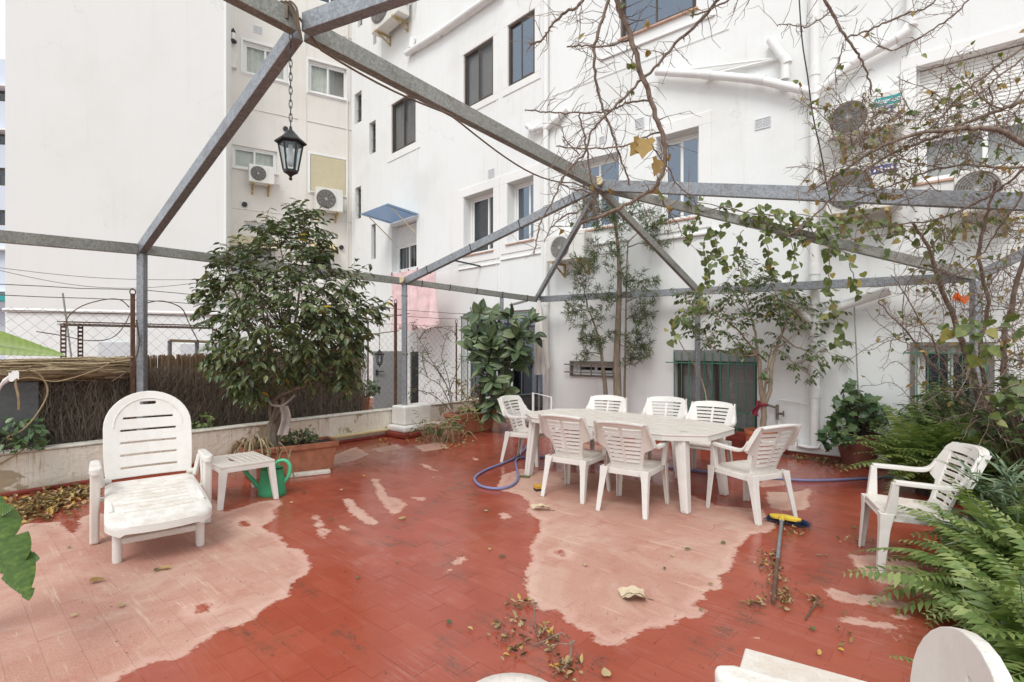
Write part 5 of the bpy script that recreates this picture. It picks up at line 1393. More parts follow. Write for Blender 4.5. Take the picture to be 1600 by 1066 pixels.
for sx in (-1, 1):
    for sy in (-1, 1):
        x0, y0, x1, y1 = sx * .93, sy * .37, sx * 1.0, sy * .42
        mb = MB(); a, b = .055, .038
        mb.hexa([(x1 - b, y1 - b, 0), (x1 + b, y1 - b, 0), (x1 + b, y1 + b, 0), (x1 - b, y1 + b, 0), (x0 - a, y0 - a, .70), (x0 + a, y0 - a, .70), (x0 + a, y0 + a, .70), (x0 - a, y0 + a, .70)])
        lg = mb.build('leg', PLM, tb, bevel=.012, seg=2)
        mb = MB(); mb.bar((x1, y1 - b - .003, .03), (x0, y0 - a - .003, .66), .022, .012, up=(0, 1, 0)); rb = mb.build('rib', PLM, None); rb.parent = lg; rb.location = Vector(rb.location) - Vector(lg.location)

# slatted side tables
def side_table(label, loc, rz, group, L=.62, Wd=.42, hgt=.40):
    r = thing('side_table', label, 'side table', loc, rz, group)
    l, w = L / 2, Wd / 2
    sl = []
    for k in range(5):
        x = lerp(-l + .20, l - .07, k / 4); hw = .009; y0, y1 = -w + .07, w - .06
        if k == 0:
            Lp = [(x - hw, y0), (x + hw, y0)]
            Lp += [(x + hw, lerp(y0, y1, t_)) for t_ in (.3, .7)] + [(x + hw, y1), (x - hw, y1)]
            Lp += [(x - hw - (.030 * math.sin(math.pi * (t_ - .2) / .5) if .2 < t_ < .7 else 0), lerp(y0, y1, t_)) for t_ in (.8, .7, .62, .54, .45, .36, .28, .2, .1)]
        else: Lp = [(x - hw, y0), (x + hw, y0), (x + hw, y1), (x - hw, y1)]
        sl.append(Lp[::-1])
    mb = MB(); mb.plate([[(-l, -w), (l, -w), (l, w), (-l, w)]] + sl, lambda x, y, h: (x, y, hgt + h), .022); mb.build('table_top', PLT, r, bevel=.004)
    for k, (a, b) in enumerate((((-l, -w, hgt - .065), (l, -w + .016, hgt - .0225)), ((-l, w - .016, hgt - .065), (l, w, hgt - .0225)), ((-l, -w + .017, hgt - .065), (-l + .016, w - .017, hgt - .0225)), ((l - .016, -w + .017, hgt - .065), (l, w - .017, hgt - .0225)))):
        mb = MB(); mb.box(a, b); mb.build('apron', PLM, r, bevel=.004)
    for sx in (-1, 1):
        for sy in (-1, 1):
            x0, y0, x1, y1 = sx * (l - .034), sy * (w - .034), sx * (l + .008), sy * (w + .008); a, b = .033, .022
            mb = MB(); mb.hexa([(x1 - b, y1 - b, 0), (x1 + b, y1 - b, 0), (x1 + b, y1 + b, 0), (x1 - b, y1 + b, 0), (x0 - a, y0 - a, hgt - .0235), (x0 + a, y0 - a, hgt - .0235), (x0 + a, y0 + a, hgt - .0235), (x0 - a, y0 + a, hgt - .0235)]); mb.build('leg', PLM, r, bevel=.006, seg=2)
    return r
n_, ri, le, bk_ = G(343.5, 734, .40), G(424, 720, .40), G(321.7, 714, .40), G(397.8, 702, .40)
cen = (n_ + ri + le + bk_) / 4
e1_ = ((ri - n_) + (bk_ - le)); ang = math.atan2(e1_.y, e1_.x) - .12
side_table('white slatted side table between the lounger and the fig tree planter', (cen.x, cen.y, 0), ang, 'white slatted side tables', .50, .60)

# sun lounger: x across, -y towards the foot
def lounger(label, loc, rz, group, recl=17, by=.40, bs=1.0):
    r = thing('sun_lounger', label, 'sun lounger', loc, rz, group)
    th_ = math.radians(recl)
    def bp(x, s, h=0): 
        s_ = s * bs; return Vector((x, by + math.sin(th_) * s_ + h * math.cos(th_) * -1, .415 + math.cos(th_) * s_ - h * math.sin(th_) * -1 * .3)) + Vector((0, .035 * (1 - (x / .33) ** 2), 0))
    def hw(s): return .325 if s < .44 else .325 * math.sqrt(max(0, 1 - ((s - .44) / .315) ** 2))
    # outline with arch, handle hole and five slots, finely divided so that it can be dished
    outl = [(-.31, .0), (-.16, 0), (0, 0), (.16, 0), (.31, .0), (.322, .15), (.325, .3), (.325, .44)]
    outl += [(.325 * math.cos(a), .44 + .315 * math.sin(a)) for a in [k / 18 * math.pi for k in range(1, 18)]] + [(-.325, .44), (-.325, .3), (-.322, .15)]
    holes = []
    for k in range(5):
        s0 = .075 + .108 * k; hx = .205 if k < 4 else .185
        holes.append([(-hx, s0), (-hx, s0 + .016), (-.1, s0 + .016), (0, s0 + .016), (.1, s0 + .016), (hx, s0 + .016), (hx, s0), (.1, s0), (0, s0), (-.1, s0)])
    holes.append([(.045 * (1 if math.cos(a) > 0 else -1) + .016 * math.cos(a), .645 + .014 * math.sin(a)) for a in [-(k + .5) / 12 * 6.283 for k in range(12)]])
    mb = MB(); mb.plate([outl] + holes, lambda x, y, h: bp(x, y, h), .028); bk = mb.build('backrest', PLM, r, bevel=.006, seg=2)
    # raised inner field line of the back
    if bs > .9:
     mb = MB(); mb.tube([bp((.255 if bs > .9 else .30) * math.cos(a), .44 + .25 * math.sin(a), .002) for a in [k / 20 * math.pi for k in range(21)]], .006 if bs > .9 else .002, 5); ml = mb.build('moulding', PLM, None, smooth=60); ml.parent = bk; ml.location = Vector(ml.location) - Vector(bk.location)
    # seat in boards that touch: narrow grooves between them
    def sw(b): return .315 + .02 * b - (.085 * max(0, (b - .84) / .16) ** 3)
    def sz(b): return .402 - .012 * math.sin(b * math.pi) - .105 * b ** 2.2
    seat = MB()
    def sp(a, b): 
        x = (a * 2 - 1) * sw(b); return (x, lerp(.37, -.62 - .05 * (1 - (a * 2 - 1) ** 2), b), sz(b) - .018 * math.exp(-((1 - abs(a * 2 - 1)) / .06) ** 2) - .01 * (1 if b > .985 else 0))
    seat.patch(sp, 16, 28, (0, 0, .026)); so = seat.build('seat', PLM, r, smooth=50)
    def edge(k):
        side = MB()
    rim = MB()
    loop = [sp(0, k / 20) for k in range(21)] + [sp(k / 16, 1) for k in range(1, 16)] + [sp(1, 1 - k / 20) for k in range(21)]
    V = []; 
    for p in loop: V += [(p[0] * .995, p[1], p[2] - .004), (p[0] * 1.0, p[1] - .004, p[2] - .05), (p[0] * .96, p[1] + .012, p[2] - .05), (p[0] * .955, p[1] + .012, p[2] - .024)]
    nn = len(loop); Fc = []
    for i in range(nn - 1):
        for j in range(4): Fc.append((i * 4 + j, i * 4 + (j + 1) % 4, i * 4 + 4 + (j + 1) % 4, i * 4 + 4 + j))
    rim.add(V, Fc + [(3, 2, 1, 0), ((nn - 1) * 4, (nn - 1) * 4 + 1, (nn - 1) * 4 + 2, (nn - 1) * 4 + 3)]); rm = rim.build('rim', PLM, None, smooth=50); rm.parent = so; rm.location = Vector(rm.location) - Vector(so.location)
    for k in range(7):
        b = .30 + .078 * k
        mb = MB(); mb.tube([Vector(sp(a, b + .004 * math.sin(a * 3))) + Vector((0, 0, .0015)) for a in [.17 + .66 * j / 10 for j in range(11)]], .0038, 4); g_ = mb.build('groove', PLT, None); g_.parent = so; g_.location = Vector(g_.location) - Vector(so.location)
    for s in (-1, 1):
        mb = MB(); mb.tube([(s * .255, -.44, .325), (s * .258, -.46, .02), (s * .258, -.46, .0)], [.032, .030, .027], 12); mb.build('leg', PLM, r, smooth=50)
        mb = MB(); mb.bar((s * .29, .36, .365), (s * .29, -.38, .335), .03, .045); mb.build('side_rail', PLM, r, bevel=.008)
        # arm: flat top with rounded nose, front post and slanting stay
        mb = MB(); arm = [(s * .38, .34), (s * .412, .30), (s * .418, -.02), (s * .405, -.06), (s * .375, -.07), (s * .343, -.055), (s * .335, -.01), (s * .345, .30)]
        if s > 0: arm = arm[::-1]
        mb.plate([arm], lambda x, y, h: (x, y, .615 + h - .012 * max(0, -y * 10) ** 2), .055); mb.build('armrest', PLM, r, bevel=.02, seg=3)
        mb = MB(); mb.hexa([(s * .384 - .030, .06, 0), (s * .384 + .030, .06, 0), (s * .384 + .030, .115, 0), (s * .384 - .030, .115, 0), (s * .378 - .033, -.035, .562), (s * .378 + .033, -.035, .562), (s * .378 + .033, .03, .562), (s * .378 - .033, .03, .562)]); mb.build('arm_post', PLM, r, bevel=.016, seg=3)
        mb = MB(); mb.bar((s * .36, .30, .57), (s * .33, .36, .38), .03, .045); mb.bar((s * .37, .26, .56), (s * .375, .13, .05), .028, .04); mb.bar((s * .30, .08, .34), (s * .40, .08, .34), .03, .035); mb.build('stay', PLM, r, bevel=.006)
        mb = MB(); mb.tube([(s * .27, .385, .415), (s * .345, .385, .415)], .026, 12); mb.build('hinge', PLM, r, smooth=50)
    mb = MB(); mb.bar((-.235, -.455, .145), (.235, -.455, .145), .04, .048); mb.build('crossbar', PLM, r, bevel=.012, seg=2)
    return r
fl = (G(185, 880) + G(310, 850)) / 2
fx, fy = .625, -.78
ctr = Vector((fl.x - fx * .45, fl.y - fy * .45, 0))
lg1 = lounger('white resin sun lounger with an arched slotted back at the left', (ctr.x, ctr.y, 0), math.atan2(fx, -fy), 'white sun loungers')
lg2 = lounger('white resin sun lounger cut off by the bottom edge, arched back at the lower right', (.475, 1.165, 0), math.atan2(-.885, -.465), 'white sun loungers', 4, .36, .76)
rs = thing('round_stool', 'round white stool top peeping over the bottom edge at the centre', 'stool', (0.0, 1.60, 0))
mb = MB(); mb.lathe([(.02, .452), (.12, .455), (.165, .450), (.178, .435), (.172, .415), (.15, .412)], 32); mb.build('seat', M['plastic_top'], rs, smooth=60)
for k in range(4):
    a_ = k * 1.5708 + .6; mb = MB(); mb.tube([(.12 * math.cos(a_), .12 * math.sin(a_), .42), (.18 * math.cos(a_), .18 * math.sin(a_), 0)], [.03, .02], 10); mb.build('leg', M['plastic'], rs, smooth=50)
side_table('white slatted side table at the bottom edge beside the cut-off lounger', (.945, 1.67, 0), math.atan2(-.85, -.52), 'white slatted side tables', .50, .44)

# watering can
wc = G(421, 776); wcan = thing('watering_can', 'green plastic watering can behind the side table by the planter', 'watering can', (wc.x, wc.y + .06, 0), .2)
mb = MB(); mb.lathe([(.13, 0), (.138, .012), (.135, .05), (.118, .20), (.108, .27), (.112, .275), (.104, .272), (.112, .2), (.125, .03)], 28, sy=.72, cap=True); mb.build('body', M['green_plastic'], wcan, smooth=45)
mb = MB(); mb.patch(lambda a, b: (.11 * math.cos(a * 3.14 - 1.57) * b * .95, .079 * math.sin(a * 3.14 - 1.57) * b * .95, .272 + .02 * b), 10, 3, (0, 0, .004)); mb.build('rim_cover', M['green_plastic'], wcan, smooth=60)
mb = MB(); mb.tube(smooth_path([(.02, 0, .30), (.06, 0, .345), (.13, 0, .35), (.175, 0, .29), (.165, 0, .20), (.12, 0, .13)], 5), .019, 10); mb.build('handle', M['green_handle'], wcan, smooth=60)
mb = MB(); mb.tube([(-.10, 0, .06), (-.22, 0, .20), (-.30, 0, .31)], [.03, .02, .016], 10); sp_ = mb.build('spout', M['green_plastic'], wcan, smooth=60)
mb = MB(); mb.tube([(-.295, 0, .30), (-.33, 0, .345)], [.02, .045], 12); ro_ = mb.build('rose', M['dark'], None, smooth=40); ro_.parent = sp_; ro_.location = Vector(ro_.location) - Vector(sp_.location)

# broom
b0 = G(1222, 822); b1 = G(1208, 944)
br = thing('broom', 'yellow headed broom with blue bristles lying on the floor beside a chair leg', 'broom', b0); bo_ = b0.copy()
hl, hr = G(1199, 816), G(1256, 826); dh = (hr - hl).normalized(); ph = (b1 - b0).normalized()
mb = MB()
n = 14; V = []
out = [((hr - hl).length * .44 * math.cos(a), .040 * math.sin(a)) for a in [k / 20 * 6.283 for k in range(20)]]
pv = Vector((-dh.y, dh.x, 0))
mb.plate([out], lambda x, y, h: (hl + hr) / 2 - bo_ + dh * x + pv * y + Vector((0, 0, .085 + h - abs(x) * .06)), .03); mb.build('head', M['yellow'], br, bevel=.008, seg=2)
mb = MB()
for k in range(420):
    a = random.uniform(-.47, .5) * (hr - hl).length; y = random.uniform(-.03, .04); p = (hl + hr) / 2 - bo_ + dh * a + pv * y + Vector((0, 0, .06)); q = p + pv * random.uniform(.02, .09) + dh * (a * .25 + random.uniform(-.02, .03)); q.z = random.uniform(.004, .02)
    mb.tube([p, q], [.0035, .002], 3, cap=False)
mb.build('bristles', M['blue_bristle'], br, kind='stuff')
mid = b0.lerp(b1, .58)
mb = MB(); mb.tube([Vector((0, 0, .075)), mid - bo_ + Vector((0, 0, .035))], .0135, 10); mb.build('handle', M['galv'], br, smooth=50)
mb = MB(); mb.tube([mid - bo_ + Vector((0, 0, .035)), b1 - bo_ + Vector((0, 0, .014))], .0138, 10); mb.build('grip', M['rust'], br, smooth=50)
mb = MB(); mb.tube([Vector((0, 0, .07)), Vector((0, 0, .078)) + ph * .09], [.028, .018], 10); mb.build('socket', M['yellow'], br, smooth=50)

# hose
hp = [(836, 672), (829, 690), (812, 712), (790, 724), (762, 735), (745, 745), (742, 753), (752, 762), (775, 766), (797, 762), (809, 750), (807, 732), (806, 722), (814, 717), (840, 716), (900, 718), (960, 722), (1030, 730), (1090, 738), (1150, 745), (1215, 750), (1262, 753), (1310, 752), (1345, 750), (1392, 748), (1440, 752)]
mb = MB(); pts = [G(u, v) + Vector((0, 0, .016)) for u, v in hp]; mb.tube(smooth_path(pts, 5), .0155, 8); ob = mb.build('garden_hose', M['hose'], None, smooth=60); tag(ob, 'violet garden hose looping on the floor and running under the table', 'hose')

s_ = G(843, 766); mb = MB(); mb.box((-.055, -.04, .0), (.055, .04, .02)); ob = mb.build('sponge', M['dark'], None, keep=True); ob.location = s_; ob.rotation_euler = (0, 0, .3); tag(ob, 'small ochre sponge with a dark scouring side under the table edge', 'sponge')
mb = MB(); mb.box((-.055, -.04, .0205), (.055, .04, .06)); o2 = mb.build('foam', M['sponge'], ob, bevel=.006, keep=True)
s_ = G(820, 746); mb = MB(); mb.box((-.06, -.02, 0), (.06, .02, .02)); ob = mb.build('soap_bar', M['leaf_vine'], None, keep=True, bevel=.006); ob.location = s_; ob.rotation_euler = (0, 0, -.3); tag(ob, 'small lime green bar on the floor beside the hose loop', 'soap')
s_ = G(914, 706); mb = MB(); mb.plate([[(.09 * (1 + .3 * math.sin(3 * a)) * math.cos(a), .05 * math.sin(a)) for a in [k / 14 * 6.283 for k in range(14)]]], lambda x, y, h: (x, y, .03 + h + .01 * math.sin(x * 50)), .03); ob = mb.build('cloth', M['red_rag'], None, keep=True); ob.location = s_; tag(ob, 'small red cloth lying on the floor under the table', 'cloth')

# ------------------------------------------------------------------ planters
def trough(label, c, rz, L, Wd, hh, mat, group=None):
    r = thing('planter', label, 'planter', c, rz, group); l, w = L / 2, Wd / 2
    mb = MB()
    def ringv(l_, w_, z): return [(-l_, -w_, z), (l_, -w_, z), (l_, w_, z), (-l_, w_, z)]
    prof = [(l - .05, w - .04, 0), (l - .012, w - .012, hh - .075), (l + .012, w + .012, hh - .07), (l + .014, w + .014, hh), (l - .014, w - .014, hh), (l - .03, w - .03, hh - .07)]
    V = sum([ringv(*p) for p in prof], []); Fc = [(3, 2, 1, 0)]
    for i in range(len(prof) - 1):
        for j in range(4): Fc.append((i * 4 + j, i * 4 + (j + 1) % 4, i * 4 + 4 + (j + 1) % 4, i * 4 + 4 + j))
    mb.add(V, Fc + [(20, 21, 22, 23)]); mb.build('pot', M[mat], r, bevel=.012, seg=2)
    mb = MB(); mb.patch(lambda a, b: (lerp(-l + .022, l - .022, a), lerp(-w + .022, w - .022, b), hh - .03 + random.uniform(-.012, .014)), 18, 7, (0, 0, .03)); mb.build('soil', M['soil'], r, smooth=70)
    return r
PC = Vector((-2.72, 6.42, 0)); PANG = math.atan2(.6, .8)
trough('rectangular terracotta planter of the fig tree beside the green watering can', PC, PANG, 1.05, .40, .36, 'terracotta', 'terracotta planters')
PL2 = Vector((-.74, 9.42, 0))
trough('long terracotta planter of the rubber plant beside the masonry pier', PL2, math.atan2(.766, .643), .95, .36, .37, 'terracotta', 'terracotta planters')
mb = MB(); a, b = G(452, 746), G(516, 739); mb.bar(a + Vector((0, 0, .022)), b + Vector((0, 0, .022)), .09, .044); ob = mb.build('white_batten', M['white_paint'], None, bevel=.006); tag(ob, 'white painted batten lying against the foot of the fig tree planter', 'batten')
def round_pot(name, label, c, r0, r1, hh, mat):
    r = thing(name, label, 'plant pot', c)
    mb = MB(); mb.lathe([(r0, 0), (lerp(r0, r1, .55) * 1.03, hh * .5), (r1 * .97, hh - .06), (r1 * 1.03, hh - .05), (r1 * 1.04, hh), (r1 * .96, hh), (r1 * .93, hh - .08)], 28); mb.build('pot', M[mat], r, smooth=45)
    mb = MB(); mb.patch(lambda a, b: (r1 * .93 * b * math.cos(a * 6.2832), r1 * .93 * b * math.sin(a * 6.2832), hh - .05 + .015 * math.sin(a * 31) * b), 20, 4, (0, 0, .02)); mb.build('soil', M['soil'], r)
    return r
OP = Vector((3.51, 7.40, 0)); round_pot('orange_flower_pot', 'orange flower pot of the small weeping fig in front of the barred window', OP, .16, .21, .36, 'orange_pot')
IP = G(1341, 727); round_pot('round_flower_pot', 'round brown pot overflowing with ivy near the soil pipe', IP, .17, .255, .41, 'terracotta_dark')
SP = P(566, 0, 9.45); SP.z = 0
def tall_pot(name, label, c, hh): return round_pot(name, label, c, .10, .13, hh, 'orange_pot')
tall_pot('small_flower_pot', 'small orange pot behind the fence left of the grey door', SP, .62)
# ------------------------------------------------------------------ foliage tools
def tmpl(kind):
    if kind == 'ovate':
        V = [(0, 0, 0), (.22, .40, .05), (.55, .46, .06), (.82, .22, .0), (.22, -.40, .05), (.55, -.46, .06), (.82, -.22, 0), (.3, 0, -.03), (.65, 0, -.05), (1, 0, -.14)]
        Fc = [(0, 7, 1), (1, 7, 8), (1, 8, 2), (2, 8, 3), (3, 8, 9), (0, 4, 7), (4, 8, 7), (4, 5, 8), (5, 6, 8), (6, 9, 8)]
    elif kind == 'curl':
        V = [(0, 0, .02), (.22, .34, .22), (.55, .38, .26), (.82, .2, .2), (.22, -.40, .12), (.55, -.40, .30), (.82, -.18, .24), (.3, 0, -.02), (.65, 0, .02), (1, .05, .22)]
        Fc = [(0, 7, 1), (1, 7, 8), (1, 8, 2), (2, 8, 3), (3, 8, 9), (0, 4, 7), (4, 8, 7), (4, 5, 8), (5, 6, 8), (6, 9, 8)]
    elif kind == 'lance':
        V = [(0, 0, 0), (.4, .5, .03), (.4, -.5, .03), (.55, 0, -.03), (1, 0, -.12)]
        Fc = [(0, 3, 1), (0, 2, 3), (1, 3, 4), (2, 4, 3)]
    elif kind == 'ivy':
        o = [(0, 0), (-.10, .30), (.10, .55), (.30, .36), (.52, .52), (.68, .26), (1.0, 0), (.68, -.26), (.52, -.52), (.30, -.36), (.10, -.55), (-.10, -.30)]
        V = [(x, y, .05 * abs(y) * 2 - .06 * x) for x, y in o] + [(.33, 0, -.05)]
        Fc = [(12, (k + 1) % 12, k) for k in range(12)]
    else:                       # heart
        o = [(0, 0), (-.08, .28), (.12, .50), (.45, .45), (.75, .22), (1.02, 0), (.75, -.22), (.45, -.45), (.12, -.50), (-.08, -.28)]
        V = [(x, y, .10 * abs(y) - .10 * x * x) for x, y in o] + [(.4, 0, -.07)]
        Fc = [(10, (k + 1) % 10, k) for k in range(10)]
    return np.array(V, float), [tuple(f) for f in Fc]
def leaf_batch(mb, kind, Pp, D, N, L, Wd, T):
    """Many leaves of one template into a builder."""
    V0, F0 = tmpl(kind)
    n = len(Pp)
    if n == 0: return
    D = D / np.maximum(np.linalg.norm(D, axis=1, keepdims=True), 1e-9)
    y = np.cross(N, D); ln = np.linalg.norm(y, axis=1, keepdims=True)
    bad = ln[:, 0] < 1e-4; y[bad] = np.cross(D[bad], np.array([1.0, .3, .1])); ln = np.linalg.norm(y, axis=1, keepdims=True)
    y /= ln; z = np.cross(D, y)
    W3 = Pp[:, None, :] + D[:, None, :] * (V0[None, :, 0:1] * L[:, None, None]) + y[:, None, :] * (V0[None, :, 1:2] * Wd[:, None, None]) + z[:, None, :] * (V0[None, :, 2:3] * L[:, None, None])
    k = len(V0); b = len(mb.V)
    mb.V.extend(map(tuple, W3.reshape(-1, 3).tolist()))
    Fb = np.array(F0)
    A = (Fb[None] + (np.arange(n) * k)[:, None, None] + b).reshape(-1, Fb.shape[1])
    mb.F.extend(map(tuple, A.tolist()))
    mb.T.extend(np.repeat(T, k).tolist())
class Leaves:
    def __init__(s): s.p = []; s.d = []; s.n = []; s.l = []; s.w = []; s.t = []
    def add(s, p, d, n, l, w, t): s.p.append(tuple(p)); s.d.append(tuple(d)); s.n.append(tuple(n)); s.l.append(l); s.w.append(w); s.t.append(t)
    def build(s, kind, name, mat, parent, stuff=True):
        mb = MB(); leaf_batch(mb, kind, np.array(s.p), np.array(s.d), np.array(s.n), np.array(s.l), np.array(s.w), np.array(s.t))
        return mb.build(name, mat, parent, smooth=180, kind='stuff' if stuff else None, keep=True)
def spray(Lv, p, d, n, length, ll, lw, droop=.5, tint=(.2, .9), up=(0, 0, 1), yellow=0.0, mbt=None, r=.003):
    """A twig carrying alternate leaves."""
    p = Vector(p); d = Vector(d).normalized(); pts = [p.copy()]; q = p.copy()
    side = 1
    for k in range(n):
        d = (d + Vector((random.uniform(-.18, .18), random.uniform(-.18, .18), random.uniform(-.14, .10) - droop * .05))).normalized()
        q = q + d * (length / n); pts.append(q.copy()); side = -side
        s_ = d.cross(Vector((0, 0, 1)))
        if s_.length < .1: s_ = Vector((1, 0, 0))
        s_.normalize()
        ld = (d * random.uniform(.3, .8) + s_ * side * random.uniform(.5, 1.0) + Vector((0, 0, random.uniform(-.35, .25) - droop * .75))).normalized()
        nn = Vector((random.uniform(-.5, .5), random.uniform(-.5, .5), 1)) + ld * .2
        sc = random.uniform(.72, 1.18)
        t = 1.0 if random.random() < yellow else random.uniform(*tint)
        Lv.add(q, ld, nn, ll * sc, lw * sc, t)
    if mbt is not None: mbt.tube(pts, [r * 1.2] + [r * .7] * (len(pts) - 1), 3, cap=False)
    return pts
def in_poly(u, v, poly):
    ins = False
    for i in range(len(poly)):
        x0, y0 = poly[i]; x1, y1 = poly[(i + 1) % len(poly)]
        if (y0 > v) != (y1 > v) and u < (x1 - x0) * (v - y0) / (y1 - y0) + x0: ins = not ins
    return ins
def sample_poly(poly, n):
    us = [p[0] for p in poly]; vs = [p[1] for p in poly]; out = []
    while len(out) < n:
        u, v = random.uniform(min(us), max(us)), random.uniform(min(vs), max(vs))
        if in_poly(u, v, poly): out.append((u, v))
    return out
def edge_d(u, v, poly):
    m = 1e9
    for i in range(len(poly)):
        a = Vector(poly[i]); b = Vector(poly[(i + 1) % len(poly)]); p = Vector((u, v)); e = b - a
        t = max(0, min(1, (p - a).dot(e) / e.length_squared)); m = min(m, (p - a - e * t).length)
    return m
def nearest(nodes, q, zb=.6):
    best = None; bd = 1e9
    for p in nodes:
        d = (p - q).length + zb * max(0, p.z - q.z)
        if d < bd: bd = d; best = p
    return best

# ------------------------------------------------------------------ big fig tree
ft = thing('fig_tree', 'big bushy fig tree with dark glossy leaves growing in the terracotta planter', 'tree', (0, 0, 0))
base = Vector((-2.90, 6.36, .33)); ft.location = base
def ftp(u, v, Y): return P(u, v, Y) - base
YT = 6.35
crown = [(475, 308), (498, 335), (508, 372), (520, 402), (545, 415), (572, 410), (566, 440), (558, 465), (590, 470), (616, 480), (600, 498), (575, 500), (572, 530), (560, 560), (556, 588), (535, 612), (500, 602), (470, 604), (440, 600), (410, 614), (380, 630), (355, 612), (340, 575), (325, 558), (335, 520), (322, 490), (305, 470), (315, 430), (330, 420), (335, 395), (362, 385), (395, 375), (405, 340), (440, 345), (455, 320)]
stems = []
for k in range(7):
    a = k / 7 * 6.28; mb = MB()
    b0_ = Vector((.07 * math.cos(a), .06 * math.sin(a), 0)); t_ = ftp(430 + 9 * math.cos(a * 1.7 + .5) + 4, 628, YT + .05 * math.sin(a)); e_ = ftp(*[(402, 575), (425, 560), (455, 560), (470, 580), (440, 570), (412, 590), (480, 600)][k], YT + .25 * math.sin(a * 2))
    pts = smooth_path([b0_, b0_ * .7 + Vector((.0, 0, .22)), t_, e_], 5); mb.tube(pts, [lerp(.042, .018, i / (len(pts) - 1)) for i in range(len(pts))], 8); mb.build('trunk', M['bark_grey'], ft, smooth=60)
    stems.append(pts)
tgts = [(475, 330), (435, 370), (395, 400), (350, 410), (330, 450), (340, 540), (370, 580), (520, 430), (555, 430), (590, 482), (545, 540), (510, 570), (450, 420), (480, 470), (410, 470), (380, 500), (440, 510), (500, 510)]
nodes = []
for i, (u, v) in enumerate(tgts):
    st_ = min((s for s in stems), key=lambda s: (s[-1] - ftp(u, v, YT)).length + random.uniform(0, .1)); p0 = st_[-1]; q = ftp(u, v, YT + random.uniform(-.5, .5))
    mid = (p0 + q) / 2 + Vector((random.uniform(-.1, .1), random.uniform(-.1, .1), .16)); pts = bez(p0 - (q - p0).normalized() * .02, mid, q, 10); mb = MB()
    pts = [p + rv(.012) for p in pts]; mb.tube(pts, [lerp(.017, .005, j / 10) for j in range(11)], 6); mb.build('branch', M['bark_grey'], ft, smooth=60); nodes += pts[2:]
nodes += [p for s in stems for p in s[-6:]]
Lv = Leaves(); tw = MB()
pts2 = sample_poly(crown, 1260)
for (u, v) in pts2:
    ed = edge_d(u, v, crown)
    if ed < 11: continue
    gap = math.sin(u * .071 + 1.3) * math.sin(v * .083 + .4) + .6 * math.sin(u * .033 - v * .047)
    if gap > .62 and random.random() < .6: continue
    dy = random.choice((-1, 1, -1)) * min(.95, .18 + ed * .011) * random.uniform(.35, 1.0)
    q = ftp(u, v, YT + dy); c = ftp(440, 480, YT)
    src = nearest(nodes, q)
    if (src - q).length > .05 and random.random() < .75: tw.tube([src, (src + q) / 2 + Vector((0, 0, .05)) + rv(.02), q], [.005, .0035, .002], 3, cap=False, t=.5)
    d = (q - c).normalized() * .7 + Vector((0, 0, .1)) + rv(.75)
    spray(Lv, q, d, random.randint(5, 8), .22, .096, .050, .6, (0.0, .93), yellow=.004, mbt=tw)
Lv.build('ovate', 'leaves', M['leaf_ficus'], ft); tw.build('twigs', M['bark_brown'], ft, kind='stuff', keep=True)
# withered bromeliad-like plant, rag and petals in the planter
dw = thing('withered_plant', 'withered brown drooping plant at the left end of the fig tree planter', 'plant', PC + Vector((-.30, -.30, .33)))
mb = MB()
for k in range(32):
    a = random.uniform(0, 6.28); L = random.uniform(.12, .28); d = Vector((math.cos(a), math.sin(a), 0)); o = d * random.uniform(0, .08)
    pts = [o, o + d * L * .45 + Vector((0, 0, random.uniform(.08, .16))), o + d * L * .8 + Vector((0, 0, -.02)), o + d * L * .85 + Vector((0, 0, -random.uniform(.12, .30)))]
    mb.tube(smooth_path(pts, 3), [.010, .012, .013, .012, .012, .011, .010, .008, .006, .004], 4, t=random.uniform(0, .9))
mb.build('leaves', M['straw'], dw, kind='stuff')
mb = MB()
for k in range(7):
    o = Vector((.18 + random.uniform(-.1, .3), -.02 + random.uniform(-.12, .12), -.02)); pts = [o, o + Vector((.05, -.1, .10)) + rv(.05), o + Vector((.12, -.16, -.02)) + rv(.05), o + Vector((.12, -.2, -.30)) + rv(.04)]
    mb.tube(smooth_path(pts, 3), .008, 4, t=.3)
mb.build('roots', M['straw'], dw)
mb = MB(); q0 = ftp(427, 632, YT - .1); q1 = ftp(446, 640, YT - .18)
mb.tube(smooth_path([ftp(418, 620, YT - .05), ftp(424, 632, YT - .16), ftp(440, 634, YT - .2), ftp(452, 626, YT - .12), ftp(460, 618, YT)], 4), .014, 6)
mb.patch(lambda a, b: ftp(lerp(436, 450 + 3 * b, a) + 4 * math.sin(b * 4), lerp(634, 680, b), YT - .2 - .02 * math.sin(a * 9)), 6, 6, (0, .006, 0)); ob = mb.build('rag', M['rag'], None, keep=True); ob.location = base; tag(ob, 'pale rag tied round the fig tree trunk, hanging down', 'rag')

# ------------------------------------------------------------------ rubber plant (big leaves, each its own)
rp = thing('rubber_plant', 'rubber plant with large dark glossy leaves in the long terracotta planter', 'plant', PL2 + Vector((.12, .10, .34))); rb = rp.location.copy()
YR = 9.35
def rpp(u, v, Y=YR): return P(u, v, Y) - rb
rst = []
for (u0, v0, u1, v1, u2, v2) in ((748, 645, 752, 560, 735, 480), (752, 645, 765, 560, 772, 500), (757, 645, 790, 580, 800, 490), (760, 640, 800, 560, 838, 490), (745, 645, 755, 600, 745, 520), (752, 650, 770, 620, 790, 600), (742, 650, 745, 640, 735, 615)):
    pts = smooth_path([Vector((rpp(u0, 660).x * .6, 0, 0)), rpp(u1, v1), rpp(u2, v2, YR + random.uniform(-.2, .2))], 7); mb = MB(); mb.tube(pts, [lerp(.02, .009, i / (len(pts) - 1)) for i in range(len(pts))], 7); mb.build('stem', M['bark_brown'], rp, smooth=60); rst.append(pts)
V0, F0 = tmpl('ovate')
lm = []
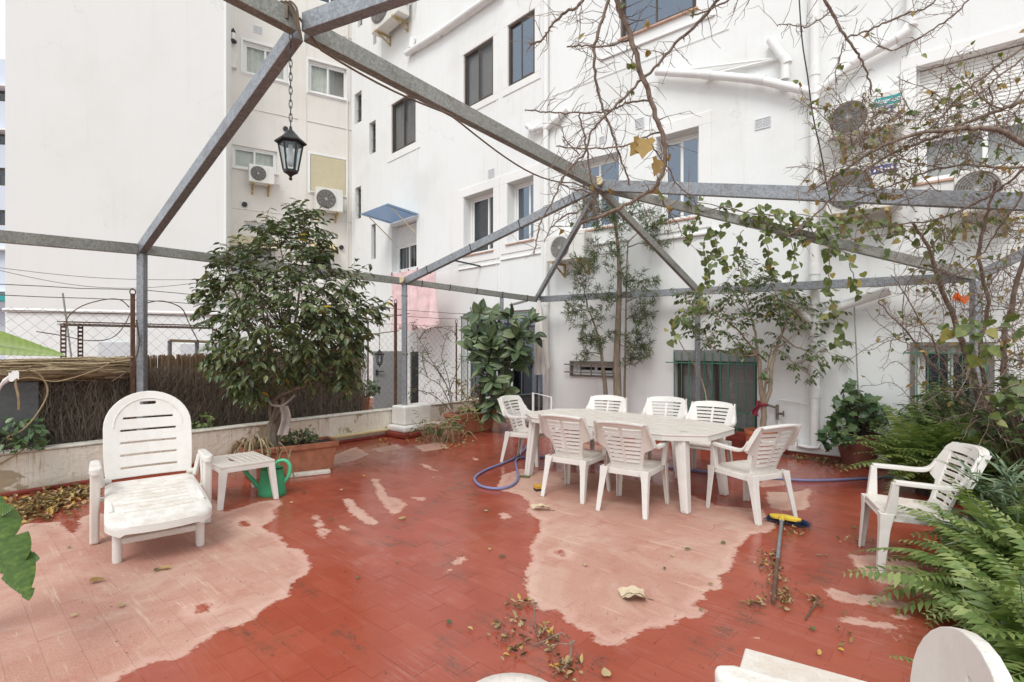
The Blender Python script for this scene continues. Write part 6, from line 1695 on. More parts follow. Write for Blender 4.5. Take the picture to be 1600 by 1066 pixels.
for k in range(4):
    mb = MB(); nx, ny = 6, 4
    def fn(a, b, k=k):
        x = a; w = (math.sin(math.pi * min(1, a * 1.02) ** .85)) ** .8 * .5 + .002; y = (b * 2 - 1) * w
        return (x, y, .10 * abs(b * 2 - 1) ** 1.3 * w * 2 - .05 * k * x * x + .02 * math.sin(6 * x + k))
    mb.t = (.25, .5, .7, .95)[k]; mb.patch(fn, nx, ny, (0, 0, .006)); me_ = mb.build('leaf', M['leaf_rubber'], None, smooth=180, keep=True); lm.append(me_.data); bpy.data.objects.remove(me_)
def put_leaf(par, me, p, d, n, L, Wd, name='leaf'):
    d = Vector(d).normalized(); y = Vector(n).cross(d)
    if y.length < .05: y = d.orthogonal()
    y.normalize(); z = d.cross(y)
    m = Matrix(((d.x * L, y.x * Wd, z.x * L, p[0]), (d.y * L, y.y * Wd, z.y * L, p[1]), (d.z * L, y.z * Wd, z.z * L, p[2]), (0, 0, 0, 1)))
    ob = bpy.data.objects.new(name, me); COL.objects.link(ob); ob.parent = par; ob.matrix_local = m; return ob
rc = [(716, 478), (735, 460), (765, 468), (800, 473), (845, 490), (848, 520), (832, 560), (800, 585), (795, 620), (792, 648), (770, 662), (742, 655), (728, 630), (745, 595), (722, 560), (716, 520)]
WH = [(742, 478, 7), (768, 482, 7), (798, 486, 7), (838, 495, 7), (752, 505, 9), (782, 512, 9), (812, 515, 8), (735, 515, 8), (765, 535, 10), (745, 548, 9), (800, 540, 9), (828, 528, 8), (785, 560, 8), (755, 570, 8), (820, 560, 7), (768, 598, 8), (790, 615, 7), (758, 615, 7), (772, 638, 7), (788, 645, 6), (748, 645, 6), (765, 655, 6), (742, 530, 6), (728, 545, 6), (845, 515, 5), (760, 520, 8), (795, 525, 8), (775, 550, 8), (812, 545, 7), (738, 500, 7), (760, 555, 7), (775, 580, 7), (805, 575, 6), (755, 590, 6), (780, 630, 6)]
for (u, v, n) in WH:
    u = 783 + (u - 783) * .84; v = 552 + (v - 552) * .88
    c = rpp(u, v, YR + random.uniform(-.35, .25)); ph = random.uniform(0, 6.28); hang = smoothstep(480, 640, v)
    src = min((p for s in rst for p in s), key=lambda p: (p - c).length)
    mb = MB(); mb.tube([src, (src + c) / 2 + Vector((0, 0, -.03)), c], [.008, .008, .007], 6); mb.build('stem', M['bark_brown'], rp)
    for k in range(n):
        a = ph + k * 2.4; el = random.uniform(-.25, .75) - .35 * hang
        if k == n - 1: el = 1.2
        d = Vector((math.cos(a) * math.cos(el), .55 * math.sin(a) * math.cos(el) - .15, math.sin(el) * (1 if random.random() < .78 else -.7) + .25 * math.sin(a)))
        put_leaf(rp, random.choice(lm), c + d * .02 - Vector((0, 0, .012 * k)), d, Vector((0, -.75, .75)) + rv(.55), random.uniform(.23, .33), random.uniform(.12, .165))
# thorny sparse shrub in the same planter
sr = thing('rose_shrub', 'sparse thorny shrub with tiny leaves leaning against the fence left of the rubber plant', 'shrub', PL2 + Vector((-.22, -.30, .33))); so_ = sr.location.copy()
def srp(u, v, Y=8.95): return P(u, v, Y) - so_
Lv = Leaves(); tws = MB()
for st_ in ([(706, 640), (697, 600), (672, 560), (655, 530), (642, 505)], [(706, 640), (690, 605), (668, 590), (648, 575)], [(708, 640), (700, 590), (690, 555), (700, 520)], [(704, 642), (680, 620), (655, 610), (640, 612)], [(697, 600), (680, 575), (655, 555), (643, 552)], [(668, 590), (660, 560), (665, 540)], [(700, 618), (712, 585), (722, 560)], [(655, 530), (668, 515), (690, 512), (712, 520)]):
    pts = smooth_path([srp(*q, 8.95 + random.uniform(-.1, .1)) for q in st_], 5); mb = MB(); mb.tube(pts, [lerp(.009, .003, i / (len(pts) - 1)) for i in range(len(pts))], 5); mb.build('stem', M['bark_brown'], sr, smooth=60)
    for p in pts[3:]:
        for _ in range(2):
            if random.random() < .75: spray(Lv, p, rv(1) + Vector((0, 0, .2)), 4, .12, .042, .022, .3, (.1, .9), mbt=tws)
Lv.build('ovate', 'leaves', M['leaf_shrub'], sr); tws.build('twigs', M['bark_brown'], sr, kind='stuff', keep=True)
wd_ = thing('weed_clump', 'straggling weeds and dead stems at the left end of the rubber plant planter', 'plant', G(690, 690)); wo = wd_.location.copy()
Lv = Leaves(); tws = MB()
for k in range(60):
    o = Vector((random.uniform(-.28, .30), random.uniform(-.2, .25), 0)); pts = [o, o + Vector((random.uniform(-.15, .15), random.uniform(-.15, .1), random.uniform(.12, .36))), o + Vector((random.uniform(-.3, .3), random.uniform(-.25, .1), random.uniform(.02, .35)))]
    tws.tube(smooth_path(pts, 3), .004, 4, t=random.random())
    if k < 34: spray(Lv, pts[1], rv(1), 5, .15, .07, .04, .4, (.1, .95))
Lv.build('ovate', 'leaves', M['leaf_shrub'], wd_); tws.build('stems', M['straw'], wd_, kind='stuff', keep=True)
dv = thing('withered_vine', 'pale withered vine drooping over the front of the rubber plant planter', 'plant', PL2 + Vector((.0, -.2, .33))); do = dv.location.copy()
mb = MB()
for k in range(60):
    u, v = random.uniform(712, 745), random.uniform(598, 645); p = P(u, v, 9.05) - do; mb.tube([p, p + rv(.07), p + rv(.13)], [.008, .012, .004], 4, t=random.random())
mb.build('dead_leaves', M['straw'], dv, kind='stuff')
Lv = Leaves(); mb = MB()
for pth in ([(720, 642), (740, 640), (748, 655), (755, 672)], [(712, 650), (716, 665), (722, 672)], [(730, 645), (700, 655), (690, 668)]):
    pts = smooth_path([P(*q, 8.85) - do for q in pth], 4); mb.tube(pts, .006, 4, t=.6)
    for p in pts: Lv.add(p, rv(1), (0, -.5, 1), .09, .06, random.random())
mb.build('stem', M['straw'], dv); Lv.build('ivy', 'leaves', M['leaf_vine'], dv)

# ------------------------------------------------------------------ narrow-leaved podocarpus against the wall
pd = thing('podocarpus_tree', 'slender narrow-leaved tree with three trunks against the white wall behind the table', 'tree', P(965, 0, 8.75)); pd.location.z = 0; pb_ = pd.location.copy()
YP = 8.75
def pp(u, v, Y=YP): return P(u, v, Y) - pb_
trk = []
for i, (path, r0, r1) in enumerate((([(966, 688), (965, 610), (964, 560), (966, 500), (968, 440), (966, 390), (960, 340), (955, 315)], .085, .014), ([(948, 690), (946, 610), (942, 575), (938, 540), (928, 505), (918, 480)], .05, .008), ([(976, 690), (976, 610), (977, 560), (978, 500), (979, 430), (981, 380)], .026, .01))):
    pts = smooth_path([pp(u, max(v, 0), YP + .05 * i) for u, v in path], 5); pts[0].z = 0.0; mb = MB(); mb.tube(pts, [lerp(r0, r1, (k / (len(pts) - 1)) ** .8) for k in range(len(pts))], 9); mb.build('trunk', M['bark_grey'], pd, smooth=60); trk.append(pts)
nodes = [p for t_ in trk for p in t_]
blobs = [(948, 335, 40, 26, 60), (985, 335, 35, 24, 44), (1018, 352, 32, 26, 44), (1030, 380, 20, 12, 14), (912, 322, 22, 12, 12), (905, 430, 24, 40, 36), (930, 400, 24, 30, 28), (900, 488, 22, 30, 34), (945, 470, 26, 30, 34), (1000, 440, 30, 28, 40), (1008, 490, 22, 28, 36), (1000, 540, 24, 26, 46), (925, 530, 24, 28, 40), (912, 555, 14, 14, 10), (962, 400, 18, 40, 30), (1022, 462, 12, 12, 9), (955, 520, 14, 20, 10), (985, 565, 14, 14, 9)]
Lv = Leaves(); tw = MB()
for (u, v, ru, rv_, n) in blobs:
    src0 = nearest(nodes, pp(u, v), 1.2); c = pp(u, v, YP + random.uniform(-.1, .1)); pts = [p + rv(.01) for p in bez(src0, (src0 + c) / 2 + Vector((0, 0, .08)), c, 6)]; tw.tube(pts, [lerp(.010, .004, k / 6) for k in range(7)], 4, cap=False); loc_nodes = pts[2:]
    for k in range(int(n * 1.15)):
        a = random.uniform(0, 6.28); rr = random.random() ** .6
        q = pp(u + ru * rr * math.cos(a), v + rv_ * rr * math.sin(a), YP + random.uniform(-.4, .32)); s0 = nearest(loc_nodes + nodes[::3], q, 0)
        tw.tube([s0, (s0 + q) / 2 + rv(.03), q], [.004, .003, .002], 3, cap=False)
        d0 = (q - s0).normalized() + Vector((0, 0, .1))
        for j in range(random.randint(9, 15)):
            d = (d0 * .5 + rv(1.0)).normalized() + Vector((0, 0, -.15)); o = q - d0 * random.uniform(0, .09)
            Lv.add(o, d, rv(1) + Vector((0, 0, .6)), random.uniform(.075, .125), random.uniform(.010, .015), random.uniform(0, 1))
Lv.build('lance', 'leaves', M['leaf_podo'], pd); tw.build('twigs', M['bark_brown'], pd, kind='stuff', keep=True)

# ------------------------------------------------------------------ small weeping fig in the orange pot
wf = thing('weeping_fig', 'small weeping fig with a pale twisted trunk and a red rag in the orange pot', 'tree', OP + Vector((0, 0, .30))); wo_ = wf.location.copy()
YW = 7.35
def wp(u, v, Y=YW): return P(u, v, Y) - wo_
trk = []
for path, r0, r1 in (([(1192, 690), (1193, 640), (1188, 600), (1186, 565), (1180, 545)], .045, .022), ([(1192, 640), (1203, 610), (1205, 580), (1212, 548), (1222, 520), (1232, 490)], .032, .012), ([(1193, 635), (1197, 600), (1200, 570), (1206, 540)], .02, .01), ([(1186, 560), (1180, 520), (1172, 490), (1160, 460)], .02, .008), ([(1184, 560), (1165, 530), (1140, 505), (1110, 490)], .016, .006), ([(1222, 525), (1240, 540), (1270, 550), (1300, 548)], .012, .005), ([(1212, 545), (1228, 535), (1232, 532)], .012, .008), ([(1172, 490), (1150, 470), (1120, 455)], .01, .005), ([(1186, 555), (1150, 555), (1110, 545)], .012, .005), ([(1222, 520), (1215, 470), (1205, 440)], .012, .005), ([(1212, 545), (1250, 575), (1270, 590)], .008, .004)):
    pts = [p + rv(.006) for p in smooth_path([wp(u, v, YW + random.uniform(-.06, .06) if v < 600 else YW) for u, v in path], 5)]; mb = MB(); mb.tube(pts, [lerp(r0, r1, k / (len(pts) - 1)) for k in range(len(pts))], 8); mb.build('trunk' if r0 > .015 else 'branch', M['bark_pale'], wf, smooth=60); trk.append(pts)
nodes = [p for t_ in trk for p in t_[4:]]
Lv = Leaves(); tw = MB()
for (u, v, ru, rv_, n) in ((1085, 500, 22, 24, 22), (1110, 525, 30, 22, 30), (1110, 470, 26, 22, 24), (1150, 450, 26, 16, 22), (1140, 500, 28, 26, 32), (1165, 540, 26, 20, 26), (1195, 480, 26, 26, 36), (1225, 470, 26, 28, 34), (1200, 435, 26, 14, 22), (1250, 495, 30, 24, 36), (1285, 485, 26, 18, 16), (1285, 550, 32, 18, 30), (1255, 570, 18, 14, 14), (1310, 525, 12, 12, 8), (1215, 540, 18, 18, 10), (1265, 590, 8, 8, 4), (1195, 588, 8, 12, 6), (1165, 420, 20, 12, 12), (1075, 462, 14, 14, 10)):
    for k in range(n):
        a = random.uniform(0, 6.28); rr = random.random() ** .6
        q = wp(u + ru * rr * math.cos(a), v + rv_ * rr * math.sin(a), YW + random.uniform(-.38, .22)); s0 = nearest(nodes, q, .3); tw.tube([s0, (s0 + q) / 2 + Vector((0, 0, .03)) + rv(.02), q], [.004, .003, .002], 3, cap=False)
        yel = .12 if 1215 < u < 1240 else .01
        spray(Lv, q, (q - s0).normalized() + rv(.4) + Vector((0, 0, -.1)), random.randint(4, 6), .15, .075, .042, .75, (0, .95), yellow=yel, mbt=tw)
Lv.build('ovate', 'leaves', M['leaf_ficus_pale'], wf); tw.build('twigs', M['bark_pale'], wf, kind='stuff', keep=True)
mb = MB(); c = wp(1191, 632); mb.tube([c + Vector((.055 * math.cos(a), .055 * math.sin(a), .01 * math.sin(3 * a))) for a in [k / 12 * 6.283 for k in range(13)]], .02, 6)
mb.patch(lambda a, b: wp(lerp(1181 - 5 * b, 1187 - 1 * b, a) + 2.5 * math.sin(b * 6), lerp(626, 648, b) + 3 * a * b, YW - .06 - .03 * math.sin(a * 5 + b * 3)), 5, 7, (0, .008, 0)); ob = mb.build('red_rag', M['red_rag'], None, keep=True); ob.location = wo_; tag(ob, 'red rag knotted round the trunk of the small weeping fig', 'rag')

# ------------------------------------------------------------------ ivy in the round pot
iv = thing('potted_ivy', 'dark green ivy bush spilling from the round brown pot', 'plant', IP + Vector((0, 0, .36))); io = iv.location.copy()
Lv = Leaves(); tw = MB(); YI = IP.y
ipoly = [(1280, 688), (1296, 655), (1302, 628), (1318, 606), (1332, 592), (1345, 612), (1362, 622), (1392, 634), (1396, 652), (1372, 664), (1350, 682), (1325, 690), (1305, 692), (1296, 705), (1290, 700)]
for (u, v) in sample_poly(ipoly, 270):
    q = P(u, v, YI + random.uniform(-.36, .2)) - io
    if random.random() < .4: tw.tube([Vector((random.uniform(-.1, .1), random.uniform(-.1, .1), 0)), q * .5 + Vector((0, 0, .08)), q], [.006, .004, .002], 3, cap=False)
    Lv.add(q, Vector((q.x, q.y - .15, -.15)).normalized() * .5 + rv(.7), Vector((random.uniform(-.5, .5), -.8 + random.uniform(-.5, .4), .9)), random.uniform(.07, .125), random.uniform(.075, .125), random.random())
Lv.build('ivy', 'leaves', M['leaf_ivy'], iv); tw.build('stems', M['bark_brown'], iv, kind='stuff', keep=True)
mb = MB(); mb.tube([Vector((0, 0, 0)), P(1338, 650, YI) - io, P(1342, 612, YI) - io], [.03, .025, .015], 8); mb.build('stem', M['bark_brown'], iv, smooth=60)
# small plants behind the fence
def small_plant(name, label, c, rad, hh, n, mat, ll):
    r = thing(name, label, 'plant', c); Lv = Leaves(); tw = MB()
    for k in range(n):
        a = random.uniform(0, 6.28); q = Vector((rad * random.random() ** .5 * math.cos(a), rad * random.random() ** .5 * math.sin(a), hh * random.uniform(.3, 1))); tw.tube([Vector((0, 0, 0)), q * .6, q], [.005, .004, .002], 3, cap=False)
        for j in range(3): Lv.add(q + rv(.03), rv(1) + Vector((0, -.2, .1)), Vector((random.uniform(-.4, .4), -.6, 1)), ll * random.uniform(.7, 1.2), ll * .6, random.uniform(.3, 1))
    Lv.build('ovate', 'leaves', M[mat], r); tw.build('stems', M['bark_brown'], r, kind='stuff', keep=True); return r
small_plant('bedding_plant', 'dark leafy seedlings on the soil at the right end of the fig tree planter', PC + Vector((.12, .02, .33)), .22, .16, 46, 'leaf_ficus', .06)
small_plant('geranium', 'pale green plant in the small orange pot left of the grey door', SP + Vector((.06, 0, .58)), .26, .28, 60, 'leaf_oleander', .09)
qn = PW.w(PW.xz(330, HY)[0], .32, .0); small_plant('nettle_clump', 'light green weeds rising behind the parapet under the fig tree', qn, .18, .62, 46, 'leaf_fern', .07)
qn = PW.w(PW.xz(20, HY)[0], -.12, .0); small_plant('ivy_clump', 'dark ivy leaves climbing the parapet at the far left edge', PW.w(PW.xz(14, HY)[0], .16, .30), .35, .45, 70, 'leaf_ivy', .09)
# ------------------------------------------------------------------ ferns: every frond its own object
def make_frond(L, pairs, pl, droop, curl, seed, pw=.36):
    random.seed(seed); mb = MB(); rach = []
    for k in range(pairs + 1):
        t = k / pairs; rach.append(Vector((L * (t - .14 * droop * t * t), .03 * curl * math.sin(t * 3), L * (.55 * t - .62 * droop * t * t))))
    mb.tube(rach, [lerp(.005, .0015, k / pairs) for k in range(pairs + 1)], 3, cap=False, t=.75)
    Lv = Leaves()
    for k in range(2, pairs + 1):
        t = k / pairs; p = rach[k]; d = (rach[k] - rach[k - 1]).normalized(); s_ = Vector((0, 1, 0)); s_ = (s_ - d * s_.dot(d)).normalized(); n = d.cross(s_)
        if n.z < 0: n = -n
        ll = pl * (math.sin(math.pi * (.10 + .86 * t) ** .75) ** .8) * random.uniform(.85, 1.1) + .008
        for s in (-1, 1):
            dd = (s_ * s + d * .38 + Vector((0, 0, random.uniform(-.32, .02)))).normalized()
            Lv.add(p, dd, n + rv(.18) + s_ * s * .15, ll, max(.008, ll * pw), min(1, max(0, random.gauss(.42 + .25 * t, .27))))
    leaf_batch(mb, 'lance', np.array(Lv.p), np.array(Lv.d), np.array(Lv.n), np.array(Lv.l), np.array(Lv.w), np.array(Lv.t))
    ob = mb.build('frond', M['leaf_fern'], None, smooth=180, keep=True); me = ob.data; bpy.data.objects.remove(ob); return me
FR = [make_frond(1.0, 24, .155, d, c, 20 + i) for i, (d, c) in enumerate(((.9, .4), (1.15, -.5), (.7, .2), (1.35, .6), (1.0, -.2)))]
random.seed(99)
def fern(label, c, n, Ls, spread=(0, 6.28), tilt=(.0, .55), group='sword ferns at the right side', jit=.12):
    r = thing('fern', label, 'fern', c, 0, group)
    for k in range(n):
        a = random.uniform(*spread); L = random.uniform(*Ls); e = random.uniform(*tilt)
        ob = bpy.data.objects.new('frond', random.choice(FR)); COL.objects.link(ob); ob.parent = r
        ob.location = (random.uniform(-jit, jit), random.uniform(-jit, jit), .02)
        ob.rotation_euler = (random.uniform(-.3, .3), -e, a); ob.scale = (L, L * random.uniform(.85, 1.1), L)
    mb = MB(); mb.lathe([(.16, 0.0), (.14, .04), (.06, .08)], 10); mb.build('crown', M['soil'], r)
    return r
fern('bright green fern behind the lone armchair, nearest the round ivy pot', (4.42, 5.50, 0), 80, (.75, 1.2), (0, 6.28), (.35, 1.15))
fern('bright green fern between the round pot and the barred window', (4.75, 5.70, 0), 70, (.8, 1.3), (0, 6.28), (.4, 1.2))
fern('fern behind the back of the lone armchair', (4.55, 5.05, 0), 70, (.7, 1.15), (0, 6.28), (.35, 1.2))
fern('shaded fern at the right edge above the oleander', (4.95, 5.2, 0), 44, (.7, 1.1), (0, 6.28), (.3, .95))
fern('fern with its fronds hanging over the seat side of the lone armchair', (3.45, 3.30, 0), 36, (.6, .95), (1.9, 4.4), (.3, .8))
fern('large fern arching over the floor at the lower right, above the cut-off lounger', (2.95, 2.80, 0), 84, (.55, .95), (1.5, 4.8), (.1, 1.05), jit=.25)
fern('large fern at the right edge just below the oleander', (3.10, 3.0, 0), 66, (.65, 1.0), (0, 6.28), (.35, 1.15), jit=.2)
fern('fern poking out at the bottom beside the rounded lounger back', (2.05, 2.02, 0), 26, (.4, .62), (1.6, 4.4), (.1, .5))
fern('fern in the lowest right corner behind the rounded lounger back', (2.38, 2.25, 0), 56, (.5, .8), (0, 6.28), (.3, 1.1), jit=.15)

# oleander with long pale leaves
ol = thing('oleander', 'oleander with long narrow grey-green leaves at the right edge behind the armchair', 'shrub', (3.45, 3.35, 0)); oo = ol.location.copy()
Lv = Leaves()
for (u, v, Y) in ((1505, 740, 3.3), (1540, 790, 3.2), (1580, 770, 3.1), (1600, 740, 3.3), (1560, 720, 3.5), (1475, 815, 3.2), (1620, 800, 3.0), (1535, 840, 3.0), (1590, 830, 2.95), (1500, 800, 3.3), (1640, 760, 3.1), (1570, 745, 3.25), (1525, 765, 3.35)):
    tip = P(u, v, Y) - oo; b = Vector((random.uniform(-.1, .1), random.uniform(-.1, .1), 0)); pts = bez(b, Vector((tip.x * .3, tip.y * .3, tip.z * .7)), tip, 9); mb = MB(); mb.tube(pts, [lerp(.010, .004, k / 9) for k in range(10)], 6); mb.build('stem', M['leaf_shrub'], ol, smooth=60)
    for k in range(3, 10):
        for j in range(4 if k > 6 else 3):
            d = rv(1.0); d.z = random.uniform(-.25, .6); Lv.add(pts[k], d + (pts[k] - pts[k - 1]).normalized() * .35, Vector((random.uniform(-.3, .3), random.uniform(-.5, .1), 1)), random.uniform(.14, .24), random.uniform(.018, .028), random.random())
Lv.build('lance', 'leaves', M['leaf_oleander'], ol)

# dark leafy shrub under the barred window, broad-leaved filler shrubs
def shrub(name, label, c, poly, Y, n, kind, mat, ll, lw, dep=.4, droop=.4, stem='bark_brown'):
    r = thing(name, label, 'shrub', c); o = Vector(c); Lv = Leaves(); tw = MB()
    for (u, v) in sample_poly(poly, n):
        q = P(u, v, Y + random.uniform(-dep, dep)) - o
        if q.z < .02 - o.z: q.z = .05 - o.z
        tw.tube([Vector((q.x * .3 + random.uniform(-.05, .05), q.y * .3, 0)), Vector((q.x * .7, q.y * .7, q.z * .65)), q], [.007, .005, .003], 3, cap=False)
        spray(Lv, q, rv(.8) + Vector((0, -.15, .4)), 7, .18, ll, lw, droop, (0, 1), mbt=tw)
    Lv.build(kind, 'leaves', M[mat], r); tw.build('stems', M[stem], r, kind='stuff', keep=True); return r
shrub('evergreen_shrub', 'dark narrow-leaved shrub below the right barred window', (5.0, 5.9, 0), [(1420, 680), (1425, 640), (1445, 622), (1470, 610), (1500, 615), (1525, 640), (1530, 680), (1480, 690)], 5.95, 130, 'lance', 'leaf_shrub', .15, .028, .3)
shrub('leafy_shrub', 'broad-leaved green shrub at the right edge above the ferns', (5.0, 4.75, 0), [(1530, 640), (1560, 600), (1620, 590), (1660, 620), (1660, 740), (1600, 720), (1540, 700)], 4.75, 130, 'ovate', 'leaf_shrub', .085, .05, .4)
shrub('leafy_shrub', 'small-leaved dark green undergrowth between the lone armchair and the lower ferns', (3.85, 3.5, 0), [(1490, 850), (1520, 800), (1600, 770), (1680, 790), (1680, 880), (1560, 880), (1500, 880)], 3.55, 110, 'ovate', 'leaf_shrub', .055, .033, .35)
shrub('leafy_shrub', 'shadowy undergrowth filling the lower right corner', (3.1, 2.55, 0), [(1580, 950), (1620, 920), (1720, 920), (1720, 1050), (1590, 1050)], 2.65, 60, 'ovate', 'leaf_shrub', .06, .035, .3)

# ------------------------------------------------------------------ bougainvillea: bare thorny branches at the top and right
bg = thing('bougainvillea', 'leafless thorny bougainvillea whose branches hang over the terrace from the right and top', 'climber', (5.0, 5.5, 0)); bo2 = bg.location.copy()
twg = MB(); Lg = Leaves(); Ld = Leaves()
def thorny(pts, r0, r1, dens, leaf, depth=0, name='branch', own=True):
    n = len(pts)
    rad = [lerp(r0, r1, k / (n - 1)) for k in range(n)]
    if own:
        mb = MB(); mb.tube(pts, rad, 7); mb.build(name, M['bark_twig'], bg, smooth=60)
    else: twg.tube(pts, rad, 4, cap=False)
    for k in range(1, n):
        seg = (pts[k] - pts[k - 1]); d = seg.normalized(); m = max(1, int(seg.length * dens * 2.3 + random.random()))
        for _ in range(m):
            p = pts[k - 1].lerp(pts[k], random.random()); s_ = rv(1); s_ = (s_ - d * s_.dot(d))
            if s_.length < .1: continue
            s_.normalize(); td = (s_ + d * random.uniform(.1, .7)).normalized(); x = random.random()
            if x < .45:                                   # spur or thorn
                twg.tube([p, p + td * random.uniform(.012, .035)], [max(.002, rad[k] * .45), .001], 3, cap=False, t=random.random())
            else:
                L = random.uniform(.05, .20) * (1.25 if depth == 0 else .8); q = [p]
                for j in range(3): td = (td + rv(.45)).normalized(); q.append(q[-1] + td * L / 3)
                twg.tube(q, [max(.0022, rad[k] * .35), .0022, .0017, .0011], 3, cap=False, t=random.random())
                if depth < 1 and random.random() < .55:
                    for j in (1, 2, 3):
                        if random.random() < .8:
                            e = q[j] + (td + rv(.9)).normalized() * L * .45; twg.tube([q[j], (q[j] + e) / 2 + rv(.01), e], [.0018, .0014, .001], 3, cap=False)
                if random.random() < leaf:
                    for j in range(random.randint(1, 3)):
                        (Lg if random.random() < .6 else Ld).add(q[-1] + rv(.01), rv(1) + Vector((0, 0, -.5)), rv(1) + Vector((0, -.5, .4)), random.uniform(.032, .055), random.uniform(.024, .036), random.random())
def bp(lst, Y0, Y1, k=5, j=.006):
    n = len(lst); pts = [P(u, v, lerp(Y0, Y1, i / (n - 1))) - bo2 for i, (u, v) in enumerate(lst)]
    out = smooth_path(pts, k); return [p + rv(j) for p in out]
LEAF = .16
thorny(bp([(958, -40), (965, 5), (980, 42), (1003, 117), (1022, 172), (1036, 215), (1039, 250), (1030, 282), (1018, 296), (975, 322), (935, 338), (908, 349)], 2.9, 3.3), .0165, .010, 9, .05)
thorny(bp([(960, -40), (948, 10), (932, 60), (929, 105), (937, 150), (948, 185), (962, 225), (975, 262), (985, 290)], 3.0, 3.2), .010, .005, 24, .08)
thorny(bp([(1130, -10), (1098, 27), (1062, 62), (1035, 92), (1003, 125), (975, 152), (948, 180), (925, 205), (912, 240), (893, 262), (876, 285), (866, 310), (845, 348), (840, 372), (834, 398)], 2.9, 3.3), .009, .004, 22, .07)
thorny(bp([(928, -30), (905, 8), (880, 22), (862, 40), (852, 55), (842, 66), (826, 68)], 3.0, 3.1), .009, .005, 10, .0)
thorny(bp([(820, 172), (845, 175), (870, 176), (905, 177), (945, 174), (968, 166), (990, 158), (1015, 157)], 3.2, 3.1), .004, .006, 26, .06)
thorny(bp([(905, 177), (912, 210), (918, 240), (922, 272), (930, 305), (925, 340)], 3.2, 3.3), .005, .007, 22, .08)
thorny(bp([(872, 285), (895, 296), (918, 300), (935, 320), (930, 335)], 3.3, 3.3), .004, .006, 24, .12)
thorny(bp([(870, 228), (905, 232), (950, 232), (985, 225), (1015, 212), (1034, 206)], 3.1, 3.1), .004, .006, 26, .06)
thorny(bp([(885, 72), (910, 72), (940, 74), (965, 68), (985, 60)], 3.0, 3.0), .004, .006, 34, .05)
thorny(bp([(905, 240), (885, 220), (875, 195)], 3.2, 3.1), .004, .002, 26, .08)
thorny(bp([(850, 378), (865, 352), (882, 338), (905, 330)], 3.3, 3.3), .003, .006, 26, .1)
thorny(bp([(1012, 215), (1025, 238), (1045, 265), (1060, 290), (1085, 310)], 3.1, 3.3), .005, .003, 22, .06)
thorny(bp([(1030, 300), (1045, 330), (1060, 352), (1066, 368)], 3.3, 3.4), .004, .002, 26, .1)
thorny(bp([(1210, -20), (1150, -5), (1110, 15), (1080, 25)], 2.9, 2.9), .006, .004, 20, .1)
# right-hand side
thorny(bp([(1268, -40), (1290, 2), (1305, 28), (1322, 58), (1338, 82), (1350, 102), (1358, 125), (1362, 150)], 3.4, 3.6), .011, .005, 13, .05)
thorny(bp([(1325, 58), (1352, 50), (1385, 35), (1415, 22), (1450, 10), (1480, -20)], 3.5, 3.4), .006, .005, 26, .06)
thorny(bp([(1215, 40), (1235, 38), (1258, 42), (1280, 30), (1300, 18)], 3.5, 3.5), .003, .005, 24, .05)
thorny(bp([(1520, -10), (1495, 20), (1460, 45), (1425, 65), (1395, 78), (1370, 72)], 3.5, 3.6), .006, .004, 22, .05)
thorny(bp([(1318, 68), (1312, 95), (1305, 115), (1308, 135)], 3.6, 3.6), .004, .003, 30, .1)
thorny(bp([(1660, 262), (1600, 224), (1565, 205), (1530, 200), (1490, 203), (1440, 207), (1395, 222), (1360, 238), (1325, 262), (1295, 282), (1262, 300)], 3.6, 4.2), .021, .006, 16, .25)
thorny(bp([(1660, 130), (1600, 158), (1555, 175), (1510, 192), (1470, 212), (1430, 225), (1385, 245), (1345, 270), (1310, 300), (1280, 330), (1250, 355), (1230, 372)], 3.7, 4.3), .014, .005, 20, .28)
thorny(bp([(1620, 60), (1570, 95), (1530, 125), (1500, 150), (1475, 178), (1455, 200), (1420, 220)], 3.7, 4.0), .009, .006, 28, .35)
thorny(bp([(1600, 140), (1572, 170), (1545, 160), (1520, 140), (1495, 120), (1470, 100), (1450, 112)], 3.7, 4.0), .007, .003, 28, .25)
thorny(bp([(1610, 260), (1560, 262), (1510, 258), (1460, 265), (1420, 280), (1380, 295), (1330, 315)], 3.9, 4.4), .010, .005, 26, .3)
thorny(bp([(1600, 265), (1570, 290), (1540, 310), (1500, 330), (1450, 345), (1400, 352), (1340, 360)], 4.0, 4.6), .010, .005, 30, .4)
thorny(bp([(1545, 130), (1550, 160), (1535, 195), (1520, 230), (1500, 262)], 3.8, 4.0), .006, .004, 26, .25)
thorny(bp([(1600, 90), (1560, 120), (1525, 150), (1490, 165), (1455, 155), (1430, 160)], 3.6, 3.9), .006, .003, 26, .25)
thorny(bp([(1350, 145), (1345, 175), (1352, 200), (1338, 225)], 3.7, 3.8), .005, .003, 34, .25)
for k in range(85):                                         # the tangle between beam and eaves
    u, v = random.uniform(1300, 1600), random.uniform(120, 300)
    if v < 200 - (u - 1300) * .25: continue
    a = random.uniform(-.4, 2.6); L = random.uniform(50, 130); lst = [(u, v)]
    for j in range(4): a += random.uniform(-.5, .5); lst.append((lst[-1][0] - math.cos(a) * L / 4, lst[-1][1] - math.sin(a) * L / 5))
    thorny(bp(lst, random.uniform(3.7, 4.3), random.uniform(3.9, 4.5), 3), .0045, .002, 20, .12, 1, own=False)
for k in range(48):                                         # fine veil in front of the air conditioners
    u, v = random.uniform(1290, 1440), random.uniform(170, 340); a = random.uniform(-.5, 2.8); L = random.uniform(40, 100); lst = [(u, v)]
    for j in range(4): a += random.uniform(-.6, .6); lst.append((lst[-1][0] - math.cos(a) * L / 4, lst[-1][1] - math.sin(a) * L / 5))
    thorny(bp(lst, random.uniform(4.0, 4.6), random.uniform(4.0, 4.6), 3), .0042, .002, 17, .13, 1, own=False)
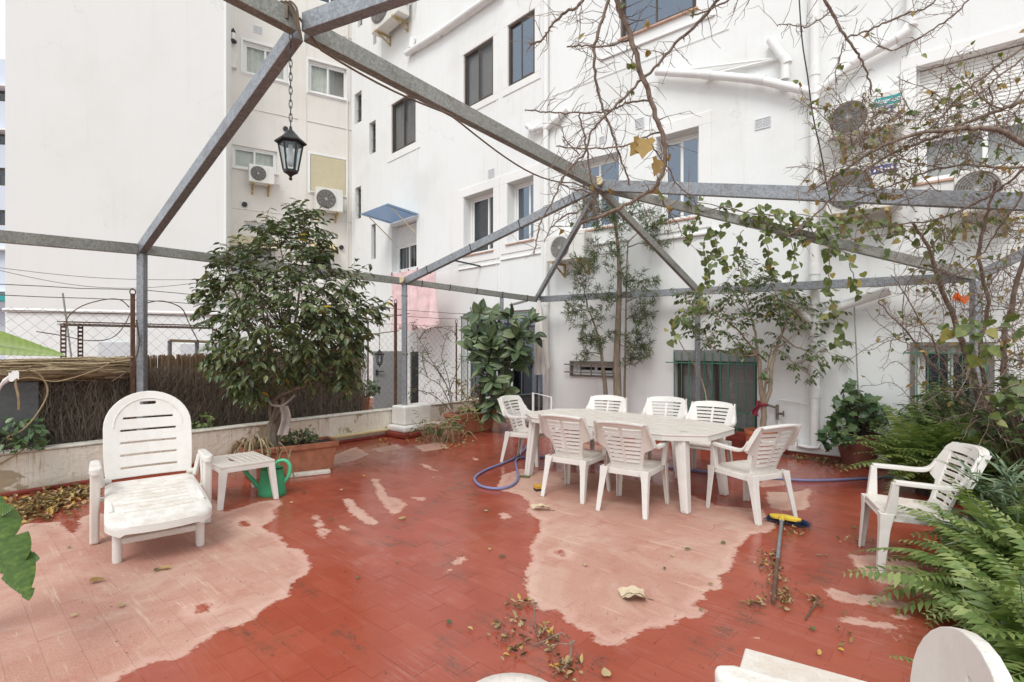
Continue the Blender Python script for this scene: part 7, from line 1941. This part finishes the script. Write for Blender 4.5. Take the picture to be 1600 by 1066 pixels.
# trunks rising from the bed and the grey brush around the right post
for path, r0, r1, y0, y1 in (([(1545, 760), (1540, 690), (1528, 620), (1512, 560), (1490, 495), (1468, 440), (1450, 385), (1425, 350)], .040, .012, 5.5, 4.8), ([(1550, 760), (1560, 700), (1572, 640), (1568, 560), (1580, 480), (1600, 400), (1620, 320)], .035, .014, 5.4, 4.4), ([(1540, 755), (1530, 690), (1540, 610), (1530, 540), (1545, 470), (1530, 400), (1545, 330), (1560, 280)], .026, .010, 5.5, 4.4), ([(1545, 750), (1520, 660), (1480, 600), (1440, 548), (1400, 500), (1370, 470)], .016, .005, 5.4, 5.0), ([(1550, 750), (1590, 660), (1610, 580), (1640, 500)], .03, .015, 5.3, 4.6), ([(1530, 640), (1500, 610), (1470, 560), (1455, 530), (1420, 470), (1395, 430)], .010, .004, 5.3, 4.9), ([(1560, 420), (1530, 470), (1505, 520), (1490, 560)], .006, .003, 4.6, 5.0), ([(1600, 300), (1560, 360), (1530, 400), (1480, 440), (1440, 470)], .008, .003, 4.2, 4.9), ([(1480, 350), (1440, 410), (1415, 450), (1410, 510), (1420, 550)], .006, .003, 4.6, 5.1)):
    thorny(bp(path, y0, y1, 5, .012), r0, r1, 9, .18)
for k in range(310):
    u, v = random.uniform(1395, 1640), random.uniform(330, 690)
    if u < 1560 - (v - 330) * .1 and random.random() < .35: continue
    if v > 560 and u < 1500: continue
    a = random.uniform(0, 6.28); L = random.uniform(40, 120); lst = [(u, v)]; y0 = random.uniform(4.4, 5.3)
    for j in range(4): a += random.uniform(-.6, .6); lst.append((lst[-1][0] + math.cos(a) * L / 4, lst[-1][1] + math.sin(a) * L / 4))
    thorny(bp(lst, y0, y0 + random.uniform(-.3, .3), 3), random.uniform(.003, .0055), .002, 10, .16, 1, own=False)
for lst in ([(1560, 650), (1500, 660), (1440, 640), (1400, 600), (1370, 602), (1345, 603)], [(1480, 560), (1440, 520), (1400, 525), (1360, 540), (1330, 560), (1312, 572)], [(1470, 640), (1430, 590), (1400, 565), (1378, 580)]):
    thorny(bp(lst, 5.2, 5.6, 4), .005, .002, 14, .1, 1, own=False)
twg.build('twigs', M['bark_twig'], bg, kind='stuff', keep=True)
Lg.build('heart', 'green_leaves', M['leaf_vine'], bg); Ld.build('heart', 'dry_leaves', M['leaf_brown'], bg)
mb = MB(); c = P(1497, 471, 4.7) - bo2
for k in range(5): mb.patch(lambda a, b, k=k: c + Vector((.03 * k * .5 - .05 + .05 * a, -.01 * k, .02 * math.sin(k) + .045 * b + .02 * math.sin(a * 4 + k))), 3, 3, (0, .003, 0))
t = NT('orange_bract'); t.fin((.75, .16, .03), .7); M['orange'] = t.m
mb.build('orange_flower', M['orange'], bg)
# big dead leaves caught in the branches: each its own
cl = thing('caught_leaf', 'large ochre maple-like dead leaf caught on the hanging branch, upper of two', 'dead leaf', P(1000, 232, 2.95)); 
def big_leaf(par, kind, pts, mat, n=(0, -1, .2)):
    for (u, v, u2, v2, Y, w) in pts:
        a, b = P(u, v, Y), P(u2, v2, Y - .03); L = (b - a).length; mb = MB()
        leaf_batch(mb, kind, np.array([tuple(a - par.location)]), np.array([tuple(b - a)]), np.array([(random.uniform(-.6, .6), -1, random.uniform(.1, .7))], float), np.array([L]), np.array([L * w]), np.array([random.uniform(.4, .9)])); mb.build('blade', mat, par, smooth=180)
big_leaf(cl, 'ivy', [(1010, 218, 1003, 248, 2.95, .8), (1001, 220, 985, 244, 2.97, .7)], M['leaf_brown'])
cl2 = thing('caught_leaf', 'large ochre maple-like dead leaf caught on the hanging branch, lower of two', 'dead leaf', P(1028, 262, 3.0)); big_leaf(cl2, 'ivy', [(1028, 250, 1023, 276, 3.0, .75)], M['leaf_brown'])

# ------------------------------------------------------------------ leafy vine on the roof beams
vi = thing('vine', 'green heart-leaved vine trailing along the beam towards the right post and hanging down', 'climber', (4.0, 6.8, 0)); vo_ = vi.location.copy()
Lv = Leaves(); tw = MB()
def vine(lst, Y0, Y1, leafn, size, k=5):
    pts = [p - vo_ + bo2 for p in bp(lst, Y0, Y1, k, .012)]
    tw.tube(pts, .005, 4, cap=False)
    for p in pts:
        for _ in range(leafn if random.random() < .8 else 0):
            q = p + rv(.06); Lv.add(q, rv(.7) + Vector((0, -.15, -.75)), Vector((random.uniform(-.6, .6), -1, random.uniform(-.1, .8))), random.uniform(.6, 1.2) * size, random.uniform(.6, 1.1) * size, random.random() ** 1.2)
def beam_pt(t): return B.lerp(R2, t)
for k in range(5):
    t0 = random.uniform(.16, .5); t1 = t0 + random.uniform(.25, .5); pts = []
    for j in range(9):
        t_ = lerp(t0, min(1, t1), j / 8); pts.append(beam_pt(t_) + Vector((random.uniform(-.08, .08), -.08 + random.uniform(-.06, .06), random.uniform(-.02, .16))) - vo_)
    pts = smooth_path(pts, 3); tw.tube(pts, .006, 4, cap=False)
    for p in pts:
        for _ in range(random.choice((0, 1, 2, 2))):
            Lv.add(p + rv(.11), rv(.7) + Vector((0, -.15, -.6)), Vector((random.uniform(-.6, .6), -1, random.uniform(-.1, .9))), random.uniform(.05, .11), random.uniform(.045, .10), random.random() ** 1.2)
for lst in ([(1105, 355), (1100, 390), (1108, 420), (1098, 450), (1092, 480)], [(1130, 350), (1120, 380), (1125, 400), (1140, 420)], [(1085, 350), (1078, 362), (1073, 376)], [(1160, 360), (1150, 390), (1155, 420), (1160, 440)], [(1195, 365), (1200, 395), (1204, 430)], [(1100, 470), (1070, 490), (1052, 505), (1050, 525)], [(1230, 370), (1240, 400), (1236, 430), (1230, 460)], [(1280, 380), (1320, 395), (1330, 420), (1340, 460)], [(1300, 380), (1295, 420), (1300, 470), (1312, 520), (1308, 535)], [(1340, 330), (1380, 350), (1420, 355), (1460, 350)], [(1400, 360), (1440, 385), (1480, 380)], [(1450, 395), (1470, 370), (1500, 350), (1540, 345), (1600, 350)], [(1190, 340), (1230, 335), (1290, 340), (1330, 345)]):
    vine(lst, 6.4 if lst[0][0] < 1280 else 5.6, 6.5 if lst[0][0] < 1280 else 5.4, 2, .088)
for lst in ([(1510, 505), (1540, 515), (1570, 510), (1600, 500)], [(1480, 520), (1495, 515), (1510, 520)], [(1560, 610), (1590, 600), (1620, 610)], [(1530, 545), (1545, 555), (1555, 550)], [(1570, 650), (1600, 640), (1630, 660)]):
    vine(lst, 3.9, 3.8, 2, .085, 3)
Lv.build('heart', 'leaves', M['leaf_vine'], vi); tw.build('stems', M['bark_twig'], vi, kind='stuff', keep=True)
mb = MB(); mb.tube([p for p in smooth_path([P(1055, 520, 7.6), P(1068, 545, 7.6), P(1085, 570, 7.5), P(1098, 598, 7.4), P(1104, 625, 6.9), P(1108, 650, 6.6), P(1110, 660, 6.45)], 5)], .008, 5); ob = mb.build('dead_vine_stem', M['straw'], None); tag(ob, 'pale dead vine stem dangling over the chair backs by the steel post', 'vine stem')

# ------------------------------------------------------------------ banana leaves at the left edge
bn = thing('banana_plant', 'banana plant whose broad green leaves enter from the left edge', 'plant', (-2.95, 2.55, 0)); bno = bn.location.copy()
mb = MB(); mb.lathe([(.10, 0), (.09, .5), (.06, 1.3), (.03, 1.6)], 14); mb.build('stem', M['leaf_banana'], bn, smooth=60)
def blade(root, tip, sidev, w0, w1, lobes=0, ragged=.0, fold=.25, droop=.0, tint=None, lin=False):
    """Broad blade with ribbed surface; root/tip points, sidev = across direction."""
    root, tip, sv = Vector(root), Vector(tip), Vector(sidev).normalized(); d = tip - root; nrm = d.normalized().cross(sv)
    mb = MB(); n = 44
    for s, w in ((-1, w0), (1, w1)):
        def fn(a, b, s=s, w=w):
            e = (math.sin(math.pi * min(1, max(0, a)) ** .75)) ** .65 if not lin else min(1, (max(0, 1 - a) / .42)) ** .8 * min(1, a * 4)
            notch = 1 - ragged * ((a * lobes + .3 * b) % 1) ** 4 if lobes else 1
            x = w * e * notch * b
            return root + d * a + sv * s * x + nrm * (fold * x + .0022 * math.sin(a * 170) * b) + Vector((0, 0, -droop * (a ** 2) - .25 * x * b))
        mb.patch(fn, n * 2, 6, nrm * .002)
    mb.T = [(tint or .25 + .3 * random.random()) + .07 * math.sin((k // 7) * 1.9) for k in range(len(mb.V))]
    o = mb.build('leaf', M['leaf_banana'], bn, smooth=50)
    mb = MB(); mb.tube([root + d * (k / 8) + Vector((0, 0, -droop * (k / 8) ** 2)) - nrm * .004 for k in range(9)], [lerp(.012, .002, k / 8) for k in range(9)], 6); r_ = mb.build('midrib', M['leaf_vine'], None); r_.parent = o; r_.location = Vector(r_.location) - Vector(o.location)
Y0 = 2.6
blade(P(-200, 512, 2.45) - bno, P(104, 556, Y0) - bno, P(0, 500, Y0) - P(0, 560, Y0 - .12), .05, .165, 3, .10, .10, 0.0, .85, True)
blade(P(-75, 760, 2.45) - bno, P(46, 938, 2.35) - bno, P(62, 820, 2.40) - P(0, 862, 2.25), .05, .16, 5, .42, .1)
blade(P(-70, 815, 2.5) - bno, P(62, 872, 2.5) - bno, P(0, 790, 2.55) - P(0, 840, 2.45), .10, .10, 4, .4, .1)
blade(P(-80, 795, 2.55) - bno, P(22, 792, 2.5) - bno, P(0, 770, 2.55) - P(0, 830, 2.45), .07, .06, 0, 0, .1)
blade(P(-10, 832, 2.6) - bno, P(24, 806, 2.6) - bno, P(0, 800, 2.5) - P(10, 830, 2.45), .02, .025, 0, 0, .1)
for tip in ((-160, 520), (-60, 770), (-70, 830), (-80, 780)):
    p = P(*tip, 2.48) - bno; mb = MB(); mb.tube(bez((0, 0, .9), (p.x * .3, p.y * .4, max(1.2, p.z)), p, 8), [lerp(.03, .012, k / 8) for k in range(9)], 8); mb.build('leaf_stalk', M['leaf_banana'], bn, smooth=60)
# dry stems tangled in the fence
def stem(label, lst, y, r=.006, mat='straw'):
    x = [PW.xz(u, v) for u, v in lst]; mb = MB(); pts = smooth_path([PW.w(a, y + random.uniform(-.03, .03), z) for a, z in x], 5); mb.tube(pts, [r * random.uniform(.8, 1.1) for _ in pts], 5); ob = mb.build('dry_stem', M[mat], None); return tag(ob, label, 'dry stem')
stem('pale dry vine looping from the left edge up the fence', [(-10, 730), (30, 705), (40, 690), (10, 684), (35, 670), (60, 640), (73, 610), (60, 585), (40, 578)], -.05, .009)
stem('long pale dry twig lying on the thatch bundle left of the steel post', [(0, 600), (45, 590), (90, 596), (150, 578), (180, 563), (208, 558)], -.02, .008)
stem('dark bare stem arching over the fence left of the steel post', [(105, 512), (108, 495), (130, 478), (165, 468), (190, 468), (205, 480)], .06, .007, 'bark_brown')
stem('dark bare stem arching over the fence right of the steel post', [(228, 474), (255, 470), (285, 480), (297, 500), (300, 512), (313, 535)], .06, .007, 'bark_brown')
stem('thin dark stem slanting across the slotted rack', [(58, 518), (100, 525), (135, 532), (170, 530), (190, 515), (205, 488)], .03, .006, 'bark_brown')
stem('thin brown stem crossing below the thatch bundle', [(175, 596), (200, 580), (213, 555), (218, 530), (212, 500)], .0, .009, 'bark_brown')
stem('dry hooked twig hanging on the grey board', [(26, 583), (24, 600), (28, 620), (29, 640)], -.04, .013)
mb = MB()
c = PW.w(PW.xz(14, 590)[0], -.08, PW.xz(14, 590)[1])
mb.tube(smooth_path([P(-6, 612, 5.0), P(4, 600, 5.0), P(14, 590, 5.0), P(22, 580, 5.0)], 4), [.022, .02, .016, .014, .016, .02, .024, .02, .016, .014, .012, .01, .008], 6)
for k in range(3): mb.patch(lambda a, b, k=k: P(14 + 10 * a + 3 * k, 582 + 12 * b + 3 * math.sin(a * 4 + k), 4.98 - .02 * k), 3, 3, (0, .004, 0))
ob = mb.build('plastic_bag_tie', M['white_tie'], None); tag(ob, 'white plastic bag knotted to the fence at the left edge', 'bag')

# ------------------------------------------------------------------ dead leaves on the floor
def litter(label, pts, n, size, cat='dead leaves'):
    Lv = Leaves()
    for _ in range(n):
        (u, v, su, sv) = random.choice(pts); p = G(random.gauss(u, su), max(560, random.gauss(v, sv)))
        Lv.add(p + Vector((0, 0, random.uniform(.004, .022))), Vector((random.uniform(-1, 1), random.uniform(-1, 1), random.uniform(-.1, .35))), Vector((random.uniform(-.6, .6), random.uniform(-.6, .6), 1)), random.uniform(.6, 1.25) * size, random.uniform(.35, .7) * size, random.random())
    ob = Lv.build('curl', 'leaf_litter', M['leaf_dry'], None); tag(ob, label, cat, kind='stuff'); return ob
litter('drift of dead leaves piled along the foot of the parapet at the left', [(40, 797, 22, 9), (90, 785, 20, 8), (125, 772, 14, 6), (20, 805, 14, 7), (65, 790, 18, 8)], 620, .075)
litter('scatter of dead leaves and twigs on the floor at the bottom centre', [(800, 975, 12, 12), (815, 945, 10, 5), (850, 995, 7, 7), (785, 1000, 14, 16), (895, 1048, 12, 9), (880, 1040, 9, 6), (800, 1020, 10, 10), (865, 1005, 10, 8)], 105, .042)
litter('dead leaves swept together along the broom handle', [(1222, 925, 6, 12), (1215, 900, 8, 10), (1228, 940, 5, 6), (1210, 870, 6, 6), (1200, 880, 7, 8), (1240, 835, 10, 5), (1185, 945, 12, 4)], 170, .034)
litter('dead leaves gathered at the foot of the round ivy pot', [(1250, 717, 10, 3), (1300, 722, 14, 4), (1320, 730, 9, 4), (1290, 716, 8, 3)], 170, .05)
litter('dead leaves along the parapet below the rubber plant', [(690, 697, 16, 5), (720, 690, 12, 4), (600, 690, 12, 3), (650, 690, 10, 3)], 110, .05)
litter('dead leaves on the floor around the chair and fern at the right', [(1330, 845, 14, 6), (1420, 850, 14, 6), (1480, 820, 18, 7), (1270, 945, 8, 5), (1300, 1000, 30, 14)], 60, .04)
mb = MB()
for _ in range(420):
    u, v = random.uniform(120, 1430), random.uniform(700, 1060); p = G(u, v); d = rv(1); d.z = 0; mb.tube([p + Vector((0, 0, .002)), p + d * random.uniform(.003, .011) + Vector((0, 0, .004))], [.0022, .001], 3, t=.2)
for (c, n) in (((800, 990), 60), ((890, 1045), 70), ((850, 1000), 30), ((1225, 920), 60), ((700, 695), 30), ((80, 790), 60)):
    for _ in range(n):
        p = G(random.gauss(c[0], 22), random.gauss(c[1], 12)); d = rv(1); d.z = 0; mb.tube([p + Vector((0, 0, .003)), p + d * random.uniform(.005, .018) + Vector((0, 0, .006))], [.003, .0015], 3, t=.2)
ob = mb.build('crumbs', M['bark_brown'], None, keep=True); tag(ob, 'dark crumbs of twig and soil strewn between the dead leaves', 'debris', kind='stuff')
tw1 = MB(); tw1.tube(smooth_path([G(834, 945) + Vector((0, 0, .03)), G(836, 975) + Vector((0, 0, .006)), G(842, 1000) + Vector((0, 0, .006)), G(855, 1012) + Vector((0, 0, .01))], 4), .003, 4); ob = tw1.build('fallen_twig', M['bark_twig'], None, keep=True); tag(ob, 'thin upright-looking dead twig beside the dry patch at the bottom centre', 'twig')
tw1 = MB(); pts = smooth_path([G(898, 1017) + Vector((0, 0, .05)), G(893, 1020) + Vector((0, 0, .04)), G(891, 1035) + Vector((0, 0, .02)), G(880, 1048) + Vector((0, 0, .01)), G(862, 1058) + Vector((0, 0, .006))], 4); tw1.tube(pts, [.007 - .0003 * k for k in range(len(pts))], 5)
tw1.tube(smooth_path([G(893, 1019) + Vector((0, 0, .04)), G(880, 1005) + Vector((0, 0, .05)), G(868, 1002) + Vector((0, 0, .03)), G(850, 1008) + Vector((0, 0, .02)), G(835, 1011) + Vector((0, 0, .01))], 4), .003, 4); tw1.tube([G(893, 1019) + Vector((0, 0, .04)), G(872, 1015) + Vector((0, 0, .03)), G(860, 1018) + Vector((0, 0, .02))], .003, 4); ob = tw1.build('fallen_twig', M['bark_twig'], None, keep=True); tag(ob, 'forked dead twig among the leaves above the bottom edge', 'twig')
tw1 = MB(); tw1.tube([G(1258, 970) + Vector((0, 0, .006)), G(1268, 955) + Vector((0, 0, .01)), G(1281, 941) + Vector((0, 0, .03))], .005, 4); ob = tw1.build('fallen_twig', M['bark_brown'], None, keep=True); tag(ob, 'short dark twig to the right of the broom handle', 'twig')
def one_leaf(label, u, v, L, w, ang, kind, mat, tint, group=None, lift=.012):
    p = G(u, v); mb = MB(); d = np.array([[math.cos(ang), math.sin(ang), .06]]); leaf_batch(mb, kind, np.array([[-.5 * L * d[0, 0], -.5 * L * d[0, 1], lift]]), d, np.array([[random.uniform(-.25, .25), random.uniform(-.35, .05), 1.0]]), np.array([L]), np.array([w]), np.array([tint]))
    ob = mb.build('fallen_leaf', mat, None, smooth=180, keep=True); ob.location = p; tag(ob, label, 'dead leaf', group); return ob
def scrap(label, u, v, pts, ang, mat, tint):
    """A big stiff dead leaf: quadrilateral blade folded along its rib, edges lifted, with a stalk."""
    p = G(u, v); mb = MB(); mb.t = tint; c, s_ = math.cos(ang), math.sin(ang)
    (a, b, cc, d) = [Vector(q) for q in pts]
    def fn(i, j):
        lo = a.lerp(d, i); hi = b.lerp(cc, i); q = lo.lerp(hi, j); z = .012 + .055 * abs(j - .45) ** 1.3 + .02 * math.sin(i * 3.1) + .006 * math.sin(i * 13 + j * 9)
        return (q.x * c - q.y * s_, q.x * s_ + q.y * c, z)
    mb.patch(fn, 9, 8, (0, 0, .0015)); ob = mb.build('fallen_leaf', mat, None, smooth=60, keep=True); ob.location = p
    st_ = MB(); st_.tube([Vector(fn(i / 8, .45)) + Vector((0, 0, .002)) for i in range(9)] + [Vector(fn(1, .45)) + Vector((c * .05, s_ * .05, -.005))], .003, 4); r_ = st_.build('rib', M['bark_brown'], ob)
    return tag(ob, label, 'dead leaf')
t = NT('parchment_leaf'); w_ = t.coord('Object'); t.fin(t.ramp(t.noise(w_, 14, 5, .65), [(.3, (.46, .34, .21)), (.7, (.64, .53, .38))]), .8); M['parchment'] = t.m
scrap('large pale folded dead leaf lying on the dry patch in the centre', 990, 935, [(-.10, .02), (-.03, -.085), (.09, -.06), (.05, .075)], -.35, M['parchment'], .8)
scrap('large tan dead leaf lying in front of the left near chair', 845, 797, [(-.11, .01), (-.02, -.06), (.10, -.03), (.07, .04)], -.3, M['parchment'], .6)
one_leaf('curled orange dead leaf on the pale floor at the left', 153, 910, .085, .05, .4, 'heart', M['leaf_brown'], .4, None, .02)
one_leaf('yellow dead leaf under the front of the arched lounger', 258, 890, .08, .05, .2, 'ovate', M['leaf_brown'], .95)
one_leaf('yellow upright dead leaf at the edge of the wet band', 630, 811, .08, .05, 1.0, 'heart', M['leaf_brown'], .95)
one_leaf('pale dead leaf near the bottom edge right of the forked twig', 946, 1053, .07, .045, 1.6, 'heart', M['leaf_dry'], .8)
SC_ = [(108, 857), (218, 845), (116, 964), (190, 948), (245, 892), (331, 768), (355, 762), (312, 800), (455, 787), (475, 770), (533, 767), (568, 745), (518, 813), (677, 748), (660, 710), (760, 800), (765, 860), (785, 872), (880, 865), (915, 885), (1038, 890), (1050, 870), (1110, 915), (1075, 860), (1130, 850), (1280, 870), (1335, 826), (1290, 870), (1400, 940), (1375, 942), (1270, 985), (1230, 955), (735, 985), (702, 975), (620, 880), (560, 905), (880, 750), (1010, 760), (725, 720), (1095, 955)]
ANCH = [('the front legs of the arched lounger', 240, 865), ('the slatted side table', 350, 790), ('the white batten', 490, 745), ('the pale blotches in the middle', 600, 780), ('the hose loop', 775, 750), ('the large pale leaf', 990, 934), ('the broom handle', 1215, 890), ('the lone armchair', 1365, 870), ('the leaf scatter at the bottom centre', 800, 980), ('the masonry pier', 640, 690), ('the legs of the near chairs', 960, 810), ('the left dry patch edge', 470, 890)]
seen = {}
order = ('nearest', 'second nearest', 'third nearest', 'fourth nearest', 'fifth nearest', 'sixth nearest', 'seventh nearest')
lst_ = []
for (u, v) in SC_:
    d_, nm = min((math.hypot(u - a_[1], (v - a_[2]) * 1.5), a_[0]) for a_ in ANCH); lst_.append((d_, nm, u, v))
for d_, nm, u, v in sorted(lst_):
    k = seen.get(nm, 0); seen[nm] = k + 1
    one_leaf('loose dead leaf, %s to %s' % (order[min(k, 6)], nm), u, v, random.uniform(.035, .06), random.uniform(.02, .035), random.uniform(0, 6.28), 'ovate', M['leaf_dry'] if random.random() < .75 else M['leaf_shrub'], random.uniform(.3, 1), 'loose dead leaves on the floor')
